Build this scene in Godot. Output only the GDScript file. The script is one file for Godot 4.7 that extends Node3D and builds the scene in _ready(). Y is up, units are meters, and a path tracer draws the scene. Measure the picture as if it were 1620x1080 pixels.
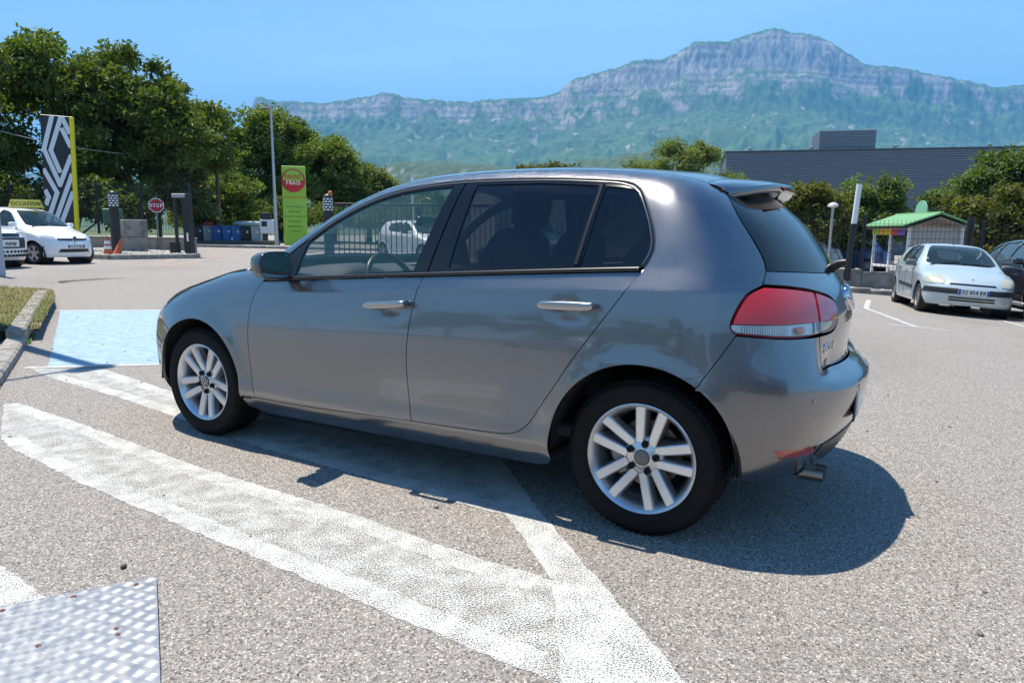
extends Node3D
# A grey hatchback parked on the painted asphalt of a car dealer's lot, mountains behind. Metres, y up.
# x runs along the grey car from nose to tail, z towards the camera.

# ---------------------------------------------------------------- mesh building
class MB:
	var v := PackedVector3Array()
	var n := PackedVector3Array()
	var c := PackedColorArray()
	var uv := PackedVector2Array()
	var idx := PackedInt32Array()
	func vert(p: Vector3, nm: Vector3) -> int:
		v.append(p); n.append(nm); return v.size() - 1
	func face(i: int, j: int, k: int) -> void:
		var fn := (v[j] - v[i]).cross(v[k] - v[i])
		if fn.dot(n[i] + n[j] + n[k]) > 0.0:
			idx.append_array([i, k, j])
		else:
			idx.append_array([i, j, k])
	func tri(a: Vector3, b: Vector3, d: Vector3, nm: Vector3) -> void:
		var i := vert(a, nm); vert(b, nm); vert(d, nm); face(i, i + 1, i + 2)
	func quad(a: Vector3, b: Vector3, d: Vector3, e: Vector3, hint := Vector3.ZERO) -> void:
		var nm := (b - a).cross(d - a)
		if nm.length_squared() < 1e-16: nm = (d - a).cross(e - a)
		nm = nm.normalized()
		if hint != Vector3.ZERO and nm.dot(hint) < 0.0: nm = -nm
		var i := vert(a, nm); vert(b, nm); vert(d, nm); vert(e, nm)
		face(i, i + 1, i + 2); face(i, i + 2, i + 3)
	func quads(a: Vector3, b: Vector3, d: Vector3, e: Vector3, na: Vector3, nb: Vector3, nd: Vector3, ne: Vector3) -> void:
		var i := vert(a, na); vert(b, nb); vert(d, nd); vert(e, ne)
		face(i, i + 1, i + 2); face(i, i + 2, i + 3)
	# box with chamfered edges
	func box(at: Vector3, size: Vector3, bev := 0.0, bas := Basis.IDENTITY) -> MB:
		var h := size / 2.0
		var b: float = min(bev, min(h.x, min(h.y, h.z)) * 0.95)
		var ax := [Vector3.RIGHT, Vector3.UP, Vector3.BACK]
		for k in 3:
			var u: Vector3 = ax[(k + 1) % 3]; var w: Vector3 = ax[(k + 2) % 3]; var d: Vector3 = ax[k]
			var hu: float = h[(k + 1) % 3] - b; var hw: float = h[(k + 2) % 3] - b
			for s in [-1.0, 1.0]:
				var o: Vector3 = d * h[k] * s
				quad(at + bas * (o - u * hu - w * hw), at + bas * (o + u * hu - w * hw), at + bas * (o + u * hu + w * hw), at + bas * (o - u * hu + w * hw), bas * (d * s))
			if b > 0.0:
				for s in [-1.0, 1.0]:
					for t in [-1.0, 1.0]:
						var d0: Vector3 = d * (h[k] - b)
						var p1: Vector3 = u * h[(k + 1) % 3] * s + w * hw * t
						var p2: Vector3 = u * hu * s + w * h[(k + 2) % 3] * t
						quad(at + bas * (p1 - d0), at + bas * (p1 + d0), at + bas * (p2 + d0), at + bas * (p2 - d0), bas * (u * s + w * t))
		if b > 0.0:
			for sx in [-1.0, 1.0]:
				for sy in [-1.0, 1.0]:
					for sz in [-1.0, 1.0]:
						var a := Vector3(h.x * sx, (h.y - b) * sy, (h.z - b) * sz)
						var e := Vector3((h.x - b) * sx, h.y * sy, (h.z - b) * sz)
						var g := Vector3((h.x - b) * sx, (h.y - b) * sy, h.z * sz)
						tri(at + bas * a, at + bas * e, at + bas * g, (bas * Vector3(sx, sy, sz)).normalized())
		return self
	# tube along points, radius per point
	func tube(pts: Array, rad: Array, sides := 10, caps := true) -> MB:
		var rings := []
		var prev := Vector3.ZERO
		for i in pts.size():
			var p: Vector3 = pts[i]
			var d: Vector3 = (pts[min(i + 1, pts.size() - 1)] - pts[max(i - 1, 0)]).normalized()
			var u := prev
			if i == 0:
				u = Vector3.UP if abs(d.y) < 0.9 else Vector3.RIGHT
			u = (u - d * u.dot(d)).normalized()
			prev = u
			var w := d.cross(u)
			var r: float = rad[min(i, rad.size() - 1)]
			var base := v.size()
			for k in sides:
				var a := TAU * k / sides
				var o := u * cos(a) + w * sin(a)
				vert(p + o * r, o)
			rings.append(base)
			if i > 0:
				for k in sides:
					var k2 := (k + 1) % sides
					face(rings[i - 1] + k, rings[i - 1] + k2, base + k2); face(rings[i - 1] + k, base + k2, base + k)
			if caps and (i == 0 or i == pts.size() - 1):
				var nm := -d if i == 0 else d
				var c0 := vert(p, nm)
				for k in sides:
					var a := TAU * k / sides
					vert(p + (u * cos(a) + w * sin(a)) * r, nm)
				for k in sides:
					face(c0, c0 + 1 + k, c0 + 1 + (k + 1) % sides)
		return self
	# surface of revolution about the local z axis; profile of (radius, z), smooth between points unless sharp
	func lathe(at: Vector3, prof: Array, segs := 48, sharp := true, bas := Basis.IDENTITY) -> MB:
		for i in prof.size() - 1:
			var p: Vector2 = prof[i]; var q: Vector2 = prof[i + 1]
			var d := (q - p).normalized()
			var nn := Vector2(d.y, -d.x)
			var n0 := nn; var n1 := nn
			if not sharp:
				if i > 0:
					var e: Vector2 = (p - prof[i - 1]).normalized()
					if e.dot(d) > 0.55: n0 = (Vector2(e.y, -e.x) + nn).normalized()
				if i + 2 < prof.size():
					var e: Vector2 = (prof[i + 2] - q).normalized()
					if e.dot(d) > 0.55: n1 = (Vector2(e.y, -e.x) + nn).normalized()
			var base := v.size()
			for k in segs + 1:
				var a := TAU * k / segs
				var cs := Vector3(cos(a), sin(a), 0)
				vert(at + bas * (cs * p.x + Vector3(0, 0, p.y)), bas * (cs * n0.x + Vector3(0, 0, n0.y)))
				vert(at + bas * (cs * q.x + Vector3(0, 0, q.y)), bas * (cs * n1.x + Vector3(0, 0, n1.y)))
			for k in segs:
				face(base + 2 * k, base + 2 * k + 2, base + 2 * k + 3); face(base + 2 * k, base + 2 * k + 3, base + 2 * k + 1)
		return self
	# superellipsoid
	func blob(at: Vector3, r: Vector3, e1 := 1.0, e2 := 1.0, bas := Basis.IDENTITY, nu := 24, nv := 14) -> MB:
		var base := v.size()
		for j in nv + 1:
			var t := PI * (float(j) / nv - 0.5)
			for i in nu + 1:
				var a := TAU * i / nu
				var cx := MB.sp(cos(t), e1) * MB.sp(cos(a), e2); var cz := MB.sp(cos(t), e1) * MB.sp(sin(a), e2); var cy := MB.sp(sin(t), e1)
				var nm := Vector3(MB.sp(cos(t), 2.0 - e1) * MB.sp(cos(a), 2.0 - e2) / r.x, MB.sp(sin(t), 2.0 - e1) / r.y, MB.sp(cos(t), 2.0 - e1) * MB.sp(sin(a), 2.0 - e2) / r.z)
				vert(at + bas * Vector3(cx * r.x, cy * r.y, cz * r.z), (bas * nm).normalized())
		for j in nv:
			for i in nu:
				var p := base + j * (nu + 1) + i
				face(p, p + 1, p + nu + 2); face(p, p + nu + 2, p + nu + 1)
		return self
	static func sp(x: float, e: float) -> float:
		return sign(x) * pow(abs(x), e)
	# flat polygon (xz plane points) raised to y, extruded downwards by depth
	func prism(poly: PackedVector2Array, y: float, depth: float, bas := Basis.IDENTITY, at := Vector3.ZERO) -> MB:
		var t := Geometry2D.triangulate_polygon(poly)
		var base := v.size()
		for p in poly: vert(at + bas * Vector3(p.x, y, p.y), bas * Vector3.UP)
		for k in range(0, t.size(), 3): face(base + t[k], base + t[k + 1], base + t[k + 2])
		if depth > 0.0:
			var cw := 1.0 if Geometry2D.is_polygon_clockwise(poly) else -1.0
			for k in poly.size():
				var p: Vector2 = poly[k]; var q: Vector2 = poly[(k + 1) % poly.size()]
				var o := Vector2(q.y - p.y, p.x - q.x) * cw
				quad(at + bas * Vector3(p.x, y, p.y), at + bas * Vector3(q.x, y, q.y), at + bas * Vector3(q.x, y - depth, q.y), at + bas * Vector3(p.x, y - depth, p.y), bas * Vector3(-o.x, 0, -o.y))
			base = v.size()
			for p in poly: vert(at + bas * Vector3(p.x, y - depth, p.y), bas * Vector3.DOWN)
			for k in range(0, t.size(), 3): face(base + t[k], base + t[k + 1], base + t[k + 2])
		return self
	func add(o: MB, x := Transform3D.IDENTITY) -> MB:
		var base := v.size()
		var nb := x.basis.inverse().transposed()
		for k in o.v.size():
			v.append(x * o.v[k]); n.append((nb * o.n[k]).normalized())
		for k in range(0, o.idx.size(), 3): face(base + o.idx[k], base + o.idx[k + 1], base + o.idx[k + 2])
		return self
	func mirrored() -> MB:
		var m := MB.new()
		for k in v.size():
			m.v.append(Vector3(v[k].x, v[k].y, -v[k].z)); m.n.append(Vector3(n[k].x, n[k].y, -n[k].z))
		m.c = c
		for k in range(0, idx.size(), 3): m.idx.append_array([idx[k], idx[k + 2], idx[k + 1]])
		return m
	func mesh(off := Vector3.ZERO) -> ArrayMesh:
		var am := ArrayMesh.new()
		if idx.is_empty(): return am
		var arr := []; arr.resize(Mesh.ARRAY_MAX)
		var vv := v
		if off != Vector3.ZERO:
			vv = PackedVector3Array()
			for p in v: vv.append(p - off)
		arr[Mesh.ARRAY_VERTEX] = vv; arr[Mesh.ARRAY_NORMAL] = n; arr[Mesh.ARRAY_INDEX] = idx
		if c.size() == v.size(): arr[Mesh.ARRAY_COLOR] = c
		if uv.size() == v.size(): arr[Mesh.ARRAY_TEX_UV] = uv
		am.add_surface_from_arrays(Mesh.PRIMITIVE_TRIANGLES, arr)
		return am

# ---------------------------------------------------------------- nodes
var used_names := {}
func numbered(called: String) -> String:
	var k: int = used_names.get(called, -1) + 1
	used_names[called] = k
	return called if k == 0 else "%s_%03d" % [called, k]
func tag(o: Node, label := "", category := "", group := "", kind := "") -> Node:
	if label: o.set_meta("label", label)
	if category: o.set_meta("category", category)
	if group: o.set_meta("group", group)
	if kind: o.set_meta("kind", kind)
	return o
func thing(called: String, label: String, category: String, at := Vector3.ZERO, turn := 0.0, group := "") -> Node3D:
	var o := Node3D.new(); o.name = numbered(called); add_child(o)
	o.position = at; o.rotation.y = turn
	tag(o, label, category, group)
	return o
func part(called: String, m: MB, mat: Material, parent: Node, off := Vector3.ZERO) -> MeshInstance3D:
	var o := MeshInstance3D.new(); o.name = called; o.mesh = m.mesh(off); o.material_override = mat
	parent.add_child(o, true)
	return o
# the same part on the left and on the right; parent is a node, or the left and the right node
func pair(called: String, m: MB, mat: Material, parent, off := Vector3.ZERO) -> Array:
	var ps: Array = parent if parent is Array else [parent, parent]
	return [part(called, m, mat, ps[0], off), part(called, m.mirrored(), mat, ps[1], off)]
func one(called: String, m: MB, mat: Material, label: String, category: String, at := Vector3.ZERO, group := "") -> MeshInstance3D:
	var o := part(numbered(called), m, mat, self, at)
	o.position = at
	tag(o, label, category, group)
	return o
func structure(called: String, m: MB, mat: Material) -> MeshInstance3D:
	var o := part(numbered(called), m, mat, self); tag(o, "", "", "", "structure"); return o
func dup(src: Node3D, at: Vector3, turn: float, label: String, group := "") -> Node3D:
	var base: String = src.name
	if base.length() > 4 and base.right(3).is_valid_int() and base[-4] == "_": base = base.left(-4)
	var o: Node3D = src.duplicate(); o.name = numbered(base); add_child(o)
	o.position = at; o.rotation.y = turn; o.set_meta("label", label)
	if group: o.set_meta("group", group)
	return o
func lettering(called: String, text: String, size: float, mat: Material, parent: Node, x: Transform3D, depth := 0.004, wide := 1.0, font := "Droid Sans", weight := 700) -> MeshInstance3D:
	var t := TextMesh.new()
	var f := SystemFont.new(); f.font_names = PackedStringArray([font]); f.font_weight = weight
	t.font = f; t.text = text; t.font_size = 32; t.pixel_size = size / 24.0; t.depth = depth
	t.horizontal_alignment = HORIZONTAL_ALIGNMENT_CENTER; t.vertical_alignment = VERTICAL_ALIGNMENT_CENTER
	var o := MeshInstance3D.new(); o.name = called; o.mesh = t; o.material_override = mat
	parent.add_child(o, true)
	o.transform = Transform3D(x.basis * Basis.from_scale(Vector3(wide, 1, 1)), x.origin)
	return o

# ---------------------------------------------------------------- materials
func lin(r: float, g: float, b: float) -> Color: return Color(r, g, b).linear_to_srgb()
func mat(col: Color, rough := 0.8, metal := 0.0, coat := 0.0) -> StandardMaterial3D:
	var m := StandardMaterial3D.new()
	m.albedo_color = col; m.roughness = rough; m.metallic = metal
	if coat > 0.0:
		m.clearcoat_enabled = true; m.clearcoat = coat; m.clearcoat_roughness = 0.03
	return m
func glass(col: Color, alpha: float) -> StandardMaterial3D:
	var m := mat(col, 0.0)
	m.transparency = BaseMaterial3D.TRANSPARENCY_ALPHA
	m.albedo_color = Color(col.r, col.g, col.b, alpha)
	m.metallic_specular = 0.5
	return m
func noise_tex(freq: float, size: int, seed_: int, ramp: Array, type := FastNoiseLite.TYPE_SIMPLEX_SMOOTH, oct := 4) -> ImageTexture:
	var f := FastNoiseLite.new(); f.seed = seed_; f.frequency = freq; f.noise_type = type; f.fractal_octaves = oct
	var im := f.get_seamless_image(size, size)
	var g := Gradient.new()
	var offs := PackedFloat32Array(); var cols := PackedColorArray()
	for r in ramp: offs.append(r[0]); cols.append(r[1])
	g.offsets = offs; g.colors = cols
	var lut := PackedByteArray()
	for k in 256:
		var c := g.sample(k / 255.0); lut.append_array([c.r8, c.g8, c.b8, c.a8])
	im.convert(Image.FORMAT_L8)
	var src := im.get_data(); var out := PackedByteArray(); out.resize(src.size() * 4)
	for k in src.size():
		var q := src[k] * 4; var d := k * 4
		out[d] = lut[q]; out[d + 1] = lut[q + 1]; out[d + 2] = lut[q + 2]; out[d + 3] = lut[q + 3]
	return ImageTexture.create_from_image(Image.create_from_data(size, size, false, Image.FORMAT_RGBA8, out))
func tri_map(m: StandardMaterial3D, scale: float, world := true) -> StandardMaterial3D:
	m.uv1_triplanar = true; m.uv1_world_triplanar = world; m.uv1_scale = Vector3.ONE * scale; m.uv1_triplanar_sharpness = 4.0
	return m

# ---------------------------------------------------------------- car body as a smooth implicit surface
# s: metres behind the nose, h: height, z: half width
const LS := 0.005
class CarBody:
	var P: PackedFloat32Array; var hc: PackedFloat32Array; var hb: PackedFloat32Array; var Dl: PackedFloat32Array
	var T0: PackedFloat32Array; var cr: PackedFloat32Array; var R0: PackedFloat32Array; var R1 := PackedFloat32Array(); var Dh := PackedFloat32Array(); var Fr0: PackedFloat32Array
	var wheels := [0.9, 3.458]; var wheel_h := 0.31; var flare := 0.014; var flare_r := 0.36
	var sh := 0.36; var step := 0.018; var u1 := 0.43; var u2 := 0.28
	var r2 := 0.20; var r3 := 0.25; var q2 := 0.46; var q3 := 0.45
	var bow := 0.30; var bow_a := 0.6; var bow_b := 1.2; var bow_c := 1.4; var bow_d := 2.2
	var kt := 0.10; var kr := 0.16; var kf := 0.20
	var st_a := 1.35; var st_b := 1.6; var st_c := 3.3; var st_d := 3.5
	var a0 := 0.9; var a1 := 3.45; var kk := 0.75
	var dents := []
	var floor_h := 0.35
	static func lut(pts: Array, smooth := 0.0) -> PackedFloat32Array:
		var n := pts.size(); var m := []; m.resize(n)
		var d := []
		for i in n - 1: d.append((pts[i + 1][1] - pts[i][1]) / (pts[i + 1][0] - pts[i][0]))
		for i in n:
			if i == 0: m[i] = d[0]
			elif i == n - 1: m[i] = d[n - 2]
			else:
				var ha: float = pts[i][0] - pts[i - 1][0]; var hb_: float = pts[i + 1][0] - pts[i][0]
				var t: float = (d[i - 1] * hb_ + d[i] * ha) / (ha + hb_)
				if d[i - 1] * d[i] <= 0.0: t = 0.0
				else: t = sign(t) * min(abs(t), 3.0 * min(abs(d[i - 1]), abs(d[i])))
				m[i] = t
		var out := PackedFloat32Array(); out.resize(1301)
		var j := 0
		for k in 1301:
			var x: float = clamp(-1.0 + k * LS, pts[0][0], pts[n - 1][0])
			while j < n - 2 and x > pts[j + 1][0]: j += 1
			var h: float = pts[j + 1][0] - pts[j][0]; var u: float = (x - pts[j][0]) / h
			var u2_ := u * u; var u3 := u2_ * u
			out[k] = (2 * u3 - 3 * u2_ + 1) * pts[j][1] + (u3 - 2 * u2_ + u) * h * m[j] + (3 * u2_ - 2 * u3) * pts[j + 1][1] + (u3 - u2_) * h * m[j + 1]
		var w := int(smooth / LS)
		if w > 0:
			for pass_ in 2:
				var acc := PackedFloat64Array(); acc.resize(1302)
				for k in 1301: acc[k + 1] = acc[k] + out[k]
				var o2 := out.duplicate()
				for k in range(w, 1301 - w): o2[k] = (acc[k + w + 1] - acc[k - w]) / (2 * w + 1)
				out = o2
		return out
	static func at(t: PackedFloat32Array, x: float) -> float:
		var f := (x + 1.0) * 200.0
		if f < 0.0: f = 0.0
		if f > 1299.0: f = 1299.0
		var i := int(f)
		f -= i
		return t[i] * (1.0 - f) + t[i + 1] * f
	static func ss(a: float, b: float, x: float) -> float:
		var t: float = clamp((x - a) / (b - a), 0.0, 1.0)
		return t * t * (3.0 - 2.0 * t)
	func W(s: float, h: float) -> float:
		var c := at(hc, s); var v := h - c; var w := at(P, s)
		if not Dh.is_empty(): w -= at(Dh, h)
		if v < 0.0:
			w -= at(Dl, v)
		else:
			w -= at(Dl, 0.0)
			var b := at(hb, s)
			if h < b: w -= sh * (v - 0.004 * (1.0 - exp(-v / 0.004)))
			else:
				var u := h - b
				w -= sh * (b - c - 0.004) + step * ss(st_a, st_b, s) * (1.0 - ss(st_c, st_d, s)) + u1 * u + u2 * u * u
		for cx in wheels:
			var dx: float = s - cx
			if dx < 0.6 and dx > -0.6 and h < 0.95:
				var r := sqrt(dx * dx + (h - wheel_h) * (h - wheel_h))
				var e := (r - flare_r) / 0.055
				w += flare * exp(-e * e)
		for d in dents:
			var ex: float = (s - d[0]) / d[2]; var ey: float = (h - d[1]) / d[3]
			var q := ex * ex + ey * ey
			if q < 6.0: w -= d[4] * exp(-q)
		return w
	func smx(a: float, b: float, k: float) -> float:
		var m: float = max(a, b); var d: float = k - abs(a - b)
		return m + d * d / (4.0 * k) if d > 0.0 else m
	func F(s: float, h: float, z_: float) -> float:
		var z: float = abs(z_)
		var zz := z * z
		var a := z - W(s, h)
		var sb: float = s - bow * zz * clamp((s - bow_a) / (bow_b - bow_a), 0.0, 1.0) * clamp((bow_d - s) / (bow_d - bow_c), 0.0, 1.0)
		var t := (h - (at(T0, sb) - at(cr, s) * zz)) * 0.9
		var z3: float = max(z - 0.3, 0.0)
		z3 = z3 * z3 * z3
		var g := smx(a, t, kt)
		var rr := at(R0, h)
		if not R1.is_empty(): rr = lerp(rr, at(R1, h), ss(.30, .66, z))
		g = smx(g, (s - (rr - r2 * zz - r3 * z3)) * 0.9, kr)
		return smx(g, (at(Fr0, h) + q2 * zz + q3 * z3 - s) * 0.85, kf)
	func nrm(p: Vector3) -> Vector3:
		var e := 0.004
		var a := F(p.x + e, p.y - e, p.z - e); var b := F(p.x - e, p.y - e, p.z + e); var c := F(p.x - e, p.y + e, p.z - e); var d := F(p.x + e, p.y + e, p.z + e)
		return Vector3(a - b - c + d, -a - b + c + d, -a + b - c + d).normalized()
	func march(o: Vector3, d: Vector3, far: float) -> Vector3:
		var lo := 0.0; var hi := far
		var flo := F(o.x, o.y, o.z)
		if flo > 0.0: return o
		var q := o + d * hi; var fhi := F(q.x, q.y, q.z)
		for k in 7:
			var mid := (lo + hi) * 0.5
			q = o + d * mid
			var fm := F(q.x, q.y, q.z)
			if fm > 0.0: hi = mid; fhi = fm
			else: lo = mid; flo = fm
		for k in 3:
			var mid := lo + (hi - lo) * (-flo) / (fhi - flo)
			q = o + d * mid
			var fm := F(q.x, q.y, q.z)
			if abs(fm) < 0.00005: break
			if fm > 0.0: hi = mid; fhi = fm
			else: lo = mid; flo = fm
		return q
	func dir_of(a: float) -> Array:
		if a > a1: return [a1, Vector3(sin((a - a1) / kk), 0, cos((a - a1) / kk))]
		if a < a0: return [a0, Vector3(-sin((a0 - a) / kk), 0, cos((a0 - a) / kk))]
		return [a, Vector3(0, 0, 1)]
	func side(a: float, h: float) -> Vector3:
		var o := dir_of(a)
		return march(Vector3(o[0], h, 0), o[1], 1.6)
	func top(s: float, z: float) -> Vector3:
		return march(Vector3(s, floor_h, z), Vector3.UP, 1.7)
	# side coordinate of a place on the surface
	func A(s: float, z: float) -> float:
		if s > a1: return a1 + kk * atan2(s - a1, z)
		if s < a0: return a0 - kk * atan2(a0 - s, z)
		return s
	func a_tail() -> float: return a1 + kk * PI / 2
	func a_nose() -> float: return a0 - kk * PI / 2
	func hca(a: float) -> float:
		if a > a1: return at(hc, a1 + kk * sin((a - a1) / kk))
		if a < a0: return at(hc, a0 - kk * sin((a0 - a) / kk))
		return at(hc, a)
	# curve given over (s, z) as seen from above -> over (a, h)
	func from_top(pts: Array) -> PackedVector2Array:
		var out := PackedVector2Array()
		for p in pts:
			var q := top(p.x, p.y)
			out.append(Vector2(A(q.x, q.z), q.y))
		return out

func densify(poly: PackedVector2Array, most := 0.03, closed := true) -> PackedVector2Array:
	var out := PackedVector2Array()
	var n := poly.size()
	for k in (n if closed else n - 1):
		var p := poly[k]; var q := poly[(k + 1) % n]
		var m := int(ceil(p.distance_to(q) / most))
		for i in max(m, 1): out.append(p.lerp(q, float(i) / max(m, 1)))
	if not closed: out.append(poly[n - 1])
	return out
# smooth polyline through points (Catmull-Rom)
func curve(pts: Array, per := 6) -> PackedVector2Array:
	var out := PackedVector2Array()
	for i in pts.size() - 1:
		var p0: Vector2 = pts[max(i - 1, 0)]; var p1: Vector2 = pts[i]; var p2: Vector2 = pts[i + 1]; var p3: Vector2 = pts[min(i + 2, pts.size() - 1)]
		for k in per: out.append(p1.cubic_interpolate(p2, p0, p3, float(k) / per))
	out.append(pts[-1])
	return out
func arc(c: Vector2, r: float, from: float, to: float, n := 24) -> PackedVector2Array:
	var out := PackedVector2Array()
	for k in n + 1:
		var a: float = lerp(from, to, float(k) / n)
		out.append(c + Vector2(cos(a), sin(a)) * r)
	return out
func rev(p: PackedVector2Array) -> PackedVector2Array:
	var q := p.duplicate(); q.reverse(); return q
func join(parts: Array) -> PackedVector2Array:
	var out := PackedVector2Array()
	for p in parts:
		for q in p:
			if out.is_empty() or out[-1].distance_to(q) > 0.0005: out.append(q)
	if out.size() > 2 and out[0].distance_to(out[-1]) < 0.0005: out.remove_at(out.size() - 1)
	return out
func biggest(ps: Array) -> PackedVector2Array:
	var best := PackedVector2Array(); var area := 0.0
	for p in ps:
		var a := 0.0
		for k in p.size(): a += p[k].cross(p[(k + 1) % p.size()])
		if abs(a) > area: area = abs(a); best = p
	return best
# a piece of car skin: poly over (a, h) when mode is 0, over (s, z) when mode is 1
func panel(b: CarBody, poly: PackedVector2Array, mode := 0, holes := [], off := 0.0, inset := 0.002, flange := 0.014, cell := 0.035) -> MB:
	var m := MB.new()
	var warp := func(q: PackedVector2Array) -> PackedVector2Array:
		if mode == 1: return q
		var o := PackedVector2Array()
		for p in q: o.append(Vector2(p.x, p.y - b.hca(p.x)))
		return o
	var pl: PackedVector2Array = warp.call(densify(poly))
	if Geometry2D.is_polygon_clockwise(pl): pl.reverse()
	if inset != 0.0: pl = biggest(Geometry2D.offset_polygon(pl, -inset, Geometry2D.JOIN_MITER))
	var hl := []
	for h in holes:
		var q: PackedVector2Array = warp.call(densify(h))
		if Geometry2D.is_polygon_clockwise(q): q.reverse()
		hl.append(q)
	if pl.size() < 3: return m
	var lo := pl[0]; var hi := pl[0]
	for p in pl: lo = lo.min(p); hi = hi.max(p)
	var rows := []
	if mode == 0:
		var y: float = floor(lo.y / cell) * cell
		while y < hi.y + cell:
			if abs(y) > 0.008: rows.append(y)
			else: rows.append_array([-0.008, -0.001, 0.005, 0.012])
			y += cell
	else:
		var y: float = floor(lo.y / cell) * cell
		while y < hi.y + cell: rows.append(y); y += cell
	rows.sort()
	var cache := {}
	var ev := func(p: Vector2) -> int:
		var key := Vector2i(roundi(p.x * 10000.0), roundi(p.y * 10000.0))
		if cache.has(key): return cache[key]
		var q: Vector3 = b.side(p.x, p.y + b.hca(p.x)) if mode == 0 else b.top(p.x, p.y)
		var nm := b.nrm(q)
		var i := m.vert(q + nm * off, nm)
		cache[key] = i
		return i
	var x: float = floor(lo.x / cell) * cell
	while x < hi.x:
		for strip in Geometry2D.intersect_polygons(pl, PackedVector2Array([Vector2(x, lo.y - 1), Vector2(x + cell, lo.y - 1), Vector2(x + cell, hi.y + 1), Vector2(x, hi.y + 1)])):
			var slo: float = strip[0].y; var shi: float = slo
			for p in strip: slo = min(slo, p.y); shi = max(shi, p.y)
			for r in rows.size() - 1:
				if rows[r + 1] <= slo or rows[r] >= shi: continue
				var cells: Array = Geometry2D.intersect_polygons(strip, PackedVector2Array([Vector2(x, rows[r]), Vector2(x + cell, rows[r]), Vector2(x + cell, rows[r + 1]), Vector2(x, rows[r + 1])]))
				for hole in hl:
					var left := []
					for cl in cells:
						for o in Geometry2D.clip_polygons(cl, hole): left.append(o)
					cells = left
				for cl in cells:
					if cl.size() < 3: continue
					var ids := []
					for p in cl: ids.append(ev.call(p))
					var t := Geometry2D.triangulate_polygon(cl)
					for k in range(0, t.size(), 3): m.face(ids[t[k]], ids[t[k + 1]], ids[t[k + 2]])
		x += cell
	if flange > 0.0:
		var loops := [pl]; loops.append_array(hl)
		for lp in loops:
			var sgn := 1.0 if lp == pl else -1.0
			var ps := []; var ns := []
			for p in lp:
				var i: int = ev.call(p); ps.append(m.v[i]); ns.append(m.n[i])
			for k in ps.size():
				var k2 := (k + 1) % ps.size()
				var out: Vector3 = (ps[k2] - ps[k]).cross(ns[k]).normalized() * sgn
				m.quad(ps[k], ps[k2], ps[k2] - ns[k2] * flange, ps[k] - ns[k] * flange, out)
	return m

# ---------------------------------------------------------------- camera, sky, sun
func setup_view() -> void:
	var cam := Camera3D.new(); cam.name = "camera"
	cam.position = Vector3(4.33354, 1.16614, 3.33547)
	cam.rotation_order = EULER_ORDER_YXZ
	cam.rotation = Vector3(-.155727, .525849, .0100)
	cam.fov = rad_to_deg(2.0 * atan(540.0 / 1114.742)); cam.near = 0.05; cam.far = 30000.0
	add_child(cam); cam.current = true
	var env := Environment.new()
	env.background_mode = Environment.BG_SKY
	var sky := Sky.new(); var sm := ProceduralSkyMaterial.new()
	sm.sky_top_color = lin(.024, .115, .35); sm.sky_horizon_color = lin(.43, .75, .97); sm.sky_curve = 0.40
	sm.sky_cover = cirrus(); sm.sky_cover_modulate = Color(1, 1, 1, .35)
	sm.ground_bottom_color = lin(.22, .21, .20); sm.ground_horizon_color = lin(.35, .45, .55); sm.ground_curve = 0.02
	sm.sun_angle_max = 8.0; sm.sun_curve = 0.08
	sky.sky_material = sm; env.sky = sky
	env.tonemap_mode = Environment.TONE_MAPPER_LINEAR; env.tonemap_exposure = 1.7
	env.fog_enabled = true; env.fog_density = 0.00010; env.fog_light_color = Color(.38, .71, 1.0)
	env.sdfgi_enabled = true; env.ssao_enabled = true; env.ssil_enabled = true
	var we := WorldEnvironment.new(); we.name = "environment"; we.environment = env; add_child(we)
	var sun := DirectionalLight3D.new(); sun.name = "sun"
	sun.light_energy = 1.6; sun.light_color = Color(1.0, .965, .90); sun.light_angular_distance = 0.5; sun.shadow_enabled = true
	add_child(sun)
	sun.look_at_from_position(Vector3(-.33, 1.0, -.037) * 50.0, Vector3.ZERO, Vector3.RIGHT)
# faint streaks of high cloud all round the sky
func cirrus() -> ImageTexture:
	var f := FastNoiseLite.new(); f.seed = 12; f.frequency = .006; f.fractal_octaves = 5
	f.domain_warp_enabled = true; f.domain_warp_amplitude = 40.0; f.domain_warp_frequency = .004
	var im := Image.create(1024, 512, false, Image.FORMAT_RGBA8)
	for y in 256:
		for x in 1024:
			var a := TAU * x / 1024.0
			var n := f.get_noise_3d(cos(a) * 90.0, y * 3.2 + sin(a * 2.0) * 30.0, sin(a) * 90.0)
			im.set_pixel(x, y, Color(.8, .85, .9, clamp((n - .12) * .9, 0.0, .5)))
	return ImageTexture.create_from_image(im)

func _ready() -> void:
	setup_view()
	make_ground()
	make_mountains()
	make_right_hall_first()
	make_trees()
	make_hatchback()
	make_parked_cars()
	make_left()
	make_kerbs()
	make_plate()
	make_behind()
func make_right_hall_first() -> void:
	make_right()

# ---------------------------------------------------------------- ground
const CAM := Vector3(4.33354, 1.16614, 3.33547)
const RH := Vector3(0.864907, 0, -0.501935)
func ramp(x: float) -> float:
	if x <= 0.0: return 0.0
	return x * x / 4.0 if x < 2.0 else x - 1.0
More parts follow.
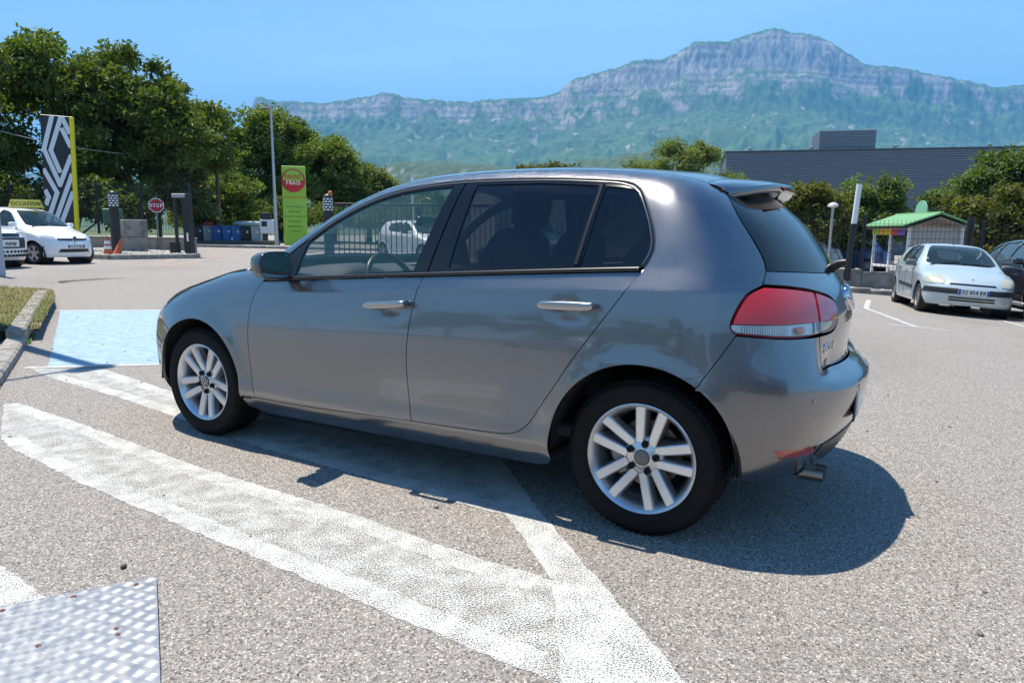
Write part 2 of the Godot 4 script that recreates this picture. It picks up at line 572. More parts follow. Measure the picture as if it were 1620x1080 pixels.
# the lot falls away to the right and rises a little to the left
func ground(x: float, z: float) -> float:
	var l := (x - CAM.x) * RH.x + (z - CAM.z) * RH.z
	if z > 2.0: l *= clamp(1.0 - (z - 2.0) / 8.0, 0.0, 1.0)
	return clamp(-.062 * ramp(l - 1.5) + .016 * ramp(-l - 4.0), -.62, .25)
func on_ground(poly: PackedVector2Array, up: float, cell := 0.5) -> MB:
	# sheet following the ground, cut into cells
	var m := MB.new()
	var lo := poly[0]; var hi := poly[0]
	for p in poly: lo = lo.min(p); hi = hi.max(p)
	var x: float = floor(lo.x / cell) * cell
	while x < hi.x:
		var z: float = floor(lo.y / cell) * cell
		while z < hi.y:
			for c in Geometry2D.intersect_polygons(poly, PackedVector2Array([Vector2(x, z), Vector2(x + cell, z), Vector2(x + cell, z + cell), Vector2(x, z + cell)])):
				var t := Geometry2D.triangulate_polygon(c)
				var base := m.v.size()
				for p in c: m.vert(Vector3(p.x, ground(p.x, p.y) + up, p.y), Vector3.UP)
				for k in range(0, t.size(), 3): m.face(base + t[k], base + t[k + 1], base + t[k + 2])
			z += cell
		x += cell
	return m
func P2(l: Array) -> PackedVector2Array: return PackedVector2Array(V2(l))
# strip of width w along a line, with slightly uneven edges
func strip(pts: Array, w: float, r: RandomNumberGenerator, rough := 0.005) -> PackedVector2Array:
	var line := densify(PackedVector2Array(V2(pts)), .03, false)
	var a := PackedVector2Array(); var b := PackedVector2Array()
	for k in line.size():
		var d := (line[min(k + 1, line.size() - 1)] - line[max(k - 1, 0)]).normalized()
		var n := Vector2(-d.y, d.x)
		a.append(line[k] + n * (w / 2 + r.randf_range(-rough, rough))); b.append(line[k] - n * (w / 2 + r.randf_range(-rough, rough)))
	b.reverse(); a.append_array(b)
	return a
func ragged(poly: Array, r: RandomNumberGenerator, rough := 0.006) -> PackedVector2Array:
	var d := densify(PackedVector2Array(V2(poly)), .03)
	for k in d.size(): d[k] += Vector2(r.randf_range(-rough, rough), r.randf_range(-rough, rough))
	return d
func stone_textures() -> Array:
	# crushed stone bound in tar: each stone its own tone, dark joints; colour and height
	var n := 2048
	var f := FastNoiseLite.new(); f.noise_type = FastNoiseLite.TYPE_CELLULAR; f.seed = 3; f.frequency = .20; f.fractal_type = FastNoiseLite.FRACTAL_NONE
	f.cellular_return_type = FastNoiseLite.RETURN_CELL_VALUE
	var cv := f.get_image(n, n); cv.convert(Image.FORMAT_L8)
	f.cellular_return_type = FastNoiseLite.RETURN_DISTANCE2_SUB
	var ce := f.get_image(n, n); ce.convert(Image.FORMAT_L8)
	var a := cv.get_data(); var e := ce.get_data()
	var out := PackedByteArray(); out.resize(n * n * 3)
	var hgt := PackedByteArray(); hgt.resize(n * n)
	var r := RandomNumberGenerator.new(); r.seed = 11
	var tone := []
	for k in 256:
		var g := r.randf()
		var v: float = lerp(.22, .40, r.randf())
		if g > .88: v = r.randf_range(.48, .66)
		elif g < .12: v = r.randf_range(.10, .16)
		var wr := r.randf_range(-.02, .05)
		if r.randf() > .95: wr = .16
		var c := lin(v * (1.10 + wr), v * (1.02 + wr * .25), v * (.955 - wr * .6))
		tone.append([c.r8, c.g8, c.b8])
	for k in n * n:
		var t: Array = tone[a[k]]
		var j: int = e[k]
		var s: float = .62 + .38 * min(1.0, j / 50.0)
		out[k * 3] = int(t[0] * s); out[k * 3 + 1] = int(t[1] * s); out[k * 3 + 2] = int(t[2] * s)
		hgt[k] = min(255, int(j * 1.6) + a[k] / 4)
	return [ImageTexture.create_from_image(Image.create_from_data(n, n, false, Image.FORMAT_RGB8, out)), ImageTexture.create_from_image(Image.create_from_data(n, n, false, Image.FORMAT_L8, hgt))]
func paint_tex(col: Color, bare: float, seed_: int) -> ImageTexture:
	# road paint worn off the stones: holes where the paint has gone
	var n := 1024
	var f := FastNoiseLite.new(); f.seed = seed_; f.frequency = .008; f.fractal_octaves = 5
	var big := f.get_seamless_image(n, n); big.convert(Image.FORMAT_L8)
	f.frequency = .16; f.fractal_octaves = 3; f.seed = seed_ + 1
	var fine := f.get_seamless_image(n, n); fine.convert(Image.FORMAT_L8)
	var b := big.get_data(); var s := fine.get_data()
	var out := PackedByteArray(); out.resize(n * n * 4)
	var c8 := [col.r8, col.g8, col.b8]
	for k in n * n:
		var wear: float = (b[k] - 128) / 128.0 * .22 + (s[k] - 128) / 128.0 * .80
		var keep := wear < bare
		var t: float = .92 + .08 * (s[k] / 255.0)
		out[k * 4] = int(c8[0] * t); out[k * 4 + 1] = int(c8[1] * t); out[k * 4 + 2] = int(c8[2] * t); out[k * 4 + 3] = 255 if keep else 0
	return ImageTexture.create_from_image(Image.create_from_data(n, n, false, Image.FORMAT_RGBA8, out))
func paint_mat(tex: ImageTexture, scale: float, hgt: Texture2D = null) -> StandardMaterial3D:
	var m := mat(Color.WHITE, .75)
	m.albedo_texture = tex; m.transparency = BaseMaterial3D.TRANSPARENCY_ALPHA_SCISSOR; m.alpha_scissor_threshold = .5
	if hgt:
		m.heightmap_enabled = true; m.heightmap_texture = hgt; m.heightmap_scale = .12
	return tri_map(m, scale)
func make_ground() -> void:
	var r := RandomNumberGenerator.new(); r.seed = 21
	var st := stone_textures()
	var asphalt := mat(Color.WHITE, .88)
	asphalt.albedo_texture = st[0]; asphalt.heightmap_enabled = true; asphalt.heightmap_texture = st[1]; asphalt.heightmap_scale = .35
	asphalt.vertex_color_use_as_albedo = true
	tri_map(asphalt, .42)
	var fn := FastNoiseLite.new(); fn.seed = 8; fn.frequency = .22; fn.fractal_octaves = 4
	var fs := FastNoiseLite.new(); fs.seed = 9; fs.frequency = .9; fs.fractal_octaves = 3
	var g := MB.new()
	var ax := []
	var x := -70.0
	while x <= 46.0:
		ax.append(x); x += .22 if x > -3.0 and x < 8.0 else .7
	var az := []
	x = -78.0
	while x <= 46.0:
		az.append(x); x += .22 if x > -4.0 and x < 4.0 else .7
	for i in ax.size():
		for j in az.size():
			var y := ground(ax[i], az[j])
			var e := .15
			var nm := Vector3(ground(ax[i] - e, az[j]) - ground(ax[i] + e, az[j]), 2 * e, ground(ax[i], az[j] - e) - ground(ax[i], az[j] + e)).normalized()
			g.vert(Vector3(ax[i], y, az[j]), nm)
			var t: float = 1.0 + .22 * fn.get_noise_2d(ax[i], az[j]) + .09 * fs.get_noise_2d(ax[i], az[j])
			g.c.append(Color(t, t * .995, t * .985))
	for i in ax.size() - 1:
		for j in az.size() - 1:
			var p := i * az.size() + j
			g.face(p, p + 1, p + az.size() + 1); g.face(p, p + az.size() + 1, p + az.size())
	structure("ground", g, asphalt)
	var field := MB.new()
	var out := [[-5000.0, -69.9, -5000.0, 5000.0], [45.9, 5000.0, -5000.0, 5000.0], [-69.9, 45.9, -5000.0, -77.9], [-69.9, 45.9, 45.9, 5000.0]]
	for o in out: field.quad(Vector3(o[0], -.75, o[2]), Vector3(o[1], -.75, o[2]), Vector3(o[1], -.75, o[3]), Vector3(o[0], -.75, o[3]), Vector3.UP)
	structure("field", field, mat(lin(.07, .10, .035), .95))
	# --- painted markings
	var white := lin(.60, .60, .58)
	var worn := paint_mat(paint_tex(white, .06, 5), .8, st[1])
	var solid := paint_mat(paint_tex(white, .22, 15), .8, st[1])
	var blue := paint_mat(paint_tex(lin(.36, .52, .64), .26, 25), .8, st[1])
	var pink := paint_mat(paint_tex(lin(.42, .33, .29), .16, 35), .8)
	var mk := func(poly: PackedVector2Array, m: Material, up: float, cell := .5) -> void:
		structure("road_marking", on_ground(poly, up, cell), m)
	# hatched area beside the car: two worn bands with fresher outlines, and the line that closes them
	var band_a := ragged([[-1.984,.388],[-1.48,.092],[-.263,.301],[.819,.40],[1.609,.36],[2.40,.30],[2.99,.945],[1.957,.890],[1.243,.836],[.344,.693],[-.406,.587],[-1.48,.496]], r)
	var band_c := ragged([[-.836,1.107],[-.824,1.037],[.087,1.104],[1.26,1.225],[2.39,1.272],[2.997,1.336],[3.40,1.339],[3.70,1.561],[3.70,1.82],[3.442,1.816],[2.966,1.783],[2.338,1.739],[1.081,1.649],[.201,1.545],[-.06,1.473]], r)
	var closing := ragged([[2.363,.297],[2.50,.30],[3.041,.850],[3.54,1.318],[4.3,2.02],[4.05,2.22],[3.60,1.80],[3.345,1.340],[2.943,.96],[2.42,.45]], r)
	var outlines := [closing]
	for ln in [[[-1.47,.13],[-.263,.335],[.819,.435],[1.609,.40],[2.36,.345]], [[-1.48,.445],[-.406,.540],[.344,.645],[1.243,.790],[1.957,.845],[2.86,.895]], [[-.80,1.085],[.087,1.150],[1.26,1.270],[2.39,1.318],[2.997,1.380],[3.30,1.383]], [[-.04,1.43],[.201,1.497],[1.081,1.600],[2.338,1.690],[2.966,1.733],[3.52,1.765]]]:
		var piece := strip(ln, .10, r, .007)
		outlines.append(biggest(Geometry2D.clip_polygons(piece, closing)))
	for band in [band_a, band_c]:
		var left: Array = [band]
		for o in outlines:
			var next := []
			for q in left:
				for c in Geometry2D.clip_polygons(q, o): next.append(c)
			left = next
		for q in left:
			if q.size() > 5: mk.call(q, worn, .002)
	for o in outlines: mk.call(o, solid, .002)
	mk.call(ragged([[1.2,2.05],[1.653,2.241],[1.879,2.259],[2.2,2.30],[2.6,2.36],[2.6,2.66],[1.9,2.60],[.9,2.4]], r), solid, .002)
	# blue bay with white borders
	mk.call(ragged([[-5.849,-1.854],[-3.6,-4.1],[.4,-1.8],[-1.95,.27]], r), blue, .002)
	mk.call(strip([[-6.1,-1.66],[-3.6,-4.15]], .09, r), solid, .004)
	mk.call(strip([[-2.05,.40],[.4,-1.78]], .09, r), solid, .004)
	# bay lines on the right and left, triangle of worn pink paint on the roadway
	mk.call(strip([[3.28,-15.3],[3.42,-12.2],[4.35,-8.9]], .10, r), solid, .004)
	mk.call(strip([[3.95,-8.95],[4.75,-9.1]], .09, r), solid, .004)
	mk.call(strip([[5.6,-13.2],[6.6,-9.0]], .10, r), solid, .004)
	mk.call(strip([[-21.0,-6.0],[-16.4,-5.55]], .10, r), solid, .004)
	mk.call(strip([[-21.2,-9.2],[-16.6,-8.6]], .10, r), solid, .004)
	var tri := P2([[-14.1,-8.5],[-18.7,-12.5],[-18.0,-13.9],[-13.7,-8.75]])
	for k in 3:
		mk.call(strip([[[-14.1,-8.6],[-18.6,-12.5]], [[-18.7,-12.4],[-18.1,-13.9]], [[-18.0,-13.8],[-13.9,-8.8]]][k], [.35, .55, .35][k], r, .02), pink, .004 + .004 * (k % 2))
	# loose stones and scraps lying about
	var bits := MB.new()
	for k in 160:
		var px := r.randf_range(-6, 6); var pz := r.randf_range(-4, 2.6)
		var s := r.randf_range(.003, .008)
		bits.blob(Vector3(px, ground(px, pz) + s * .5, pz), Vector3(s * r.randf_range(.8, 1.6), s * .7, s), .7, .7, Basis(Vector3.UP, r.randf() * 6), 6, 4)
	tag(structure("loose_grit", bits, mat(lin(.16, .15, .14), .9)), "loose grit scattered over the asphalt", "", "", "stuff")
	for s in [[2.632, 1.03, .010, "pale pebble lying between the white bands"], [4.85, -.30, .010, "dark pebble on the asphalt right of the grey hatchback"], [2.03, 2.03, .009, "dark pebble beside the chequer plate's corner"]]:
		one("pebble", MB.new().blob(Vector3(s[0], s[2] * .7, s[1]), Vector3(s[2] * 1.3, s[2] * .8, s[2]), .8, .8, Basis(Vector3.UP, s[0]), 10, 7), mat(lin(.28, .27, .25) if "pale" in s[3] else lin(.05, .05, .05), .8), s[3], "pebble", Vector3(s[0], 0, s[1]))
	one("drain_crack", on_ground(ragged([[-10.3,-4.2],[-10.75,-4.35],[-10.95,-5.2],[-10.85,-5.9],[-10.75,-5.2],[-10.55,-4.5]], r, .05), .003), mat(lin(.05, .05, .035), .95), "dark weedy crack in the asphalt beyond the blue bay", "crack")

# ---------------------------------------------------------------- chequer plate
func make_plate() -> void:
	var t := thing("chequer_plate", "aluminium five-bar chequer plate screwed down in the bottom left corner", "metal plate", Vector3(2.204, .0, 2.021))
	var e1 := Vector3(-.537, 0, .844)     # along the far edge, leftwards
	var e2 := Vector3(.878, 0, .479)      # along the right edge, towards the camera
	e2 = (e2 - e1 * e2.dot(e1)).normalized()
	t.basis = Basis(e2, Vector3.UP, -e1 * -1.0).orthonormalized()
	if t.basis.determinant() < 0: t.basis = Basis(e2, Vector3.UP, -e1)
	var zs := signf(e1.dot(t.basis.z))
	var alu := mat(lin(.40, .405, .42), .34, .80)
	alu.roughness_texture = noise_tex(.02, 512, 77, [[0, Color(.6, .6, .6)], [1, Color(1, 1, 1)]]); alu.roughness = .48
	tri_map(alu, 1.7)
	part("sheet", MB.new().box(Vector3(.75, .011, zs * .6), Vector3(1.5, .005, 1.2), .001), alu, t)
	part("shim", MB.new().box(Vector3(.77, .0045, zs * .62), Vector3(1.44, .008, 1.14), 0), mat(lin(.03, .03, .03), .9), t)
	# raised bars: groups of five, alternately turned
	var bars := MB.new()
	var pitch := .0318
	for i in 47:
		for j in 38:
			var c := Vector3(.020 + i * pitch, .0135, zs * (.020 + j * pitch))
			if c.x > 1.49 or abs(c.z) > 1.19: continue
			var a: float = .785 if (i + j) % 2 == 0 else -.785
			var bs := Basis(Vector3.UP, a)
			for k in 5:
				var o := bs * Vector3(0, 0, (k - 2) * .0058)
				var l: float = .030
				var d := bs * Vector3(l / 2, 0, 0); var w := bs * Vector3(0, 0, .0019)
				var q := c + o; var top := Vector3(0, .0026, 0)
				# low roof-shaped bar
				bars.tri(q - d, q + w, q + top, (w + top * 2).normalized()); bars.tri(q + d, q + w, q + top, (w + top * 2).normalized())
				bars.tri(q - d, q - w, q + top, (-w + top * 2).normalized()); bars.tri(q + d, q - w, q + top, (-w + top * 2).normalized())
	var bo := part("tread_bars", bars, alu, t); tag(bo, "", "", "", "stuff")
	var rust := mat(lin(.16, .07, .05), .8)
	for s in [[.035, .06], [.035, .235], [.035, .42], [.30, .11], [.335, .105], [.30, .30]]:
		part("screw", MB.new().lathe(Vector3(s[0], .0135, zs * s[1]), [Vector2(.0085, 0), Vector2(.0075, .0025), Vector2(.003, .003), Vector2(.003, .001), Vector2(0, .001)], 16, false, Basis(Vector3.RIGHT, -PI / 2)), rust, t)

# ---------------------------------------------------------------- kerbs and grass at the left
func make_kerbs() -> void:
	var conc := mat(Color.WHITE, .9)
	conc.albedo_texture = noise_tex(.02, 512, 40, [[0, lin(.16, .14, .12)], [.5, lin(.27, .25, .225)], [1, lin(.36, .34, .31)]]); conc.heightmap_enabled = true; conc.heightmap_texture = noise_tex(.06, 512, 41, [[0, Color.BLACK], [1, Color.WHITE]]); conc.heightmap_scale = .3
	tri_map(conc, .9)
	var line := [Vector2(-7.35, -2.48), Vector2(-6.17, -1.81), Vector2(-4.43, -.84), Vector2(-3.35, -.24)]
	var k1 := thing("raised_kerb", "raised stone kerb bounding the dry grass at the left edge", "kerb", Vector3(-5.0, 0, -1.15))
	for k in 3:
		var p: Vector2 = line[k]; var q: Vector2 = line[k + 1]
		var n := int(ceil(p.distance_to(q) / 1.0))
		for i in n:
			var a := p.lerp(q, (i + .006) / n); var b := p.lerp(q, (i + .994) / n)
			var d := (b - a).normalized(); var inn := Vector2(d.y, -d.x)
			if inn.x > 0: inn = -inn
			var c := (a + b) / 2 + inn * .085
			part("kerb_stone", MB.new().box(Vector3(c.x, ground(c.x, c.y) + .075, c.y) - k1.position, Vector3(a.distance_to(b), .17, .17), .022, Basis(Vector3(d.x, 0, d.y), Vector3.UP, Vector3(-d.y, 0, d.x))), conc, k1)
	var k2 := thing("dropped_kerb", "low dropped stone kerb in front of the raised kerb at the left edge", "kerb", Vector3(-2.4, 0, .3))
	var l2 := [Vector2(-3.32, -.22), Vector2(-2.62, .173), Vector2(-1.434, .857), Vector2(-.3, 1.51)]
	for k in 3:
		var p: Vector2 = l2[k]; var q: Vector2 = l2[k + 1]
		var n := int(ceil(p.distance_to(q) / 1.0))
		for i in n:
			var a := p.lerp(q, (i + .006) / n); var b := p.lerp(q, (i + .994) / n)
			var d := (b - a).normalized(); var inn := Vector2(d.y, -d.x)
			if inn.x > 0: inn = -inn
			var c := (a + b) / 2 + inn * .085
			part("kerb_stone", MB.new().box(Vector3(c.x, ground(c.x, c.y) + .015, c.y) - k2.position, Vector3(a.distance_to(b), .13, .17), .02, Basis(Vector3(d.x, 0, d.y), Vector3.UP, Vector3(-d.y, 0, d.x))), conc, k2)
	var k3 := thing("return_kerb", "rough broken kerb end running left from the raised kerb", "kerb", Vector3(-3.9, 0, .2))
	for i in 2:
		part("kerb_stone", MB.new().box(Vector3(-3.72 - i * .55, .07, .13 + i * .95) - k3.position, Vector3(.95, .17, .17), .03, Basis(Vector3.UP, 2.09)), conc, k3)
	var soil := MB.new(); var gp := P2([[-7.5,-2.6],[-6.3,-2.02],[-4.55,-1.02],[-3.5,-.44],[-3.75,.2],[-4.4,1.2],[-9,2.5],[-12,-1.5]])
	soil = on_ground(gp, .12, .5)
	structure("soil", soil, mat(lin(.16, .13, .08), .95))
	# grass blades
	var r := RandomNumberGenerator.new(); r.seed = 31
	var blade := MB.new()
	for k in 9:
		var a := r.randf() * TAU; var o := Vector3(r.randf_range(-.03, .03), 0, r.randf_range(-.03, .03))
		var d := Vector3(cos(a), 0, sin(a)); var w := Vector3(-d.z, 0, d.x) * .0028
		var h := r.randf_range(.03, .075)
		var mid := o + Vector3(0, h * .6, 0) + d * h * .2; var tip := o + Vector3(0, h, 0) + d * h * .6
		var nm := (Vector3.UP - d * .4).normalized()
		blade.quads(o - w, o + w, mid + w * .7, mid - w * .7, nm, nm, nm, nm); blade.tri(mid - w * .7, mid + w * .7, tip, nm)
	var gm := mat(Color.WHITE, .85); gm.vertex_color_use_as_albedo = true; gm.backlight_enabled = true; gm.backlight = Color(.3, .35, .15)
	var xf := []; var cl := []
	var fnn := FastNoiseLite.new(); fnn.seed = 3; fnn.frequency = .5
	while xf.size() < 15000:
		var p := Vector2(r.randf_range(-11, -3.4), r.randf_range(-2.6, 2.0))
		if not Geometry2D.is_point_in_polygon(p, gp): continue
		if fnn.get_noise_2d(p.x * 2, p.y * 2) < -.28: continue
		xf.append(Transform3D(Basis(Vector3.UP, r.randf() * TAU).scaled(Vector3.ONE * r.randf_range(.6, 1.15)), Vector3(p.x, ground(p.x, p.y) + .12, p.y)))
		var t: float = clamp(.5 + fnn.get_noise_2d(p.x, p.y) * .9 + r.randf_range(-.3, .3), 0, 1)
		cl.append(Color(.26, .22, .10).lerp(Color(.13, .17, .045), t))
	var edge_n := 0
	while edge_n < 420:
		var t := r.randf(); var p := Vector2(-6.1, -1.78).lerp(Vector2(-3.3, -.2), t) + Vector2(.02, .0) * r.randf() + Vector2(r.randf_range(-.02, .05), r.randf_range(-.02, .05))
		if fnn.get_noise_2d(p.x * 3, 0) < .05: edge_n += 1; continue
		xf.append(Transform3D(Basis(Vector3.UP, r.randf() * TAU).scaled(Vector3.ONE * r.randf_range(.5, 1.1)), Vector3(p.x + .02, ground(p.x, p.y), p.y + .02))); cl.append(Color(.12, .22, .05)); edge_n += 1
	multi("grass", blade.mesh(), xf, cl, gm, self, "dry patchy grass behind the raised kerb at the left edge")
func multi(called: String, mesh: Mesh, xf: Array, cl: Array, m: Material, parent: Node, label := "") -> MultiMeshInstance3D:
	var mm := MultiMesh.new(); mm.transform_format = MultiMesh.TRANSFORM_3D; mm.use_colors = true; mm.mesh = mesh; mm.instance_count = xf.size()
	for k in xf.size():
		mm.set_instance_transform(k, xf[k]); mm.set_instance_color(k, cl[k])
	var o := MultiMeshInstance3D.new(); o.name = called if parent != self else numbered(called); o.multimesh = mm; o.material_override = m
	parent.add_child(o, true)
	if label: tag(o, label, "", "", "stuff")
	return o

# ---------------------------------------------------------------- trees
var leaf_sets := []          # corner points of a spray of leaves, four per leaf
const SPRAY := 15
var leaf_index := PackedInt32Array()
var leaf_mat: StandardMaterial3D
var bark: StandardMaterial3D
func make_leaves() -> void:
	var r := RandomNumberGenerator.new(); r.seed = 71
	for kind in 3:
		var sets := []
		for variant in 4:
			var m := PackedVector3Array()
			for k in SPRAY:
				var d := Vector3(r.randfn(), r.randfn() * .7, r.randfn()).normalized() * pow(r.randf(), .5) * .36
				var up := (Vector3(r.randfn(), r.randfn() + .9, r.randfn())).normalized()
				var ax := up.cross(Vector3(r.randfn(), r.randfn(), r.randfn()).normalized()).normalized()
				var bx := up.cross(ax)
				var l: float = [.125, .105, .15][kind] * r.randf_range(.7, 1.3); var w: float = l * [.46, .55, .20][kind]
				m.append_array(PackedVector3Array([d - ax * l, d + bx * w + up * l * .25, d + ax * l, d - bx * w + up * l * .25]))
			sets.append(m)
		leaf_sets.append(sets)
	for k in 4200 * SPRAY:
		var b := k * 4
		leaf_index.append_array([b, b + 1, b + 2, b, b + 2, b + 3])
	leaf_mat = mat(Color.WHITE, .55); leaf_mat.vertex_color_use_as_albedo = true
	leaf_mat.backlight_enabled = true; leaf_mat.backlight = Color(.92, .95, .30)
	bark = mat(Color.WHITE, .95); bark.albedo_texture = noise_tex(.05, 256, 51, [[0, lin(.05, .04, .03)], [1, lin(.17, .14, .11)]]); tri_map(bark, 1.2)
# lobes: [dx, y, dz, rx, ry, rz] about the foot
func tree(called: String, label: String, x: float, z: float, lobes: Array, count: int, kind: int, ca: Color, cb: Color, seed_: int, group: String, leaf := 1.0, trunk_r := .22) -> void:
	var r := RandomNumberGenerator.new(); r.seed = seed_
	var t := thing(called, label, "tree", Vector3(x, ground(x, z), z), 0, group)
	var wood := MB.new()
	var toph := 0.0
	for l in lobes: toph = max(toph, l[1])
	var crown_c := Vector3.ZERO
	for l in lobes: crown_c += Vector3(l[0], l[1], l[2])
	crown_c /= lobes.size()
	var fork := Vector3(crown_c.x * .4, crown_c.y * .45, crown_c.z * .4)
	wood.tube([Vector3(0, -.1, 0), fork * .5 + Vector3(r.randf_range(-.1, .1), 0, r.randf_range(-.1, .1)), fork], [trunk_r * 1.25, trunk_r, trunk_r * .8], 9)
	for l in lobes:
		var c := Vector3(l[0], l[1], l[2])
		var mid := fork.lerp(c, .5) + Vector3(r.randfn() * .2, l[4] * .15, r.randfn() * .2)
		wood.tube([fork - Vector3(0, .3, 0), mid, c + Vector3(0, l[4] * .3, 0)], [trunk_r * .55, trunk_r * .36, trunk_r * .12], 6)
		for k in 5:
			var d := Vector3(r.randfn() * l[3], r.randfn() * l[4] * .6 + l[4] * .2, r.randfn() * l[5]) * .55
			wood.tube([mid.lerp(c, r.randf()), c + d], [trunk_r * .22, trunk_r * .05], 5)
	part("trunk", wood, bark, t)
	var pv := PackedVector3Array(); var pc := PackedColorArray(); var one_c := PackedColorArray(); one_c.resize(SPRAY * 4)
	var sprays := 0
	var vol := 0.0
	for l in lobes: vol += pow(l[3] * l[4] * l[5], .667)
	var fn := FastNoiseLite.new(); fn.seed = seed_; fn.frequency = .55
	for l in lobes:
		var n := int(count * pow(l[3] * l[4] * l[5], .667) / vol)
		# boughs: leaf clusters gather in clumps over the lobe
		var boughs := []
		var nb := int(clamp(n / 22.0, 8, 160))
		for k in nb:
			var d := Vector3(r.randfn(), r.randfn(), r.randfn()).normalized()
			if d.y < -.35: d.y *= -.6
			var rr: float = lerp(.62, 1.04, sqrt(r.randf()))
			boughs.append([Vector3(l[0] + d.x * l[3] * rr, l[1] + d.y * l[4] * rr, l[2] + d.z * l[5] * rr), r.randf_range(.55, 1.1), r.randf_range(-.25, .25)])
		for k in n:
			var b: Array = boughs[r.randi() % nb]
			var q: Vector3 = b[0] + Vector3(r.randfn(), r.randfn() * .55, r.randfn()) * .42 * b[1] * leaf
			var s: float = r.randf_range(.75, 1.45) * leaf
			pv.append_array(Transform3D((Basis(Vector3.UP, r.randf() * TAU) * Basis(Vector3.RIGHT, r.randfn() * .35)).scaled(Vector3.ONE * s), q) * leaf_sets[kind][r.randi() % 4])
			var v: float = clamp(.5 + b[2] + fn.get_noise_3dv(q) * .5 + r.randf_range(-.22, .22), 0, 1)
			one_c.fill(ca.lerp(cb, v)); pc.append_array(one_c); sprays += 1
	var am := ArrayMesh.new(); var arr := []; arr.resize(Mesh.ARRAY_MAX)
	arr[Mesh.ARRAY_VERTEX] = pv; arr[Mesh.ARRAY_COLOR] = pc; arr[Mesh.ARRAY_INDEX] = leaf_index.slice(0, sprays * SPRAY * 6)
	am.add_surface_from_arrays(Mesh.PRIMITIVE_TRIANGLES, arr)
	var o := MeshInstance3D.new(); o.name = "crown"; o.mesh = am; o.material_override = leaf_mat; t.add_child(o)
func make_trees() -> void:
	make_leaves()
	var da := Color(.060, .095, .018); var db := Color(.20, .265, .055)       # dark broadleaf
	var ma := Color(.085, .13, .024); var mb := Color(.27, .34, .075)       # sunnier green
	var ya := Color(.10, .14, .03); var yb := Color(.28, .32, .09)        # yellow green, in seed
	var g1 := "trees behind the left-hand fence"
	tree("broadleaf_tree", "tallest dark tree cut by the left edge of the picture", -33.5, -10.8, [[0, 7.6, 0, 3.0, 3.2, 2.8], [1.2, 4.8, 1.0, 2.8, 2.8, 2.6], [-1, 4.2, 2.5, 2.6, 3, 2.6]], 2730, 0, da, db, 101, g1)
	tree("broadleaf_tree", "broad dark green tree behind the striped totem", -36.5, -18.0, [[0, 7.6, 0, 3.4, 3.0, 3.2], [-2.6, 7.4, 2.0, 2.8, 2.8, 2.8], [2.4, 5.9, -1.8, 2.8, 2.8, 2.8], [0, 3.4, 1, 4.0, 2.8, 3.2]], 3990, 0, da, db, 102, g1, 1.05)
	tree("broadleaf_tree", "dark rounded tree between the totem and the stop sign", -34.4, -21.2, [[0, 7.4, 0, 3.2, 3.0, 3.0], [1.8, 5.2, -1.6, 2.8, 3.0, 2.6], [-1.4, 4.0, .6, 3.0, 3.2, 2.8]], 2940, 0, da, db, 103, g1)
	tree("silvery_shrub_tree", "tree with pale flowering edge above the stop sign", -35.1, -22.7, [[0, 4.0, 0, 2.2, 2.6, 2.0], [.9, 2.6, -1.0, 1.6, 2.2, 1.5], [-.8, 5.4, .4, 1.6, 1.6, 1.5]], 1512, 1, Color(.05, .09, .03), Color(.26, .30, .17), 104, g1, .9, .14)
	tree("locust_tree", "light green tree behind the wooden utility pole", -41.5, -31.2, [[0, 6.9, 0, 2.6, 2.4, 2.5], [-2.2, 5.4, 1.2, 2.2, 2.3, 2.2], [1.8, 5.4, -1.2, 2.3, 2.5, 2.2], [0, 3.4, .4, 3.6, 2.8, 3.0]], 3150, 1, ma, mb, 105, g1)
	tree("locust_tree", "feathery green tree left of the tall street lamp", -38.2, -34.6, [[0, 7.4, 0, 2.3, 2.4, 2.2], [1.8, 5.8, -1.4, 2.0, 2.4, 2.0], [-1.4, 5.0, .8, 2.8, 2.8, 2.6], [.8, 3.0, -.4, 3.2, 2.6, 2.8]], 3150, 1, ma, mb, 106, g1)
	tree("locust_tree", "slim green tree just right of the tall street lamp", -36.2, -38.2, [[0, 5.6, 0, 1.7, 2.3, 1.7], [.4, 3.6, -.5, 2.0, 2.4, 2.0]], 1764, 1, ma, mb, 107, g1)
	tree("yellow_green_tree", "yellow-green tree behind the lime green sign", -35.0, -41.0, [[0, 4.3, 0, 2.0, 2.1, 1.9], [1.4, 3.0, -1.2, 1.7, 2.0, 1.7], [-1.5, 3.2, .8, 2.2, 2.4, 2.0]], 1890, 1, ya, yb, 108, g1)
	tree("yellow_green_tree", "low yellow-green tree sloping down behind the gate pillar", -31.0, -43.0, [[0, 2.6, 0, 1.6, 1.8, 1.5], [1.3, 1.9, -1.0, 1.2, 1.4, 1.2]], 1260, 1, ya, yb, 109, g1)
	tree("clipped_shrub", "bright rounded shrub left of the utility pole behind the bins", -36.2, -26.6, [[0, 2.5, 0, 1.3, 1.6, 1.2], [-.4, 1.3, .3, 1.5, 1.3, 1.3]], 798, 1, ma, mb, 110, g1, .8, .1)
	tree("clipped_shrub", "bright rounded shrub right of the utility pole behind the bins", -34.9, -28.2, [[0, 3.0, 0, 1.4, 1.7, 1.3], [.3, 1.5, .2, 1.6, 1.5, 1.3]], 882, 1, ma, mb, 111, g1, .8, .1)
	tree("hedge_shrub", "dark undergrowth shrub behind the fence below the totem trees", -32.4, -16.6, [[0, 1.5, 0, 2.4, 1.7, 1.6], [-2.6, 1.6, 1.8, 2.4, 1.8, 1.6], [1.0, 1.3, -1.8, 1.6, 1.5, 1.3]], 1764, 0, da, db, 112, g1, .9, .1)
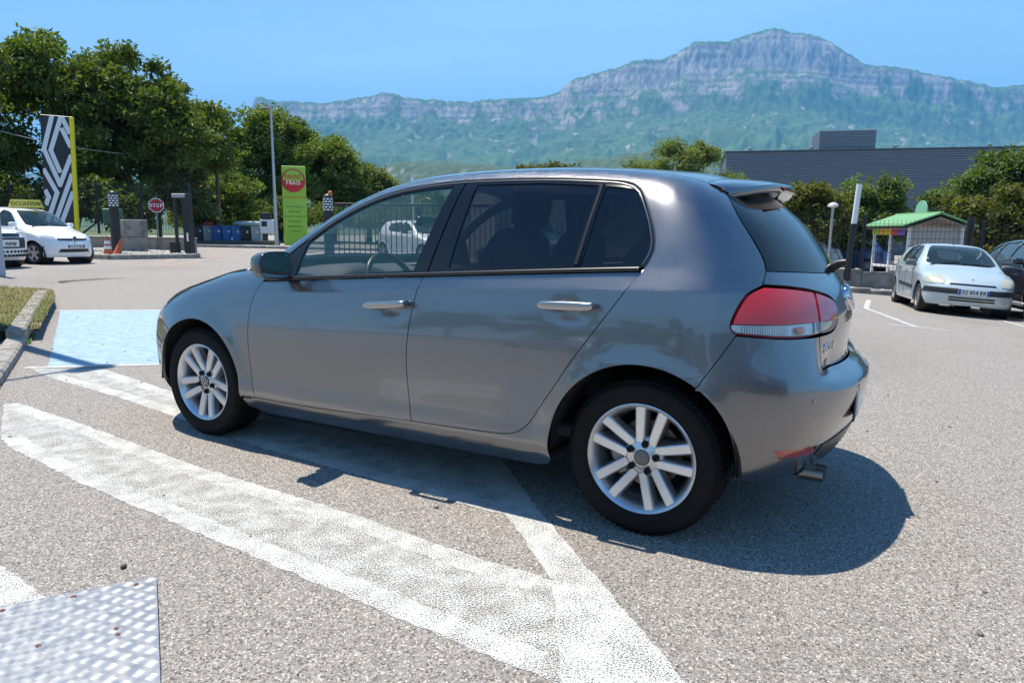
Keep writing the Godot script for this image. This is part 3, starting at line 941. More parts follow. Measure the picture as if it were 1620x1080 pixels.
	tree("hedge_shrub", "dense shrub behind the pale slatted fence at the far left", -35.5, -11.0, [[0, 1.9, 0, 2.4, 2.2, 2.0], [-1.4, 1.8, 3.2, 2.4, 2.2, 2.2], [.8, 1.7, -3.0, 2.4, 2.0, 2.0]], 2600, 0, da, db, 115, g1, 1.0, .1)
	tree("hedge_shrub", "dark undergrowth shrub behind the row of bins", -36.4, -31.4, [[0, 1.4, 0, 2.6, 1.6, 1.6], [2.6, 1.4, -1.6, 2.6, 1.7, 1.6], [-2.6, 1.3, 1.8, 2.4, 1.6, 1.5]], 1764, 0, da, db, 113, g1, .9, .1)
	tree("hedge_shrub", "dark undergrowth shrub behind the lime green sign", -31.4, -37.5, [[0, 1.3, 0, 2.6, 1.6, 1.6], [2.8, 1.2, -1.8, 2.4, 1.6, 1.5]], 1176, 0, da, db, 114, g1, .9, .1)
	var g2 := "trees before the dark blue hall"
	tree("feathery_tree", "tall feathery tree rising over the grey hatchback's roof", -10.3, -44.3, [[-.2, 6.4, 0, 1.1, 1.9, 1.1], [1.3, 6.2, -.8, .9, 2.0, 1.0], [-2.0, 5.5, 1.2, 1.2, 1.4, 1.1], [.2, 4.2, 0, 2.8, 1.3, 2.0]], 760, 2, Color(.13, .17, .05), Color(.30, .35, .15), 121, g2, 1.0)
	tree("feathery_tree", "low bushy tree at the left end of the dark blue hall", -7.9, -45.6, [[0, 4.4, 0, 1.6, 1.6, 1.4], [-.5, 3, 0, 1.8, 1.8, 1.5]], 546, 2, Color(.13, .17, .05), Color(.30, .35, .15), 122, g2, 1.0, .15)
	tree("small_tree", "treetop just showing over the middle of the grey roof", -18.5, -42.0, [[0, 5.0, 0, .9, 1.1, .9], [-1.6, 4.7, 1, .8, 1.0, .8], [1.6, 4.6, -1, .9, 1.1, .9]], 504, 0, Color(.09, .09, .02), Color(.20, .19, .06), 123, g2, .9, .12)
	var oa := Color(.08, .095, .024); var ob := Color(.24, .235, .065)
	tree("maple_tree", "round olive tree right above the grey hatchback's spoiler", -.75, -32.4, [[.2, 3.0, 0, 1.0, 1.1, 1.0], [-.9, 2.6, .6, .8, 1.0, .8], [.9, 2.4, -.6, .9, 1.2, .9], [0, 1.9, 0, 1.5, 1.2, 1.3]], 1512, 0, oa, ob, 124, g2, .72, .12)
	var pa := Color(.075, .125, .035); var pb := Color(.24, .31, .11)
	tree("pear_tree", "narrow pointed tree behind the black and white post", 1.35, -35.2, [[0, 3.2, 0, .6, 1.2, .6], [0, 1.9, 0, 1.2, 1.6, 1.1]], 798, 1, pa, pb, 125, g2, .72, .09)
	tree("pear_tree", "narrow pointed tree above the shelter's green roof", 2.45, -35.6, [[0, 3.2, 0, .6, 1.2, .6], [.2, 1.9, 0, 1.2, 1.6, 1.1]], 798, 1, pa, pb, 126, g2, .72, .09)
	tree("pear_tree", "smallest pointed tree between the shelter and the big maple", 5.0, -37.6, [[0, 3.2, 0, .6, 1.1, .6], [0, 2.0, 0, .9, 1.3, .9]], 504, 1, pa, pb, 127, g2, .72, .09)
	tree("maple_tree", "low olive tree right behind the shelter roof", 6.1, -33.6, [[0, 2.4, 0, 1.1, 1.2, 1.0], [.9, 1.6, 0, 1.2, 1.4, 1.1]], 756, 0, oa, ob, 128, g2, .72, .1)
	tree("plane_tree", "tall pale green tree towering over the navy estate car", 7.6, -33.2, [[0, 4.3, 0, 1.4, 1.4, 1.3], [-.9, 3.2, .3, 1.2, 1.4, 1.1], [1.1, 3.4, -.4, 1.2, 1.5, 1.1]], 1512, 1, pa, Color(.18, .25, .085), 129, g2, .8, .14)
	tree("maple_tree", "dense olive maple in front of the tall pale tree", 7.9, -29.2, [[0, 2.6, 0, 1.3, 1.2, 1.2], [1.5, 2.3, -.3, 1.3, 1.4, 1.1], [-1.3, 2.1, .2, 1.2, 1.5, 1.1], [.4, 1.4, .3, 2.2, 1.4, 1.4]], 2184, 0, oa, ob, 130, g2, .72, .12)
	tree("maple_tree", "dense olive maple cut by the right edge of the picture", 10.4, -29.8, [[0, 2.6, 0, 1.4, 1.4, 1.2], [.4, 1.5, .3, 1.8, 1.5, 1.4]], 1344, 0, oa, ob, 131, g2, .72, .12)
	var g3 := "trees behind the camera"
	for k in 7:
		tree("roadside_tree", "tree number %s of the row behind the camera, mirrored in the grey doors" % ["one", "two", "three", "four", "five", "six", "seven"][k], -24.0 + k * 7.2, 38.0 + (k % 3) * 3.0, [[0, 5.2 + (k % 2), 0, 3.0, 2.6, 2.8], [1.6, 3.4, -.6, 2.6, 2.2, 2.4], [-1.6, 3.6, .4, 2.6, 2.4, 2.4]], 630, 0, da, db, 140 + k, g3, 1.5)

# ---------------------------------------------------------------- mountains
func make_mountains() -> void:
	# far massif: skyline as (sideways / ahead, height / ahead)
	var sky := [[-.95,.060],[-.70,.075],[-.50,.090],[-.42,.100],[-.375,.125],[-.359,.1628],[-.357,.1728],[-.348,.1778],[-.331,.173],[-.296,.1717],[-.271,.1695],[-.236,.174],[-.201,.1792],[-.176,.1836],[-.167,.1829],[-.141,.1773],[-.098,.1753],[-.064,.174],[-.029,.1768],[.005,.1788],[.048,.1833],[.065,.1917],[.074,.20],[.099,.2101],[.133,.2186],[.167,.2295],[.201,.2323],[.23,.2464],[.243,.2546],[.277,.2549],[.31,.2633],[.335,.2707],[.356,.2725],[.369,.2678],[.404,.2641],[.43,.2539],[.452,.2404],[.475,.2284],[.518,.2247],[.57,.2146],[.622,.2069],[.657,.1999],[.691,.2035],[.80,.195],[.95,.17],[1.2,.15]]
	var cr := CarBody.new()
	var prof := CarBody.lut(sky)
	var fh := Vector3(-.501935, 0, -.864907)
	var n1 := FastNoiseLite.new(); n1.seed = 4; n1.frequency = .0008; n1.fractal_octaves = 5; n1.fractal_type = FastNoiseLite.FRACTAL_RIDGED
	var n2 := FastNoiseLite.new(); n2.seed = 14; n2.frequency = .006; n2.fractal_octaves = 5
	var n3 := FastNoiseLite.new(); n3.seed = 24; n3.frequency = .0022; n3.fractal_octaves = 4
	var strata := FastNoiseLite.new(); strata.seed = 33; strata.frequency = .02; strata.fractal_octaves = 3
	var shape := func(f: float, cliff: float) -> float:
		# share of the crest height reached at share f of the way to the crest: wooded slope, then the cliff band
		var slope: float = pow(f, 1.25) * (1.0 - cliff)
		return slope + cliff * (.45 * CarBody.ss(.86, .93, f) + .55 * CarBody.ss(.945, .99, f))
	var rise := func(u: float) -> float:
		if u > 1.0: return u
		return u * 1.5 if u < .5 else .75 + (u - .5) * .5
	var spread := func(u: float) -> float:
		if u < .08: return lerp(-1.05, -.50, u / .08)
		if u > .90: return lerp(.80, 1.75, (u - .90) / .10)
		return lerp(-.50, .80, (u - .08) / .82)
	var m := MB.new()
	var NT := 900; var NR := 176
	var r0 := 2600.0; var r1 := 7600.0
	for i in NT + 1:
		var t: float = spread.call(float(i) / NT)
		var crest: float = CarBody.at(prof, t) * CarBody.ss(-1.05, -.6, t) * (1.0 - CarBody.ss(1.0, 1.75, t)) + .0016 * n2.get_noise_2d(t * 9000.0, 50.0) + .0016 * n2.get_noise_2d(t * 22000.0, 90.0)
		var cliff: float = lerp(.20, .26, CarBody.ss(.0, .35, t))
		for j in NR + 1:
			var f: float = rise.call(float(j) / (NR - 14))
			var d: float = lerp(r0, r1, f)
			var p := CAM + (fh + RH * t) * d
			var h: float
			if f <= 1.0:
				h = crest * d * shape.call(f, cliff) * (d / r1 * .0 + 1.0)
				var amp: float = 300.0 * sin(PI * clamp(f, 0, 1)) * (1.0 - .62 * f)
				h += amp * (n1.get_noise_2d(p.x, p.z)) + 38.0 * n3.get_noise_2d(p.x, p.z) * min(1.0, f * 4.0) * (1.0 - .7 * CarBody.ss(.93, 1.0, f))
				h += 6.0 * n2.get_noise_2d(p.x * 2.2, p.z * 2.2) * CarBody.ss(0, .1, f)
				if f > .8: h += 46.0 * n2.get_noise_2d(p.x * 1.3 + 99, p.z * 1.3) * CarBody.ss(.84, .92, f) * (1.0 - CarBody.ss(.975, 1.0, f))
			else:
				h = crest * d * (1.0 - (f - 1.0) * 2.2)
			m.vert(Vector3(p.x, h - 1.0, p.z), Vector3.UP)
	var w := NR + 1
	for i in NT + 1:
		for j in NR + 1:
			var a := m.v[min(i + 1, NT) * w + j] - m.v[max(i - 1, 0) * w + j]; var b := m.v[i * w + min(j + 1, NR)] - m.v[i * w + max(j - 1, 0)]
			var nn := a.cross(b).normalized()
			if nn.y < 0: nn = -nn
			m.n[i * w + j] = nn
			var p := m.v[i * w + j]
			var tt: float = spread.call(float(i) / NT)
			var f: float = rise.call(float(j) / (NR - 14))
			var steep := 1.0 - nn.y
			var forest := Color(.045, .095, .018).lerp(Color(.10, .175, .034), clamp(.5 + n2.get_noise_2d(p.x * 2.0, p.z * 2.0) * 1.1, 0, 1))
			var meadow := Color(.16, .18, .06)
			var rock := Color(.17, .15, .12).lerp(Color(.52, .45, .36), clamp(.5 + strata.get_noise_2d(p.y * 1.3, (p.x + p.z) * .07) * 1.3, 0, 1))
			var bare: float = CarBody.ss(.30, .44, steep + n3.get_noise_2d(p.x * 1.4, p.z * 1.4) * .20 + strata.get_noise_2d(p.y * .9, (p.x - p.z) * .06) * .12)
			var line: float = lerp(lerp(lerp(.950, .895, CarBody.ss(-.06, .08, tt)), .915, CarBody.ss(.27, .36, tt)), .972, CarBody.ss(.42, .52, tt))
			bare *= CarBody.ss(line - .012, line + .012, f + n3.get_noise_2d(p.x * 1.5, p.z * 1.5) * .05)
			if f > .66 and n3.get_noise_2d(p.x * 2.0 + 500, p.z * 2.0) > .50: bare = max(bare, .75)
			var c := forest
			if f > .34 and f < .50 and n3.get_noise_2d(p.x * 1.6, p.z * 1.6 + 300) > .33: c = meadow
			m.c.append(c.lerp(rock, clamp(bare, 0, 1)))
	for i in NT:
		for j in NR:
			var p := i * w + j
			m.face(p, p + 1, p + w + 1); m.face(p, p + w + 1, p + w)
	var mm := mat(Color.WHITE, .95); mm.vertex_color_use_as_albedo = true
	structure("mountain", m, mm)
	# nearer rocky spur, with woods on its back
	var sp := CarBody.lut([[-.60,.01],[-.30,.015],[-.222,.028],[-.195,.061],[-.186,.078],[-.151,.092],[-.099,.092],[-.046,.0876],[.041,.089],[.111,.100],[.163,.1066],[.215,.1097],[.30,.10],[.5,.09],[.9,.06]])
	var s := MB.new()
	var N2 := 320; var M2 := 60
	for i in N2 + 1:
		var t: float = lerp(-.6, .9, float(i) / N2)
		for j in M2 + 1:
			var f := float(j) / (M2 - 12)
			var d: float = lerp(1900.0, 2800.0, f)
			var p := CAM + (fh + RH * t) * d
			var rocky: float = 1.0 - CarBody.ss(-.02, .08, t)
			var sh: float = lerp(pow(min(f, 1.0), 1.1), .35 * min(f, 1.0) + .65 * CarBody.ss(.45, 1.0, f), rocky)
			var h: float = CarBody.at(sp, t) * d * (sh if f <= 1.0 else 1.0 - (f - 1.0) * 1.5)
			h += (14.0 * n2.get_noise_2d(p.x * 3.5, p.z * 3.5) + 12.0 * n1.get_noise_2d(p.x * 3, p.z * 3)) * min(1.0, f * 3.0)
			s.vert(Vector3(p.x, h - 1.0, p.z), Vector3.UP)
	var w2 := M2 + 1
	for i in N2 + 1:
		for j in M2 + 1:
			var a := s.v[min(i + 1, N2) * w2 + j] - s.v[max(i - 1, 0) * w2 + j]; var b := s.v[i * w2 + min(j + 1, M2)] - s.v[i * w2 + max(j - 1, 0)]
			var nn := a.cross(b).normalized()
			if nn.y < 0: nn = -nn
			s.n[i * w2 + j] = nn
			var p := s.v[i * w2 + j]
			var t: float = lerp(-.6, .9, float(i) / N2)
			var rocky: float = 1.0 - CarBody.ss(-.02, .08, t)
			var forest := Color(.035, .065, .018).lerp(Color(.085, .125, .036), clamp(.5 + n2.get_noise_2d(p.x * 5.0, p.z * 5.0) * 1.1, 0, 1))
			var rock := Color(.22, .18, .15).lerp(Color(.42, .36, .30), clamp(.5 + strata.get_noise_2d(p.y * 3.0, (p.x + p.z) * .3), 0, 1))
			var bare: float = CarBody.ss(.22, .38, 1.0 - nn.y + n2.get_noise_2d(p.x * 6, p.z * 6) * .25) * rocky
			s.c.append(forest.lerp(rock, bare))
	for i in N2:
		for j in M2:
			var p := i * w2 + j
			s.face(p, p + 1, p + w2 + 1); s.face(p, p + w2 + 1, p + w2)
	structure("rocky_spur", s, mm)

# ---------------------------------------------------------------- things on the left
func to_cam(x: float, z: float, extra := 0.0) -> float: return atan2(CAM.x - x, CAM.z - z) + extra
func gp(x: float, z: float) -> Vector3: return Vector3(x, ground(x, z), z)
func make_left() -> void:
	var black := mat(lin(.014, .014, .015), .45); var white := mat(lin(.75, .76, .77), .5); var grey := mat(lin(.35, .36, .37), .45, .5)
	var conc := mat(Color.WHITE, .9); conc.albedo_texture = noise_tex(.015, 256, 61, [[0, lin(.14, .12, .10)], [.5, lin(.26, .24, .21)], [1, lin(.36, .33, .30)]]); tri_map(conc, .6)
	# totem with the white diamond stripes
	var tp := gp(-23.2, -10.95)
	var t := thing("striped_totem", "tall black sign totem with white diamond stripes and a yellow side", "sign", tp, to_cam(tp.x, tp.z, -.22))
	t.rotation.z = -.03
	part("panel_board", MB.new().box(Vector3(0, 2.45, 0), Vector3(.90, 4.90, .16), .01), mat(lin(.012, .013, .018), .35), t)
	part("yellow_side", MB.new().box(Vector3(.51, 2.45, -.02), Vector3(.12, 4.90, .22), .01), mat(lin(.72, .60, .01), .4), t)
	var wm := mat(lin(.62, .66, .70), .45)
	var face := PackedVector2Array([Vector2(0, 0), Vector2(120, 0), Vector2(120, 520), Vector2(0, 520)])
	for ln in [[[52, -10], [9, 142], [68, 290], [122, 160]], [[120, 70], [93, 8], [84, 8], [37, 145], [72, 238]], [[86, 48], [122, 128]], [[2, 225], [54, 325], [8, 450]], [[4, 315], [18, 345], [4, 380]], [[122, 240], [40, 450]], [[122, 318], [66, 455]]]:
		for pl in Geometry2D.offset_polyline(PackedVector2Array(V2(ln)), 9.5, Geometry2D.JOIN_MITER, Geometry2D.END_BUTT):
			for c in Geometry2D.intersect_polygons(pl, face):
				var q := PackedVector2Array()
				for p in c: q.append(Vector2(p.x * .0075 - .45, p.y * .0083))
				part("white_stripe", MB.new().prism(q, .004, .006, Basis(Vector3(1, 0, 0), PI / 2), Vector3(0, 4.88, .080)), wm, t)
	# tall bollards with patterned heads
	for bo in [[-19.4, -10.75, "black bollard with a white patterned head beside the traffic cones"], [-11.7, -12.9, "black bollard with a white patterned head at the sliding gate"]]:
		var q := gp(bo[0], bo[1])
		var b := thing("tall_bollard", bo[2], "bollard", q, to_cam(q.x, q.z), "tall bollards")
		part("post", MB.new().lathe(Vector3.ZERO, [Vector2(.15, 0), Vector2(.15, 1.68)], 24, true, Basis(Vector3.RIGHT, -PI / 2)), black, b)
		part("head", MB.new().lathe(Vector3.ZERO, [Vector2(.145, 1.68), Vector2(.145, 2.10), Vector2(.13, 2.16), Vector2(.08, 2.21), Vector2(0, 2.23)], 24, false, Basis(Vector3.RIGHT, -PI / 2)), mat(lin(.03, .03, .032), .4), b)
		for j in 5:
			for k in 8:
				var a := TAU * (k + (j % 2) * .5) / 8
				part("white_mark", MB.new().box(Basis(Vector3.UP, a) * Vector3(0, 0, .146) + Vector3(0, 1.74 + j * .08, 0), Vector3(.075, .045, .008), .001, Basis(Vector3.UP, a)), white, b)
	# traffic cones
	var orange := mat(lin(.52, .13, .05), .7)
	for cn in [[-18.9, -10.15, .60, 0.0, "orange and white traffic cone standing upright before the bollard"], [-19.05, -10.55, .54, -.28, "plain orange traffic cone leaning on the bollard"], [-19.6, -13.0, .46, 0.0, "small orange traffic cone near the black gate post"]]:
		var q := gp(cn[0], cn[1]) + Vector3(0, .13, 0)
		var c := thing("traffic_cone", cn[4], "traffic cone", q, to_cam(q.x, q.z), "traffic cones")
		c.rotation.z = cn[3]
		var h: float = cn[2]
		part("cone", MB.new().lathe(Vector3.ZERO, [Vector2(h * .24, .02), Vector2(h * .07, h), Vector2(0, h)], 20, true, Basis(Vector3.RIGHT, -PI / 2)), orange, c)
		part("base", MB.new().box(Vector3(0, .015, 0), Vector3(h * .55, .03, h * .55), .006), orange, c)
		if h > .57:
			for y in [.3, .58]: part("white_band", MB.new().lathe(Vector3.ZERO, [Vector2(h * lerp(.235, .07, y) + .008, y * h), Vector2(h * lerp(.235, .07, y + .17) + .008, (y + .17) * h)], 20, true, Basis(Vector3.RIGHT, -PI / 2)), white, c)
	# gravel island with its kerb
	var isl := P2([[-20.6,-9.55],[-18.3,-9.9],[-17.9,-12.6],[-18.4,-13.1],[-24.5,-16.5],[-27,-13.5],[-23,-10.2]])
	structure("gravel_bed", on_ground(isl, .12, .8), mat(lin(.24, .21, .17), .95))
	var r := RandomNumberGenerator.new(); r.seed = 77
	var peb := MB.new().blob(Vector3.ZERO, Vector3(.03, .02, .025), .8, .8, Basis.IDENTITY, 6, 4)
	var xf := []; var cl := []
	while xf.size() < 3500:
		var p := Vector2(r.randf_range(-25, -18), r.randf_range(-16, -9.6))
		if not Geometry2D.is_point_in_polygon(p, isl): continue
		xf.append(Transform3D(Basis(Vector3.UP, r.randf() * 6).scaled(Vector3.ONE * r.randf_range(.6, 1.8)), Vector3(p.x, ground(p.x, p.y) + .13, p.y)))
		var v := r.randf_range(.2, .6); cl.append(Color(v, v * .94, v * .85))
	var pm := mat(Color.WHITE, .9); pm.vertex_color_use_as_albedo = true
	multi("gravel", peb.mesh(), xf, cl, pm, self, "pale gravel in the kerbed bed at the left")
	var kb := thing("bed_kerb", "concrete kerb round the gravel bed beside the white city car", "kerb", gp(-18.2, -11.3))
	var kl := [Vector2(-20.7, -9.5), Vector2(-18.25, -9.82), Vector2(-17.85, -12.6), Vector2(-18.5, -13.2)]
	for k in 3:
		var p: Vector2 = kl[k]; var q: Vector2 = kl[k + 1]; var n := int(ceil(p.distance_to(q)))
		for i in n:
			var a := p.lerp(q, (i + .01) / n); var b := p.lerp(q, (i + .99) / n); var d := (b - a).normalized(); var c := (a + b) / 2
			part("kerb_stone", MB.new().box(Vector3(c.x, ground(c.x, c.y) + .07, c.y) - kb.position, Vector3(a.distance_to(b), .17, .16), .02, Basis(Vector3(d.x, 0, d.y), Vector3.UP, Vector3(-d.y, 0, d.x))), conc, kb)
	# low wall, stone block, green box, mesh fence
	var wl := thing("low_wall", "low stained concrete wall below the black mesh fence", "wall", gp(-23.6, -13.5))
	var a0 := Vector2(-27.0, -12.6); var a1 := Vector2(-20.3, -14.4)
	var wd := (a1 - a0).normalized(); var wb := Basis(Vector3(wd.x, 0, wd.y), Vector3.UP, Vector3(-wd.y, 0, wd.x))
	var wc := (a0 + a1) / 2
	part("wall_body", MB.new().box(Vector3(wc.x, .42, wc.y) - wl.position, Vector3(a0.distance_to(a1), .62, .22), .015, wb), conc, wl)
	part("coping", MB.new().box(Vector3(wc.x, .755, wc.y) - wl.position, Vector3(a0.distance_to(a1) + .04, .05, .28), .012, wb), conc, wl)
	var sb := thing("stone_block", "square stained stone block beside the patterned bollard", "block", gp(-21.1, -12.4), to_cam(-21.1, -12.4, .35))
	part("upper_stone", MB.new().box(Vector3(0, .98, 0), Vector3(.80, .62, .80), .02), conc, sb)
	part("lower_stone", MB.new().box(Vector3(0, .40, 0), Vector3(.74, .54, .74), .02), conc, sb)
	one("green_box", MB.new().box(Vector3(-21.6, 1.55, -12.0), Vector3(.62, .55, .3), .03, Basis(Vector3.UP, .7)).box(Vector3(-21.6, .7, -12.0), Vector3(.06, 1.3, .06), .005), mat(lin(.02, .10, .06), .5), "dark green cabinet on a post behind the bollard", "cabinet", gp(-21.6, -12.0))
	fence("mesh_fence", "black welded mesh fence standing on the low wall at the left", [Vector2(-31.2, -11.5), Vector2(-29.0, -12.07), Vector2(-26.8, -12.65), Vector2(-24.7, -13.22), Vector2(-22.6, -13.78), Vector2(-20.4, -14.37)], .75, 1.95, .12, black)
	var pf := thing("pale_fence", "pale slatted fence behind the white city car's roof", "fence", gp(-27.5, -7.4), to_cam(-27.5, -7.4, -.1))
	for k in 30: part("slat", MB.new().box(Vector3(-2.6 + k * .18, 1.55, 0), Vector3(.15, 1.3, .03), .004), mat(lin(.46, .46, .45), .5) if k == 0 else pf.get_child(0).material_override, pf)
	var mp := gp(-24.6, -6.6)
	var m1 := thing("banner_pole", "slim white-topped pole at the left behind the city car", "pole", mp)
	part("lower_pole", MB.new().tube([Vector3.ZERO, Vector3(0, 2.1, 0)], [.055], 10), black, m1)
	part("upper_pole", MB.new().tube([Vector3(.03, 1.3, 0), Vector3(-.05, 3.6, 0)], [.07], 10), white, m1)
	one("grey_post", MB.new().box(gp(-12.62, -4.18) + Vector3(0, .95, 0), Vector3(.14, 1.9, .14), .02), mat(lin(.40, .42, .45), .5), "grey square post at the very left edge before the white crossover", "post", gp(-12.62, -4.18))
	# stop sign
	var sp := gp(-26.7, -17.1)
	var s := thing("stop_sign", "red octagonal stop sign on a grey pole", "sign", sp, to_cam(sp.x, sp.z, .1))
	part("pole", MB.new().tube([Vector3(0, 0, -.04), Vector3(0, 2.4, -.04)], [.03], 10), grey, s)
	for k in 2:
		var oct := PackedVector2Array()
		for i in 8: oct.append(Vector2(cos(TAU * (i + .5) / 8), sin(TAU * (i + .5) / 8)) * (.345 - k * .035))
		part(["border", "red_plate"][k], MB.new().prism(oct, .0 + .006 * k, .02, Basis(Vector3(1, 0, 0), PI / 2), Vector3(0, 1.98, 0)), white if k == 0 else mat(lin(.42, .015, .02), .45), s)
	lettering("lettering", "STOP", .17, white, s, Transform3D(Basis.IDENTITY, Vector3(0, 1.98, .009)), .006)
	# gate post, utility pole with wires
	var gt := thing("gate_post", "black steel gate post with a white label left of the car's nose", "gate post", gp(-18.6, -12.95), .3)
	part("column", MB.new().box(Vector3(0, 1.12, 0), Vector3(.26, 2.24, .26), .01), black, gt)
	part("guide_post", MB.new().box(Vector3(-.42, 1.05, .1), Vector3(.09, 2.1, .09), .005), black, gt)
	part("roller_head", MB.new().box(Vector3(-.25, 2.18, .08), Vector3(.55, .14, .14), .02), grey, gt)
	part("label", MB.new().box(Vector3(.04, .72, .134), Vector3(.08, .30, .006), .001), white, gt)
	part("rail_box", MB.new().box(Vector3(-.52, .28, .1), Vector3(.30, .56, .24), .02), black, gt)
	var up := thing("utility_pole", "brown wooden utility pole behind the row of bins", "pole", gp(-33.8, -25.9))
	part("shaft", MB.new().tube([Vector3.ZERO, Vector3(.05, 5.6, 0)], [.15, .11], 12), mat(lin(.13, .085, .06), .9), up)
	var wr := []
	for k in 21:
		var u := k / 20.0
		wr.append(Vector3(-33.8, 5.5, -25.9).lerp(Vector3(-30.0, 7.0, -5.0), u) - Vector3(0, 1.2 * sin(PI * u), 0))
	one("overhead_wire", MB.new().tube(wr, [.022], 5), mat(lin(.30, .31, .32), .6), "sagging overhead wire across the dark trees on the left", "wire", wr[0])
	# verge, pavement beyond the roadway, low wall before the bins
	structure("verge", on_ground(P2([[-37,-18.5],[-24,-28.2],[-22,-27.2],[-34.6,-17.4]]), .05, 1.5), mat(lin(.20, .18, .085), .95))
	structure("pavement", on_ground(P2([[-34.6,-17.4],[-22,-27.2],[-20.9,-25.9],[-33.2,-16.2]]), .12, 1.5), mat(lin(.27, .26, .25), .9))
	var kb2 := thing("far_kerb", "pale kerb along the pavement across the roadway", "kerb", gp(-27, -21))
	for k in 16:
		var a := Vector2(-33.2, -16.2).lerp(Vector2(-20.9, -25.9), (k + .01) / 16.0); var b := Vector2(-33.2, -16.2).lerp(Vector2(-20.9, -25.9), (k + .99) / 16.0)
		var d := (b - a).normalized(); var c := (a + b) / 2
		part("kerb_stone", MB.new().box(Vector3(c.x, ground(c.x, c.y) + .06, c.y) - kb2.position, Vector3(a.distance_to(b), .15, .16), .02, Basis(Vector3(d.x, 0, d.y), Vector3.UP, Vector3(-d.y, 0, d.x))), conc, kb2)
	var bw := thing("bin_wall", "low dark stone wall in front of the row of bins", "wall", gp(-30.4, -23.4))
	var b0 := Vector2(-33.6, -21.6); var b1 := Vector2(-27.6, -25.1); var bd := (b1 - b0).normalized(); var bc := (b0 + b1) / 2
	part("wall_body", MB.new().box(Vector3(bc.x, .27, bc.y) - bw.position, Vector3(b0.distance_to(b1), .36, .22), .015, Basis(Vector3(bd.x, 0, bd.y), Vector3.UP, Vector3(-bd.y, 0, bd.x))), mat(lin(.12, .105, .09), .95), bw)
	# bins
	var bins := [lin(.045, .045, .045), lin(.26, .27, .28), lin(.03, .10, .30), lin(.03, .13, .34), lin(.03, .14, .36), lin(.02, .02, .022), lin(.34, .35, .36)]
	var ords := ["leftmost dark grey wheelie bin in the row under the trees", "light grey wheelie bin with a red bag on its lid", "first blue wheelie bin, right of the light grey one", "middle one of the three blue wheelie bins", "last blue wheelie bin, left of the black one", "black wheelie bin between the blue and the pale grey bins", "pale grey wheelie bin at the right end of the row"]
	var bs0 := Vector2(-32.25, -23.25); var bdir := Vector2(2.85, -1.65).normalized()
	for k in bins.size():
		var q: Vector2 = bs0 + bdir * (k * .555)
		var bn := thing("wheelie_bin", ords[k], "bin", gp(q.x, q.y) + Vector3(0, .02, 0), to_cam(q.x, q.y, .1 - .05 * (k % 3)), "bins in a row under the trees")
		var cm := mat(bins[k], .5)
		part("body", skin_box(.54, .60, 1.0, .80), cm, bn)
		part("lid", MB.new().box(Vector3(0, 1.03, .02), Vector3(.58, .06, .66), .02).box(Vector3(0, 1.06, -.30), Vector3(.5, .05, .08), .015), cm, bn)
		part("label", MB.new().box(Vector3(.08, .76, .292), Vector3(.10, .12, .01), .002, Basis(Vector3.RIGHT, .07)), white, bn)
		for sx in [-.22, .22]: part("wheel", MB.new().lathe(Vector3(sx, .1, -.24), [Vector2(0, -.025), Vector2(.1, -.025), Vector2(.1, .025), Vector2(0, .025)], 14, true, Basis(Vector3.UP, PI / 2)), black, bn)
	var rq: Vector2 = bs0 + bdir * .58
	one("rubbish_bag", MB.new().blob(gp(rq.x, rq.y) + Vector3(.05, 1.17, .02), Vector3(.34, .12, .2), .9, .9), mat(lin(.45, .03, .04), .4), "crumpled red bag on the light grey bin", "bag", gp(rq.x, rq.y) + Vector3(0, 1.06, 0))
	var vq: Vector2 = bs0 + bdir * 2.6 + Vector2(-.9, -1.3)
	var lidbin := thing("bottle_bank", "big dark container with a pale lid behind the blue bins", "container", gp(vq.x, vq.y), to_cam(vq.x, vq.y, .15))
	part("body", skin_box(1.8, 1.1, 1.2, 1.0), mat(lin(.02, .035, .035), .5), lidbin)
	part("lid", MB.new().blob(Vector3(0, 1.24, 0), Vector3(.98, .17, .6), .6, .4), mat(lin(.32, .40, .42), .4), lidbin)
	# street lamp, meter cabinet, lime sign
	var lp := thing("street_lamp", "tall slim grey street lamp left of the lime green sign", "street lamp", gp(-27.5, -24.8))
	part("column", MB.new().tube([Vector3.ZERO, Vector3(0, 3.0, 0), Vector3(-.03, 7.55, 0)], [.12, .085, .055], 12), mat(lin(.46, .48, .50), .45, .3), lp)
	part("lamp_head", MB.new().box(Vector3(-.30, 7.58, .1), Vector3(.70, .09, .26), .03), grey, lp)
	var mc := thing("meter_cabinet", "white meter cabinet on two legs at the foot of the street lamp", "cabinet", gp(-28.7, -25.3), to_cam(-28.7, -25.3))
	part("cabinet", MB.new().box(Vector3(0, 1.12, 0), Vector3(.92, .80, .34), .02), white, mc)
	part("dark_window", MB.new().box(Vector3(-.22, 1.27, .175), Vector3(.30, .30, .012), .004), black, mc)
	part("top_box", MB.new().box(Vector3(-.14, 1.72, -.04), Vector3(.52, .40, .25), .02), mat(lin(.03, .03, .035), .6), mc)
	for sx in [-.40, .42]: part("leg", MB.new().box(Vector3(sx, .36, 0), Vector3(.10, .74, .14), .01), white, mc)
	var lm := mat(lin(.34, .58, .05), .45)
	var gf := thing("lime_sign", "lime green shop sign with a round red name disc", "sign", gp(-28.1, -26.8), to_cam(-28.1, -26.8, -.08))
	part("board", MB.new().box(Vector3(0, 2.35, 0), Vector3(1.34, 4.6, .22), .015), lm, gf)
	var disc := part("name_disc", MB.new().lathe(Vector3(-.02, 3.82, .10), [Vector2(.67, .0), Vector2(.67, .06), Vector2(.63, .075), Vector2(0, .075)], 40, false), mat(lin(.55, .02, .03), .4), gf)
	var seg := PackedVector2Array([Vector2(-.02 - .575, 0)])
	for k in 25: seg.append(Vector2(-.02 - cos(PI * k / 24) * .575, -sin(PI * k / 24) * .575))
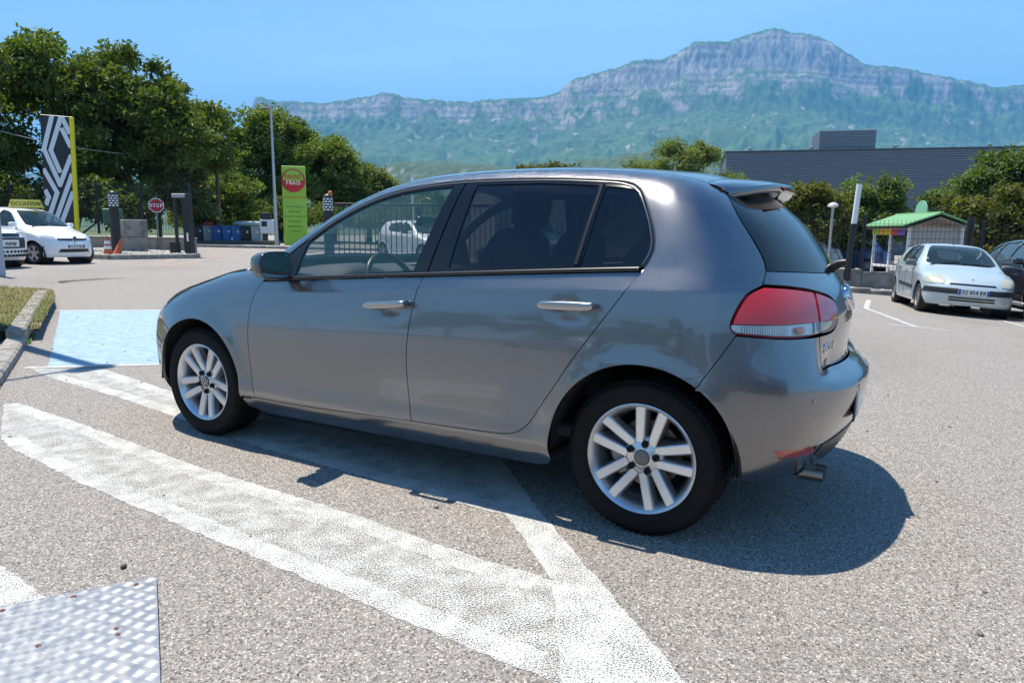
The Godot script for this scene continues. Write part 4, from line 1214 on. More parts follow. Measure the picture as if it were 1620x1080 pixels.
	part("disc_upper", MB.new().prism(seg, .180, .004, Basis(Vector3(1, 0, 0), PI / 2), Vector3(0, 3.84, 0)), lm, gf)
	lettering("name_lettering", "GRAND", .26, mat(lin(.55, .02, .03), .4), gf, Transform3D(Basis.IDENTITY, Vector3(-.02, 4.03, .184)), .006, .82)
	lettering("name_lettering", "FRAIS", .26, mat(lin(.80, .78, .55), .4), gf, Transform3D(Basis.IDENTITY, Vector3(-.02, 3.70, .180)), .006, .9)
	lettering("slogan", "le meilleur marché", .135, mat(lin(.60, .10, .02), .5), gf, Transform3D(Basis.IDENTITY, Vector3(0, 2.86, .113)), .004, .95)
	var txt := mat(lin(.10, .16, .03), .6)
	var lines := ["fruits et légumes", "boucherie", "épicerie d'ici et d'ailleurs", "fromagerie", "poissonnerie", "crémerie"]
	for k in lines.size(): lettering("list_line", lines[k], .105, txt, gf, Transform3D(Basis.IDENTITY, Vector3(0, 2.32 - k * .285, .113)), .004, .95 if k != 2 else .72)
	var pale := mat(lin(.52, .66, .26), .5)
	var hall := MB.new()
	for pr in [[[-.58, 2.42], [0, 2.68]], [[0, 2.68], [.58, 2.42]], [[-.50, 2.42], [-.50, .9]], [[.50, 2.42], [.50, .9]]]:
		hall.tube([Vector3(pr[0][0], pr[0][1], .112), Vector3(pr[1][0], pr[1][1], .112)], [.016], 4)
	var ap := []
	for k in 13: ap.append(Vector3(-.42 * cos(PI * k / 12), 2.0 + .44 * sin(PI * k / 12), .112))
	hall.tube(ap, [.014], 4)
	part("market_hall_outline", hall, pale, gf)
	# sliding gate, amber lamp, container and pole behind it (seen over and through the car)
	var sg := thing("sliding_gate", "black sliding gate of upright bars seen through the hatchback's front window", "gate", gp(-11.2, -14.2))
	var s0 := Vector2(-12.3, -13.6); var s1 := Vector2(-7.4, -16.6); var sd := (s1 - s0).normalized()
	var sbas := Basis(Vector3(sd.x, 0, sd.y), Vector3.UP, Vector3(-sd.y, 0, sd.x)); var smid := (s0 + s1) / 2; var slen := s0.distance_to(s1)
	for y in [.12, 1.95]: part("rail", MB.new().box(Vector3(smid.x, y, smid.y) - sg.position, Vector3(slen, .09, .06), .005, sbas), black, sg)
	for k in 34:
		var c := s0.lerp(s1, (k + .5) / 34.0)
		part("bar", MB.new().box(Vector3(c.x, 1.03, c.y) - sg.position, Vector3(.03, 1.8, .03), .003, sbas), black, sg)
	part("end_post", MB.new().box(Vector3(s0.x, 1.1, s0.y) - sg.position, Vector3(.16, 2.2, .16), .008, sbas), black, sg)
	part("amber_lamp", MB.new().blob(Vector3(s0.x + .02, 2.28, s0.y) - sg.position, Vector3(.075, .09, .075), .8, 1, Basis.IDENTITY, 12, 8), orange, sg)
	var ct := thing("site_container", "pale corrugated container behind the black gate bars", "container", gp(-9.6, -21.0), to_cam(-9.6, -21.0, .45))
	part("body", MB.new().box(Vector3(0, 1.3, 0), Vector3(3.0, 2.5, 2.4), .02), mat(lin(.50, .52, .46), .6), ct)
	for k in 14: part("rib", MB.new().box(Vector3(-1.4 + k * .215, 1.3, 1.215), Vector3(.09, 2.36, .04), .008), ct.get_child(0).material_override, ct)
	for q in [[-17.6, -24.6, 3.7, .06, "slim grey pole right of the lime green sign", white], [-14.6, -25.2, 3.3, .075, "short dark pole above the windscreen pillar", black]]:
		one("pole", MB.new().tube([gp(q[0], q[1]), gp(q[0], q[1]) + Vector3(0, q[2], 0)], [q[3]], 10), q[5], q[4], "pole", gp(q[0], q[1]))
	fence("gate_fence", "thin mesh fence behind the sliding gate above the windscreen", [Vector2(-18, -23.5), Vector2(-14.6, -25.2), Vector2(-10.5, -27)], .1, 2.2, .15, mat(lin(.2, .21, .22), .5))
	# tall post out of the frame on the left; only its shadow falls into the picture
	var lo := thing("yard_lamp_post", "yard lamp post left of the frame, casting the long shadow over the kerb", "street lamp", gp(-4.24, -.235))
	part("column", MB.new().tube([Vector3.ZERO, Vector3(0, 8.0, 0)], [.09, .06], 14), mat(lin(.3, .3, .31), .5, .4), lo)
	part("arm", MB.new().tube([Vector3(0, 7.9, 0), Vector3(-.02, 7.92, .9)], [.03], 8), mat(lin(.3, .3, .31), .5, .4), lo)
	part("lamp_head", MB.new().blob(Vector3(.0, 8.02, .06), Vector3(.12, .06, .20), .7, .7), mat(lin(.2, .2, .2), .5), lo)
func skin_box(w: float, d: float, h: float, taper: float) -> MB:
	var m := MB.new()
	var lo := [Vector3(-w / 2 * taper, .12, -d / 2 * taper), Vector3(w / 2 * taper, .12, -d / 2 * taper), Vector3(w / 2 * taper, .12, d / 2 * taper), Vector3(-w / 2 * taper, .12, d / 2 * taper)]
	var hi := [Vector3(-w / 2, h, -d / 2), Vector3(w / 2, h, -d / 2), Vector3(w / 2, h, d / 2), Vector3(-w / 2, h, d / 2)]
	for k in 4: m.quad(lo[k], lo[(k + 1) % 4], hi[(k + 1) % 4], hi[k], Vector3(lo[k].x + lo[(k + 1) % 4].x, 0, lo[k].z + lo[(k + 1) % 4].z))
	m.quad(lo[0], lo[1], lo[2], lo[3], Vector3.DOWN); m.quad(hi[0], hi[1], hi[2], hi[3], Vector3.UP)
	return m
func fence(called: String, label: String, line: Array, base: float, height: float, gap: float, m: Material) -> void:
	var f := thing(called, label, "fence", gp(line[1].x, line[1].y))
	var mesh := MB.new()
	for k in line.size():
		var p: Vector2 = line[k]
		part("post", MB.new().box(Vector3(p.x, ground(p.x, p.y) + base + height / 2, p.y) - f.position, Vector3(.08, height + .1, .08), .005), m, f)
		if k == line.size() - 1: break
		var q: Vector2 = line[k + 1]; var d := (q - p).normalized(); var l := p.distance_to(q)
		var bs := Basis(Vector3(d.x, 0, d.y), Vector3.UP, Vector3(-d.y, 0, d.x))
		var c := (p + q) / 2; var gy := ground(c.x, c.y)
		var y := .02
		while y <= height:
			mesh.box(Vector3(c.x, gy + base + y, c.y) - f.position, Vector3(l, .010, .010), 0, bs); y += .2
		var n := int(l / gap)
		for i in n:
			var e := p.lerp(q, (i + .5) / n)
			mesh.box(Vector3(e.x, gy + base + height / 2, e.y) - f.position, Vector3(.008, height, .008), 0, bs)
	tag(part("mesh_wires", mesh, m, f), "", "", "", "stuff")

# ---------------------------------------------------------------- things on the right
func make_right() -> void:
	var black := mat(lin(.014, .014, .015), .45); var white := mat(lin(.72, .73, .74), .5); var grey := mat(lin(.40, .41, .42), .45, .4)
	var conc := mat(Color.WHITE, .9); conc.albedo_texture = noise_tex(.015, 256, 63, [[0, lin(.11, .10, .085)], [.5, lin(.20, .18, .16)], [1, lin(.30, .27, .24)]]); tri_map(conc, .6)
	# big hall clad in dark blue sheet with horizontal ribs
	var h0 := Vector3(-12.2, -.62, -64.0); var hd := Vector3(23.9, 0, -6.8).normalized()
	var hall := thing("dark_hall", "long slate blue hall clad in ribbed metal sheet", "building", h0)
	hall.basis = Basis(hd, Vector3.UP, hd.cross(Vector3.UP))
	var clad := mat(lin(.18, .215, .26), .45, .2)
	part("wall", MB.new().box(Vector3(27, 4.55, -8), Vector3(54, 9.1, 16), .02), mat(lin(.11, .135, .165), .5), hall)
	var k := 0
	while k < 45:
		part("cladding_rib", MB.new().box(Vector3(27, .15 + k * .2, .035), Vector3(54.02, .10, .07), .03), clad, hall) if k == 0 else rib_copy(hall, k)
		k += 1
	part("parapet", MB.new().box(Vector3(27, 9.14, -8), Vector3(54.3, .12, 16.3), .02), mat(lin(.06, .08, .11), .4), hall)
	var pent := part("roof_box", MB.new().box(Vector3(10.2, 10.0, -2.4), Vector3(4.6, 1.7, 4.4), .02), mat(lin(.13, .155, .19), .5), hall)
	for j in 8: part("louvre", MB.new().box(Vector3(12.52, 9.35 + j * .2, -2.4), Vector3(.06, .09, 4.2), .01).box(Vector3(10.2, 9.35 + j * .2, -.18), Vector3(4.5, .09, .06), .01), clad, pent)
	for x in [2.1, 7.3, 14.2, 21.5]: part("roof_vent", MB.new().lathe(Vector3(x, 9.2, -.6), [Vector2(.14, 0), Vector2(.14, .18), Vector2(.24, .18), Vector2(.24, .30), Vector2(0, .36)], 12, true, Basis(Vector3.RIGHT, -PI / 2)), grey, hall)
	var wn := part("window", MB.new().box(Vector3(17.4, 3.1, .06), Vector3(1.3, 1.5, .14), .02), mat(lin(.03, .035, .045), .4), hall)
	part("pane", MB.new().box(Vector3(17.4, 3.1, .14), Vector3(1.1, 1.3, .02), 0), mat(lin(.01, .015, .02), .03), wn)
	# low wall, kerb, gravel strip and fence behind the supermini
	var a0 := Vector2(-4.5, -16.2); var a1 := Vector2(13.0, -24.6)
	a0 = Vector2(-3.0, -17.3); a1 = Vector2(11.5, -22.3)
	var d := (a1 - a0).normalized(); var nrm := Vector2(-d.y, d.x)
	if nrm.y < 0: nrm = -nrm
	var wl := thing("right_low_wall", "low stained concrete wall behind the ice-blue supermini", "wall", gp(3.0, -19.4))
	var kb := thing("right_kerb", "concrete kerb in front of the low wall behind the supermini", "kerb", gp(3.0, -18.5))
	for i in 15:
		var p := a0.lerp(a1, (i + .004) / 15.0); var q := a0.lerp(a1, (i + .996) / 15.0); var c := (p + q) / 2
		var bs := Basis(Vector3(d.x, 0, d.y), Vector3.UP, Vector3(-d.y, 0, d.x))
		part("wall_block", MB.new().box(Vector3(c.x, ground(c.x, c.y) + .28, c.y) - wl.position, Vector3(p.distance_to(q), .66, .2), .012, bs), conc, wl)
		c += nrm * .95
		part("kerb_stone", MB.new().box(Vector3(c.x, ground(c.x, c.y) + .05, c.y) - kb.position, Vector3(p.distance_to(q), .18, .16), .02, bs), conc, kb)
	var bed := PackedVector2Array([a0 + nrm * .1, a1 + nrm * .1, a1 + nrm * .88, a0 + nrm * .88])
	structure("gravel_strip", on_ground(bed, .10, .8), mat(lin(.26, .24, .21), .95))
	var r := RandomNumberGenerator.new(); r.seed = 87
	var peb := MB.new().blob(Vector3.ZERO, Vector3(.03, .02, .025), .8, .8, Basis.IDENTITY, 6, 4)
	var xf := []; var cl := []
	for i in 2600:
		var p := a0.lerp(a1, r.randf()) + nrm * r.randf_range(.12, .86)
		xf.append(Transform3D(Basis(Vector3.UP, r.randf() * 6).scaled(Vector3.ONE * r.randf_range(.6, 1.7)), Vector3(p.x, ground(p.x, p.y) + .11, p.y)))
		var v := r.randf_range(.25, .6); cl.append(Color(v, v * .96, v * .9))
	var pm := mat(Color.WHITE, .9); pm.vertex_color_use_as_albedo = true
	multi("gravel", peb.mesh(), xf, cl, pm, self, "pale gravel strip between the kerb and the low wall on the right")
	var fl := []
	for i in 6: fl.append(a0.lerp(a1, i / 5.0) - nrm * .05)
	fence("right_mesh_fence", "black welded mesh fence on the low wall in front of the shelter", fl, .6, 1.55, .11, black)
	var bp := thing("banner_pole", "leaning black post with a white upper half left of the shelter", "pole", gp(2.45, -19.05))
	part("lower_pole", MB.new().tube([Vector3(0, .3, 0), Vector3(.07, 1.9, 0)], [.085], 12), black, bp)
	part("upper_pole", MB.new().tube([Vector3(.07, 1.85, 0), Vector3(.13, 3.0, 0)], [.075], 12), white, bp)
	var b2 := one("tilted_post", MB.new().tube([gp(5.3, -20.5), gp(5.3, -20.5) + Vector3(.09, 2.3, 0)], [.10], 12), black, "plain black post behind the supermini's roof", "post", gp(5.3, -20.5))
	var gl := thing("globe_lamp", "grey lamp post with a mushroom head before the round olive tree", "street lamp", gp(.85, -29.3))
	part("column", MB.new().tube([Vector3.ZERO, Vector3(0, 2.9, 0)], [.06], 10), grey, gl)
	part("lamp_head", MB.new().lathe(Vector3.ZERO, [Vector2(.05, 2.85), Vector2(.22, 2.92), Vector2(.20, 3.0), Vector2(.12, 3.07), Vector2(0, 3.10)], 20, false, Basis(Vector3.RIGHT, -PI / 2)), mat(lin(.5, .5, .5), .4), gl)
	# trolley shelter
	var sp := gp(4.0, -26.9)
	var sh := thing("trolley_shelter", "white-framed trolley shelter with a green gabled roof", "shelter", sp, to_cam(sp.x, sp.z, -1.12))
	for x in [-1.35, 0.0, 1.35]:
		for z in [-.9, .9]:
			if x == 0.0 and z < 0: continue
			part("post", MB.new().box(Vector3(x, 1.05, z), Vector3(.09, 2.1, .09), .01), white, sh)
	for y in [.14, .62]: part("rail", MB.new().box(Vector3(0, y, .9), Vector3(2.7, .09, .06), .01).box(Vector3(0, y, -.9), Vector3(2.7, .09, .06), .01).box(Vector3(-1.35, y, 0), Vector3(.06, .09, 1.8), .01), white, sh)
	var green := mat(lin(.15, .34, .14), .5)
	for s in [-1.0, 1.0]:
		part("roof_slope", MB.new().box(Vector3(0, 2.33, s * .60), Vector3(3.3, .06, 1.42), .01, Basis(Vector3.RIGHT, s * .34)), green, sh)
	part("underside", MB.new().box(Vector3(0, 2.20, .55), Vector3(3.2, .02, 1.2), 0, Basis(Vector3.RIGHT, .34)).box(Vector3(0, 2.20, -.55), Vector3(3.2, .02, 1.2), 0, Basis(Vector3.RIGHT, -.34)), mat(lin(.30, .27, .24), .8), sh)
	var cols := [lin(.30, .48, .04), lin(.68, .38, .02), lin(.70, .45, .02), lin(.55, .04, .05), lin(.14, .08, .42)]
	for i in 5: part("colour_panel", MB.new().box(Vector3(-1.18 + i * .53, 1.92, .955), Vector3(.51, .30, .02), .002), mat(cols[i], .5), sh)
	part("glass_wall", MB.new().box(Vector3(0, 1.15, -.9), Vector3(2.6, 1.0, .012), 0), glass(Color(.8, .9, .85), .18), sh)
	part("side_screen", MB.new().box(Vector3(1.30, 1.45, 0), Vector3(.02, 1.2, 1.7), 0), mat(lin(.36, .33, .30), .7), sh)
	part("round_sign", MB.new().lathe(Vector3(-.2, 2.62, -.2), [Vector2(0, -.02), Vector2(.42, -.02), Vector2(.42, .02), Vector2(0, .02)], 28), mat(lin(.25, .50, .36), .5), sh)
	part("green_base", MB.new().box(Vector3(0, .06, .97), Vector3(2.6, .12, .05), .01), green, sh)
	var trolleys := one("trolley_row", MB.new().box(sp + Vector3(.2, .62, -.2), Vector3(2.0, .5, .6), .04, Basis(Vector3.UP, sh.rotation.y)), mat(lin(.42, .10, .08), .6), "row of reddish shopping trolleys inside the shelter", "trolley", sp)
	# round no-entry sign seen behind the estate car
	var ns := gp(8.35, -22.6)
	var ne := thing("no_entry_sign", "round red sign half hidden behind the navy estate car", "sign", ns, to_cam(ns.x, ns.z, .2))
	part("pole", MB.new().tube([Vector3(0, 0, -.03), Vector3(0, 1.9, -.03)], [.03], 8), grey, ne)
	part("border", MB.new().lathe(Vector3(0, 1.75, 0), [Vector2(0, -.01), Vector2(.36, -.01), Vector2(.36, .012), Vector2(.31, .012)], 32), white, ne)
	part("red_disc", MB.new().lathe(Vector3(0, 1.75, 0), [Vector2(.325, .0), Vector2(.325, .016), Vector2(0, .016)], 32), mat(lin(.40, .015, .02), .45), ne)
func rib_copy(hall: Node, k: int) -> void:
	for ch in hall.get_children():
		if ch.name == "cladding_rib":
			var o: Node3D = ch.duplicate(); o.position.y = k * .2; hall.add_child(o, true); return

# ---------------------------------------------------------------- behind the camera, mirrored in the paint
func make_behind() -> void:
	var b := thing("showroom", "low grey car showroom out of view behind the camera, mirrored in the rear bumper", "building", Vector3(20, 0, 12))
	b.rotation.y = -2.2
	part("wall", MB.new().box(Vector3(0, 2.2, -6), Vector3(26, 4.4, 12), .05), mat(lin(.30, .31, .33), .6), b)
	part("fascia", MB.new().box(Vector3(0, 4.6, .15), Vector3(26.4, 1.3, .5), .03), mat(lin(.03, .03, .035), .4), b)
	lettering("name_lettering", "RENAULT", .8, mat(lin(.7, .7, .7), .5), b, Transform3D(Basis.IDENTITY, Vector3(-2, 4.6, .42)), .05)
	for k in 9:
		var w := part("window", MB.new().box(Vector3(-11.2 + k * 2.8, 1.9, .04), Vector3(2.6, 3.2, .1), .01), mat(lin(.05, .05, .055), .5), b)
		part("pane", MB.new().box(Vector3(-11.2 + k * 2.8, 1.9, .10), Vector3(2.4, 3.0, .03), 0), mat(lin(.02, .025, .03), .03), w)

# ---------------------------------------------------------------- wheels
func tyre_mesh(R: float, rim_r: float, width: float, grooves := true) -> MB:
	# axis z, outer face towards +z, centre of the tyre at z = 0
	var w := width / 2
	var pr := [Vector2(rim_r - 0.012, w - 0.02), Vector2(rim_r + 0.004, w - 0.006), Vector2(rim_r + 0.018, w + 0.001), Vector2(rim_r + 0.022, w + 0.0025), Vector2(rim_r + 0.026, w + 0.001), Vector2(lerp(rim_r, R, 0.5), w + 0.004), Vector2(lerp(rim_r, R, 0.72), w + 0.0015), Vector2(lerp(rim_r, R, 0.76), w - 0.0005), Vector2(R - 0.018, w - 0.007), Vector2(R - 0.007, w - 0.016), Vector2(R - 0.002, w - 0.028), Vector2(R, w - 0.05)]
	var m := MB.new()
	m.lathe(Vector3.ZERO, pr, 96, false)
	if grooves:
		var zs := [w - 0.05, w - 0.06, w - 0.06, w - 0.068, w - 0.068, 0.012, 0.012, -0.012, -0.012, -(w - 0.068), -(w - 0.068), -(w - 0.06), -w + 0.05]
		var rs := [R, R, R - 0.007, R - 0.007, R, R, R - 0.007, R - 0.007, R, R, R - 0.007, R - 0.007, R]
		var tp := []
		for k in zs.size(): tp.append(Vector2(rs[k], zs[k]))
		m.lathe(Vector3.ZERO, tp, 96)
		# shoulder blocks of the tread
		for k in 72:
			var a := TAU * k / 72
			var bs := Basis(Vector3(0, 0, 1), a)
			for s in [-1.0, 1.0]:
				m.box(bs * Vector3(R - 0.0055, 0, s * (w - 0.031)), Vector3(0.012, 0.019, 0.034), 0.003, bs * Basis(Vector3(1, 0, 0), s * 0.25) * Basis(Vector3(0, 1, 0), -s * 0.22))
	else:
		m.lathe(Vector3.ZERO, [Vector2(R, w - 0.05), Vector2(R, -w + 0.05)], 48)
	var back := []
	for k in range(pr.size() - 1, -1, -1): back.append(Vector2(pr[k].x, -pr[k].y))
	m.lathe(Vector3.ZERO, back, 96, false)
	return m
# alloy rim with five pairs of spokes
func rim_mesh(r: float, width: float) -> MB:
	var w := width / 2
	var m := MB.new()
	m.lathe(Vector3.ZERO, [Vector2(r - 0.034, w - 0.075), Vector2(r - 0.03, w - 0.045), Vector2(r - 0.026, w - 0.028), Vector2(r - 0.017, w - 0.013), Vector2(r - 0.010, w - 0.004), Vector2(r - 0.004, w + 0.000), Vector2(r, w - 0.002), Vector2(r + 0.001, w - 0.012)], 96, false)
	m.lathe(Vector3.ZERO, [Vector2(r - 0.045, -w + 0.02), Vector2(r - 0.04, w - 0.09), Vector2(r - 0.034, w - 0.075)], 64, false)
	# hub
	m.lathe(Vector3.ZERO, [Vector2(0.03, w - 0.035), Vector2(0.033, w - 0.026), Vector2(0.037, w - 0.026), Vector2(0.04, w - 0.029), Vector2(0.062, w - 0.032), Vector2(0.078, w - 0.04), Vector2(0.085, w - 0.06)], 60, false)
	var wheel_bolts := []
	for k in 5:
		for s in [-1.0, 1.0]:
			var a: float = TAU * k / 5 + PI / 2 + s * 0.225
			var a_in: float = TAU * k / 5 + PI / 2 + s * 0.40
			var dirv := Vector3(cos(a), sin(a), 0)
			var p_in := Vector3(cos(a_in), sin(a_in), 0) * 0.062
			var p_out := dirv * (r - 0.014)
			var side := (p_out - p_in).cross(Vector3(0, 0, 1)).normalized()
			# cross section swept from hub to rim: flat face with rounded shoulders, deep sides
			var n := 8
			var prev := []
			for i in n + 1:
				var t := float(i) / n
				var p := p_in.lerp(p_out, t)
				var zc: float = w - 0.030 + 0.020 * t * t + 0.006 * sin(t * PI)
				var hw: float = lerp(0.0185, 0.0215, t)
				var ring := []
				for q in [[-1.25, -0.045], [-1.10, -0.012], [-0.92, -0.003], [-0.70, 0.0], [0.70, 0.0], [0.92, -0.003], [1.10, -0.012], [1.25, -0.045]]:
					ring.append(p + side * hw * q[0] + Vector3(0, 0, zc + q[1]))
				if i > 0:
					for j in ring.size() - 1:
						var outw: Vector3 = side * (j - 3.0) * 0.5 + Vector3(0, 0, 1.2 if j == 3 else 0.6)
						m.quad(prev[j], prev[j + 1], ring[j + 1], ring[j], outw)
				prev = ring
	return m
func add_wheel(parent: Node, at: Vector3, out: float, roll: float, R: float, rim_r: float, width: float, emblem: bool, mats: Dictionary) -> Node3D:
	var w := Node3D.new(); w.name = "wheel"; parent.add_child(w, true)
	w.position = at
	w.basis = (Basis.IDENTITY if out > 0 else Basis(Vector3.UP, PI)) * Basis(Vector3(0, 0, 1), roll)
	if not has_meta("wheel_meshes"):
		set_meta("wheel_meshes", [tyre_mesh(R, rim_r, width).mesh(), rim_mesh(rim_r, width).mesh()])
	var ms: Array = get_meta("wheel_meshes")
	for k in 2:
		var o := MeshInstance3D.new(); o.name = ["tyre", "rim"][k]; o.mesh = ms[k]; o.material_override = mats[["rubber", "alloy"][k]]; w.add_child(o, true)
	var hw := width / 2
	for k in 5:
		var a := TAU * k / 5 + PI / 2 + 0.0
		var p := Vector3(cos(a), sin(a), 0) * 0.056
		part("wheel_bolt", MB.new().lathe(p, [Vector2(0.0135, hw - 0.045), Vector2(0.0135, hw - 0.021), Vector2(0.0115, hw - 0.018), Vector2(0.006, hw - 0.018), Vector2(0.006, hw - 0.022), Vector2(0.0, hw - 0.022)], 14, false), mats.black, w)
	var cap := part("hub_cap", MB.new().lathe(Vector3.ZERO, [Vector2(0.0315, hw - 0.03), Vector2(0.0315, hw - 0.024), Vector2(0.028, hw - 0.0215), Vector2(0.0, hw - 0.0195)], 40, false), mats.cap_dark if emblem else mats.cap_grey, w)
	if emblem:
		var e := MB.new()
		e.lathe(Vector3.ZERO, [Vector2(0.0262, hw - 0.0215), Vector2(0.027, hw - 0.0185), Vector2(0.0285, hw - 0.0185), Vector2(0.0295, hw - 0.0222)], 40)
		for st in [[[-0.010, 0.022], [0.0, 0.004], [0.010, 0.022]], [[-0.021, 0.013], [-0.0095, -0.019], [0.0, 0.001], [0.0095, -0.019], [0.021, 0.013]]]:
			for i in st.size() - 1:
				var p := Vector3(st[i][0], st[i][1], hw - 0.0195); var q := Vector3(st[i + 1][0], st[i + 1][1], hw - 0.0195)
				var d := (q - p).normalized()
				e.box((p + q) / 2, Vector3((q - p).length() + 0.002, 0.0042, 0.004), 0.0008, Basis(d, Vector3(0, 0, 1).cross(d), Vector3(0, 0, 1)))
		part("emblem", e, mats.chrome, cap)
	part("brake_disc", MB.new().lathe(Vector3.ZERO, [Vector2(0.07, 0.02), Vector2(0.08, 0.005), Vector2(0.135, 0.005), Vector2(0.135, -0.015)], 48), mats.disc, w)
	part("wheel_drum", MB.new().lathe(Vector3.ZERO, [Vector2(0.0, -0.06), Vector2(rim_r - 0.03, -0.06)], 48), mats.black, w)
	part("brake_caliper", MB.new().box(Basis(Vector3(0, 0, 1), 0.4 - roll) * Vector3(-0.115, 0, 0.01), Vector3(0.06, 0.11, 0.05), 0.012, Basis(Vector3(0, 0, 1), 0.4 - roll)), mats.steel, w)
	return w

# ---------------------------------------------------------------- the grey hatchback
func V2(l: Array) -> Array:
	var o := []
	for p in l: o.append(Vector2(p[0], p[1]))
	return o
func make_hatchback() -> void:
	var O := Vector3(2.1, 0, 0)
	var car := thing("parked_hatchback", "dark grey metallic five-door hatchback with silver alloy wheels in the foreground", "car", O)
	var b := CarBody.new()
	b.P = CarBody.lut([[-.1,.815],[.2,.863],[.5,.884],[.88,.900],[1.4,.905],[2.0,.907],[2.6,.907],[3.2,.905],[3.6,.897],[3.9,.877],[4.2,.848]], .06)
	b.sh = .58
	b.r2 = .31
	b.kr = .20
	b.hc = CarBody.lut([[-.1,.74],[.3,.775],[.9,.805],[1.4,.832],[2.0,.872],[2.3,.893],[3.05,.932],[3.4,.944],[3.8,.954],[4.2,.958]], .06)
	b.hb = CarBody.lut([[0,.86],[1.0,.88],[1.4,.902],[1.94,.938],[2.44,.969],[3.02,1.004],[3.42,1.026],[4.2,1.05]], .06)
	b.Dl = CarBody.lut([[-.9,.0],[-.5,.0],[-.38,.001],[-.30,.0032],[-.20,.0095],[-.14,.0158],[-.07,.0262],[0,.0405]], .012)
	b.Dh = CarBody.lut([[.05,.24],[.12,.15],[.17,.10],[.21,.066],[.25,.034],[.285,.010],[.32,.001],[.355,.003],[.40,.008],[.48,.006],[.58,.002],[.70,0],[1.5,0]], .010)
	b.T0 = CarBody.lut([[-.3,.40],[0,.56],[.10,.67],[.25,.78],[.5,.875],[.8,.947],[1.08,1.005],[1.2,1.06],[1.5,1.225],[1.8,1.37],[1.95,1.417],[2.15,1.449],[2.4,1.468],[2.65,1.475],[3.0,1.468],[3.3,1.447],[3.6,1.410],[3.85,1.372],[4.3,1.30]], .05)
	b.cr = CarBody.lut([[0,.12],[.5,.10],[1.0,.08],[1.5,.06],[2.0,.13],[2.6,.14],[4.2,.14]], .05)
	b.R0 = CarBody.lut([[.1,3.92],[.2,4.02],[.28,4.08],[.4,4.135],[.5,4.165],[.56,4.174],[.595,4.166],[.62,4.135],[.638,4.09],[.656,4.072],[.72,4.076],[.80,4.084],[.88,4.072],[.95,4.045],[1.0,4.012],[1.1,3.942],[1.2,3.868],[1.3,3.785],[1.36,3.735],[1.45,3.66]], .008)
	b.R1 = CarBody.lut([[.1,3.92],[.2,4.02],[.28,4.08],[.4,4.135],[.5,4.165],[.58,4.170],[.66,4.150],[.72,4.125],[.80,4.10],[.88,4.078],[.95,4.045],[1.0,4.012],[1.1,3.942],[1.2,3.868],[1.3,3.785],[1.36,3.735],[1.45,3.66]], .03)
	b.Fr0 = CarBody.lut([[.1,.25],[.18,.12],[.25,.06],[.4,.01],[.5,0],[.6,.02],[.68,.05],[.75,.12],[.8,.2],[.9,.5]], .02)
	b.dents = [[2.265, .808, .06, .028, .016], [3.155, .858, .06, .028, .016]]
	var paint := mat(lin(.198, .203, .214), .19, .95, 1.0)
	paint.normal_enabled = true
	paint.normal_texture = flake_tex(); paint.normal_scale = 1.0
	tri_map(paint, 19.0, false)
	var black := mat(lin(.012, .012, .013), .35)
	var gloss := mat(lin(.006, .006, .008), .06)
	var rubber := mat(lin(.009, .009, .009), .75)
	rubber.metallic_specular = .3
	var chrome := mat(lin(.75, .75, .75), .08, 1.0)
	var satin := mat(lin(.42, .42, .43), .24, 1.0)
	var fabric := mat(lin(.018, .019, .021), .9)
	var trim := mat(lin(.05, .051, .053), .6)
	var tint := glass(lin(.015, .075, .078), .30)
	var privacy := glass(lin(.003, .005, .009), .88)
	var red := mat(lin(.42, .006, .010), .08, 0.0, 1.0)
	red.metallic = .35
	var red_glass := mat(lin(.74, .004, .008), .05, 0.0, 1.0)
	red_glass.transparency = BaseMaterial3D.TRANSPARENCY_ALPHA_HASH; red_glass.albedo_color.a = .82
	var clear_glass := glass(lin(.45, .45, .45), .12)
	var clear := mat(lin(.62, .62, .60), .10, .55, 1.0)
	var wm := {"rubber": rubber, "alloy": mat(lin(.60, .61, .63), .30, .85, .4), "black": mat(lin(.008, .008, .008), .95), "cap_dark": mat(lin(.02, .022, .03), .2), "cap_grey": mat(lin(.16, .16, .14), .55, .4), "chrome": chrome, "disc": mat(lin(.30, .22, .17), .45, .7), "steel": mat(lin(.25, .25, .25), .5, .6)}
	var v := func(l: Array) -> PackedVector2Array: return PackedVector2Array(V2(l))
	var at := func(s: float, z: float, h: float) -> Vector2: return Vector2(b.A(s, z), h)
	# shared lines, as (s, h)
	var door_lead := curve(V2([[1.392,.906],[1.375,.872],[1.349,.807],[1.330,.72],[1.327,.623],[1.333,.525],[1.342,.428],[1.355,.348],[1.370,.290]]))
	var sill_line := curve(V2([[1.370,.290],[1.71,.293],[2.05,.306],[2.405,.318],[2.62,.323],[2.88,.334]]))
	var b_line := curve(V2([[2.4255,.966],[2.411,.89],[2.392,.78],[2.379,.665],[2.378,.562],[2.388,.42],[2.405,.318]]))
	var rear_cut := curve(V2([[2.88,.334],[2.935,.346],[2.973,.367],[3.008,.403],[3.059,.479],[3.136,.592],[3.171,.649],[3.268,.785],[3.336,.882],[3.399,.974],[3.435,1.036]]))
	var gutter := curve(V2([[1.392,.906],[1.44,.978],[1.525,1.058],[1.635,1.145],[1.772,1.235],[1.967,1.324],[2.184,1.372],[2.477,1.395],[2.884,1.394],[3.19,1.377],[3.283,1.366],[3.331,1.346],[3.368,1.312],[3.422,1.216],[3.453,1.14],[3.455,1.088],[3.435,1.036]]))
	var wheel_arc := func(c: Vector2, r: float, from: float, to: float, n: int) -> PackedVector2Array:
		var o := arc(c, r, from, to, n)
		for k in o.size(): o[k] = Vector2(b.A(o[k].x, .875), o[k].y)
		return o
	var arch_r := Vector2(3.463, .320)
	var arch_f := Vector2(.90, .31)
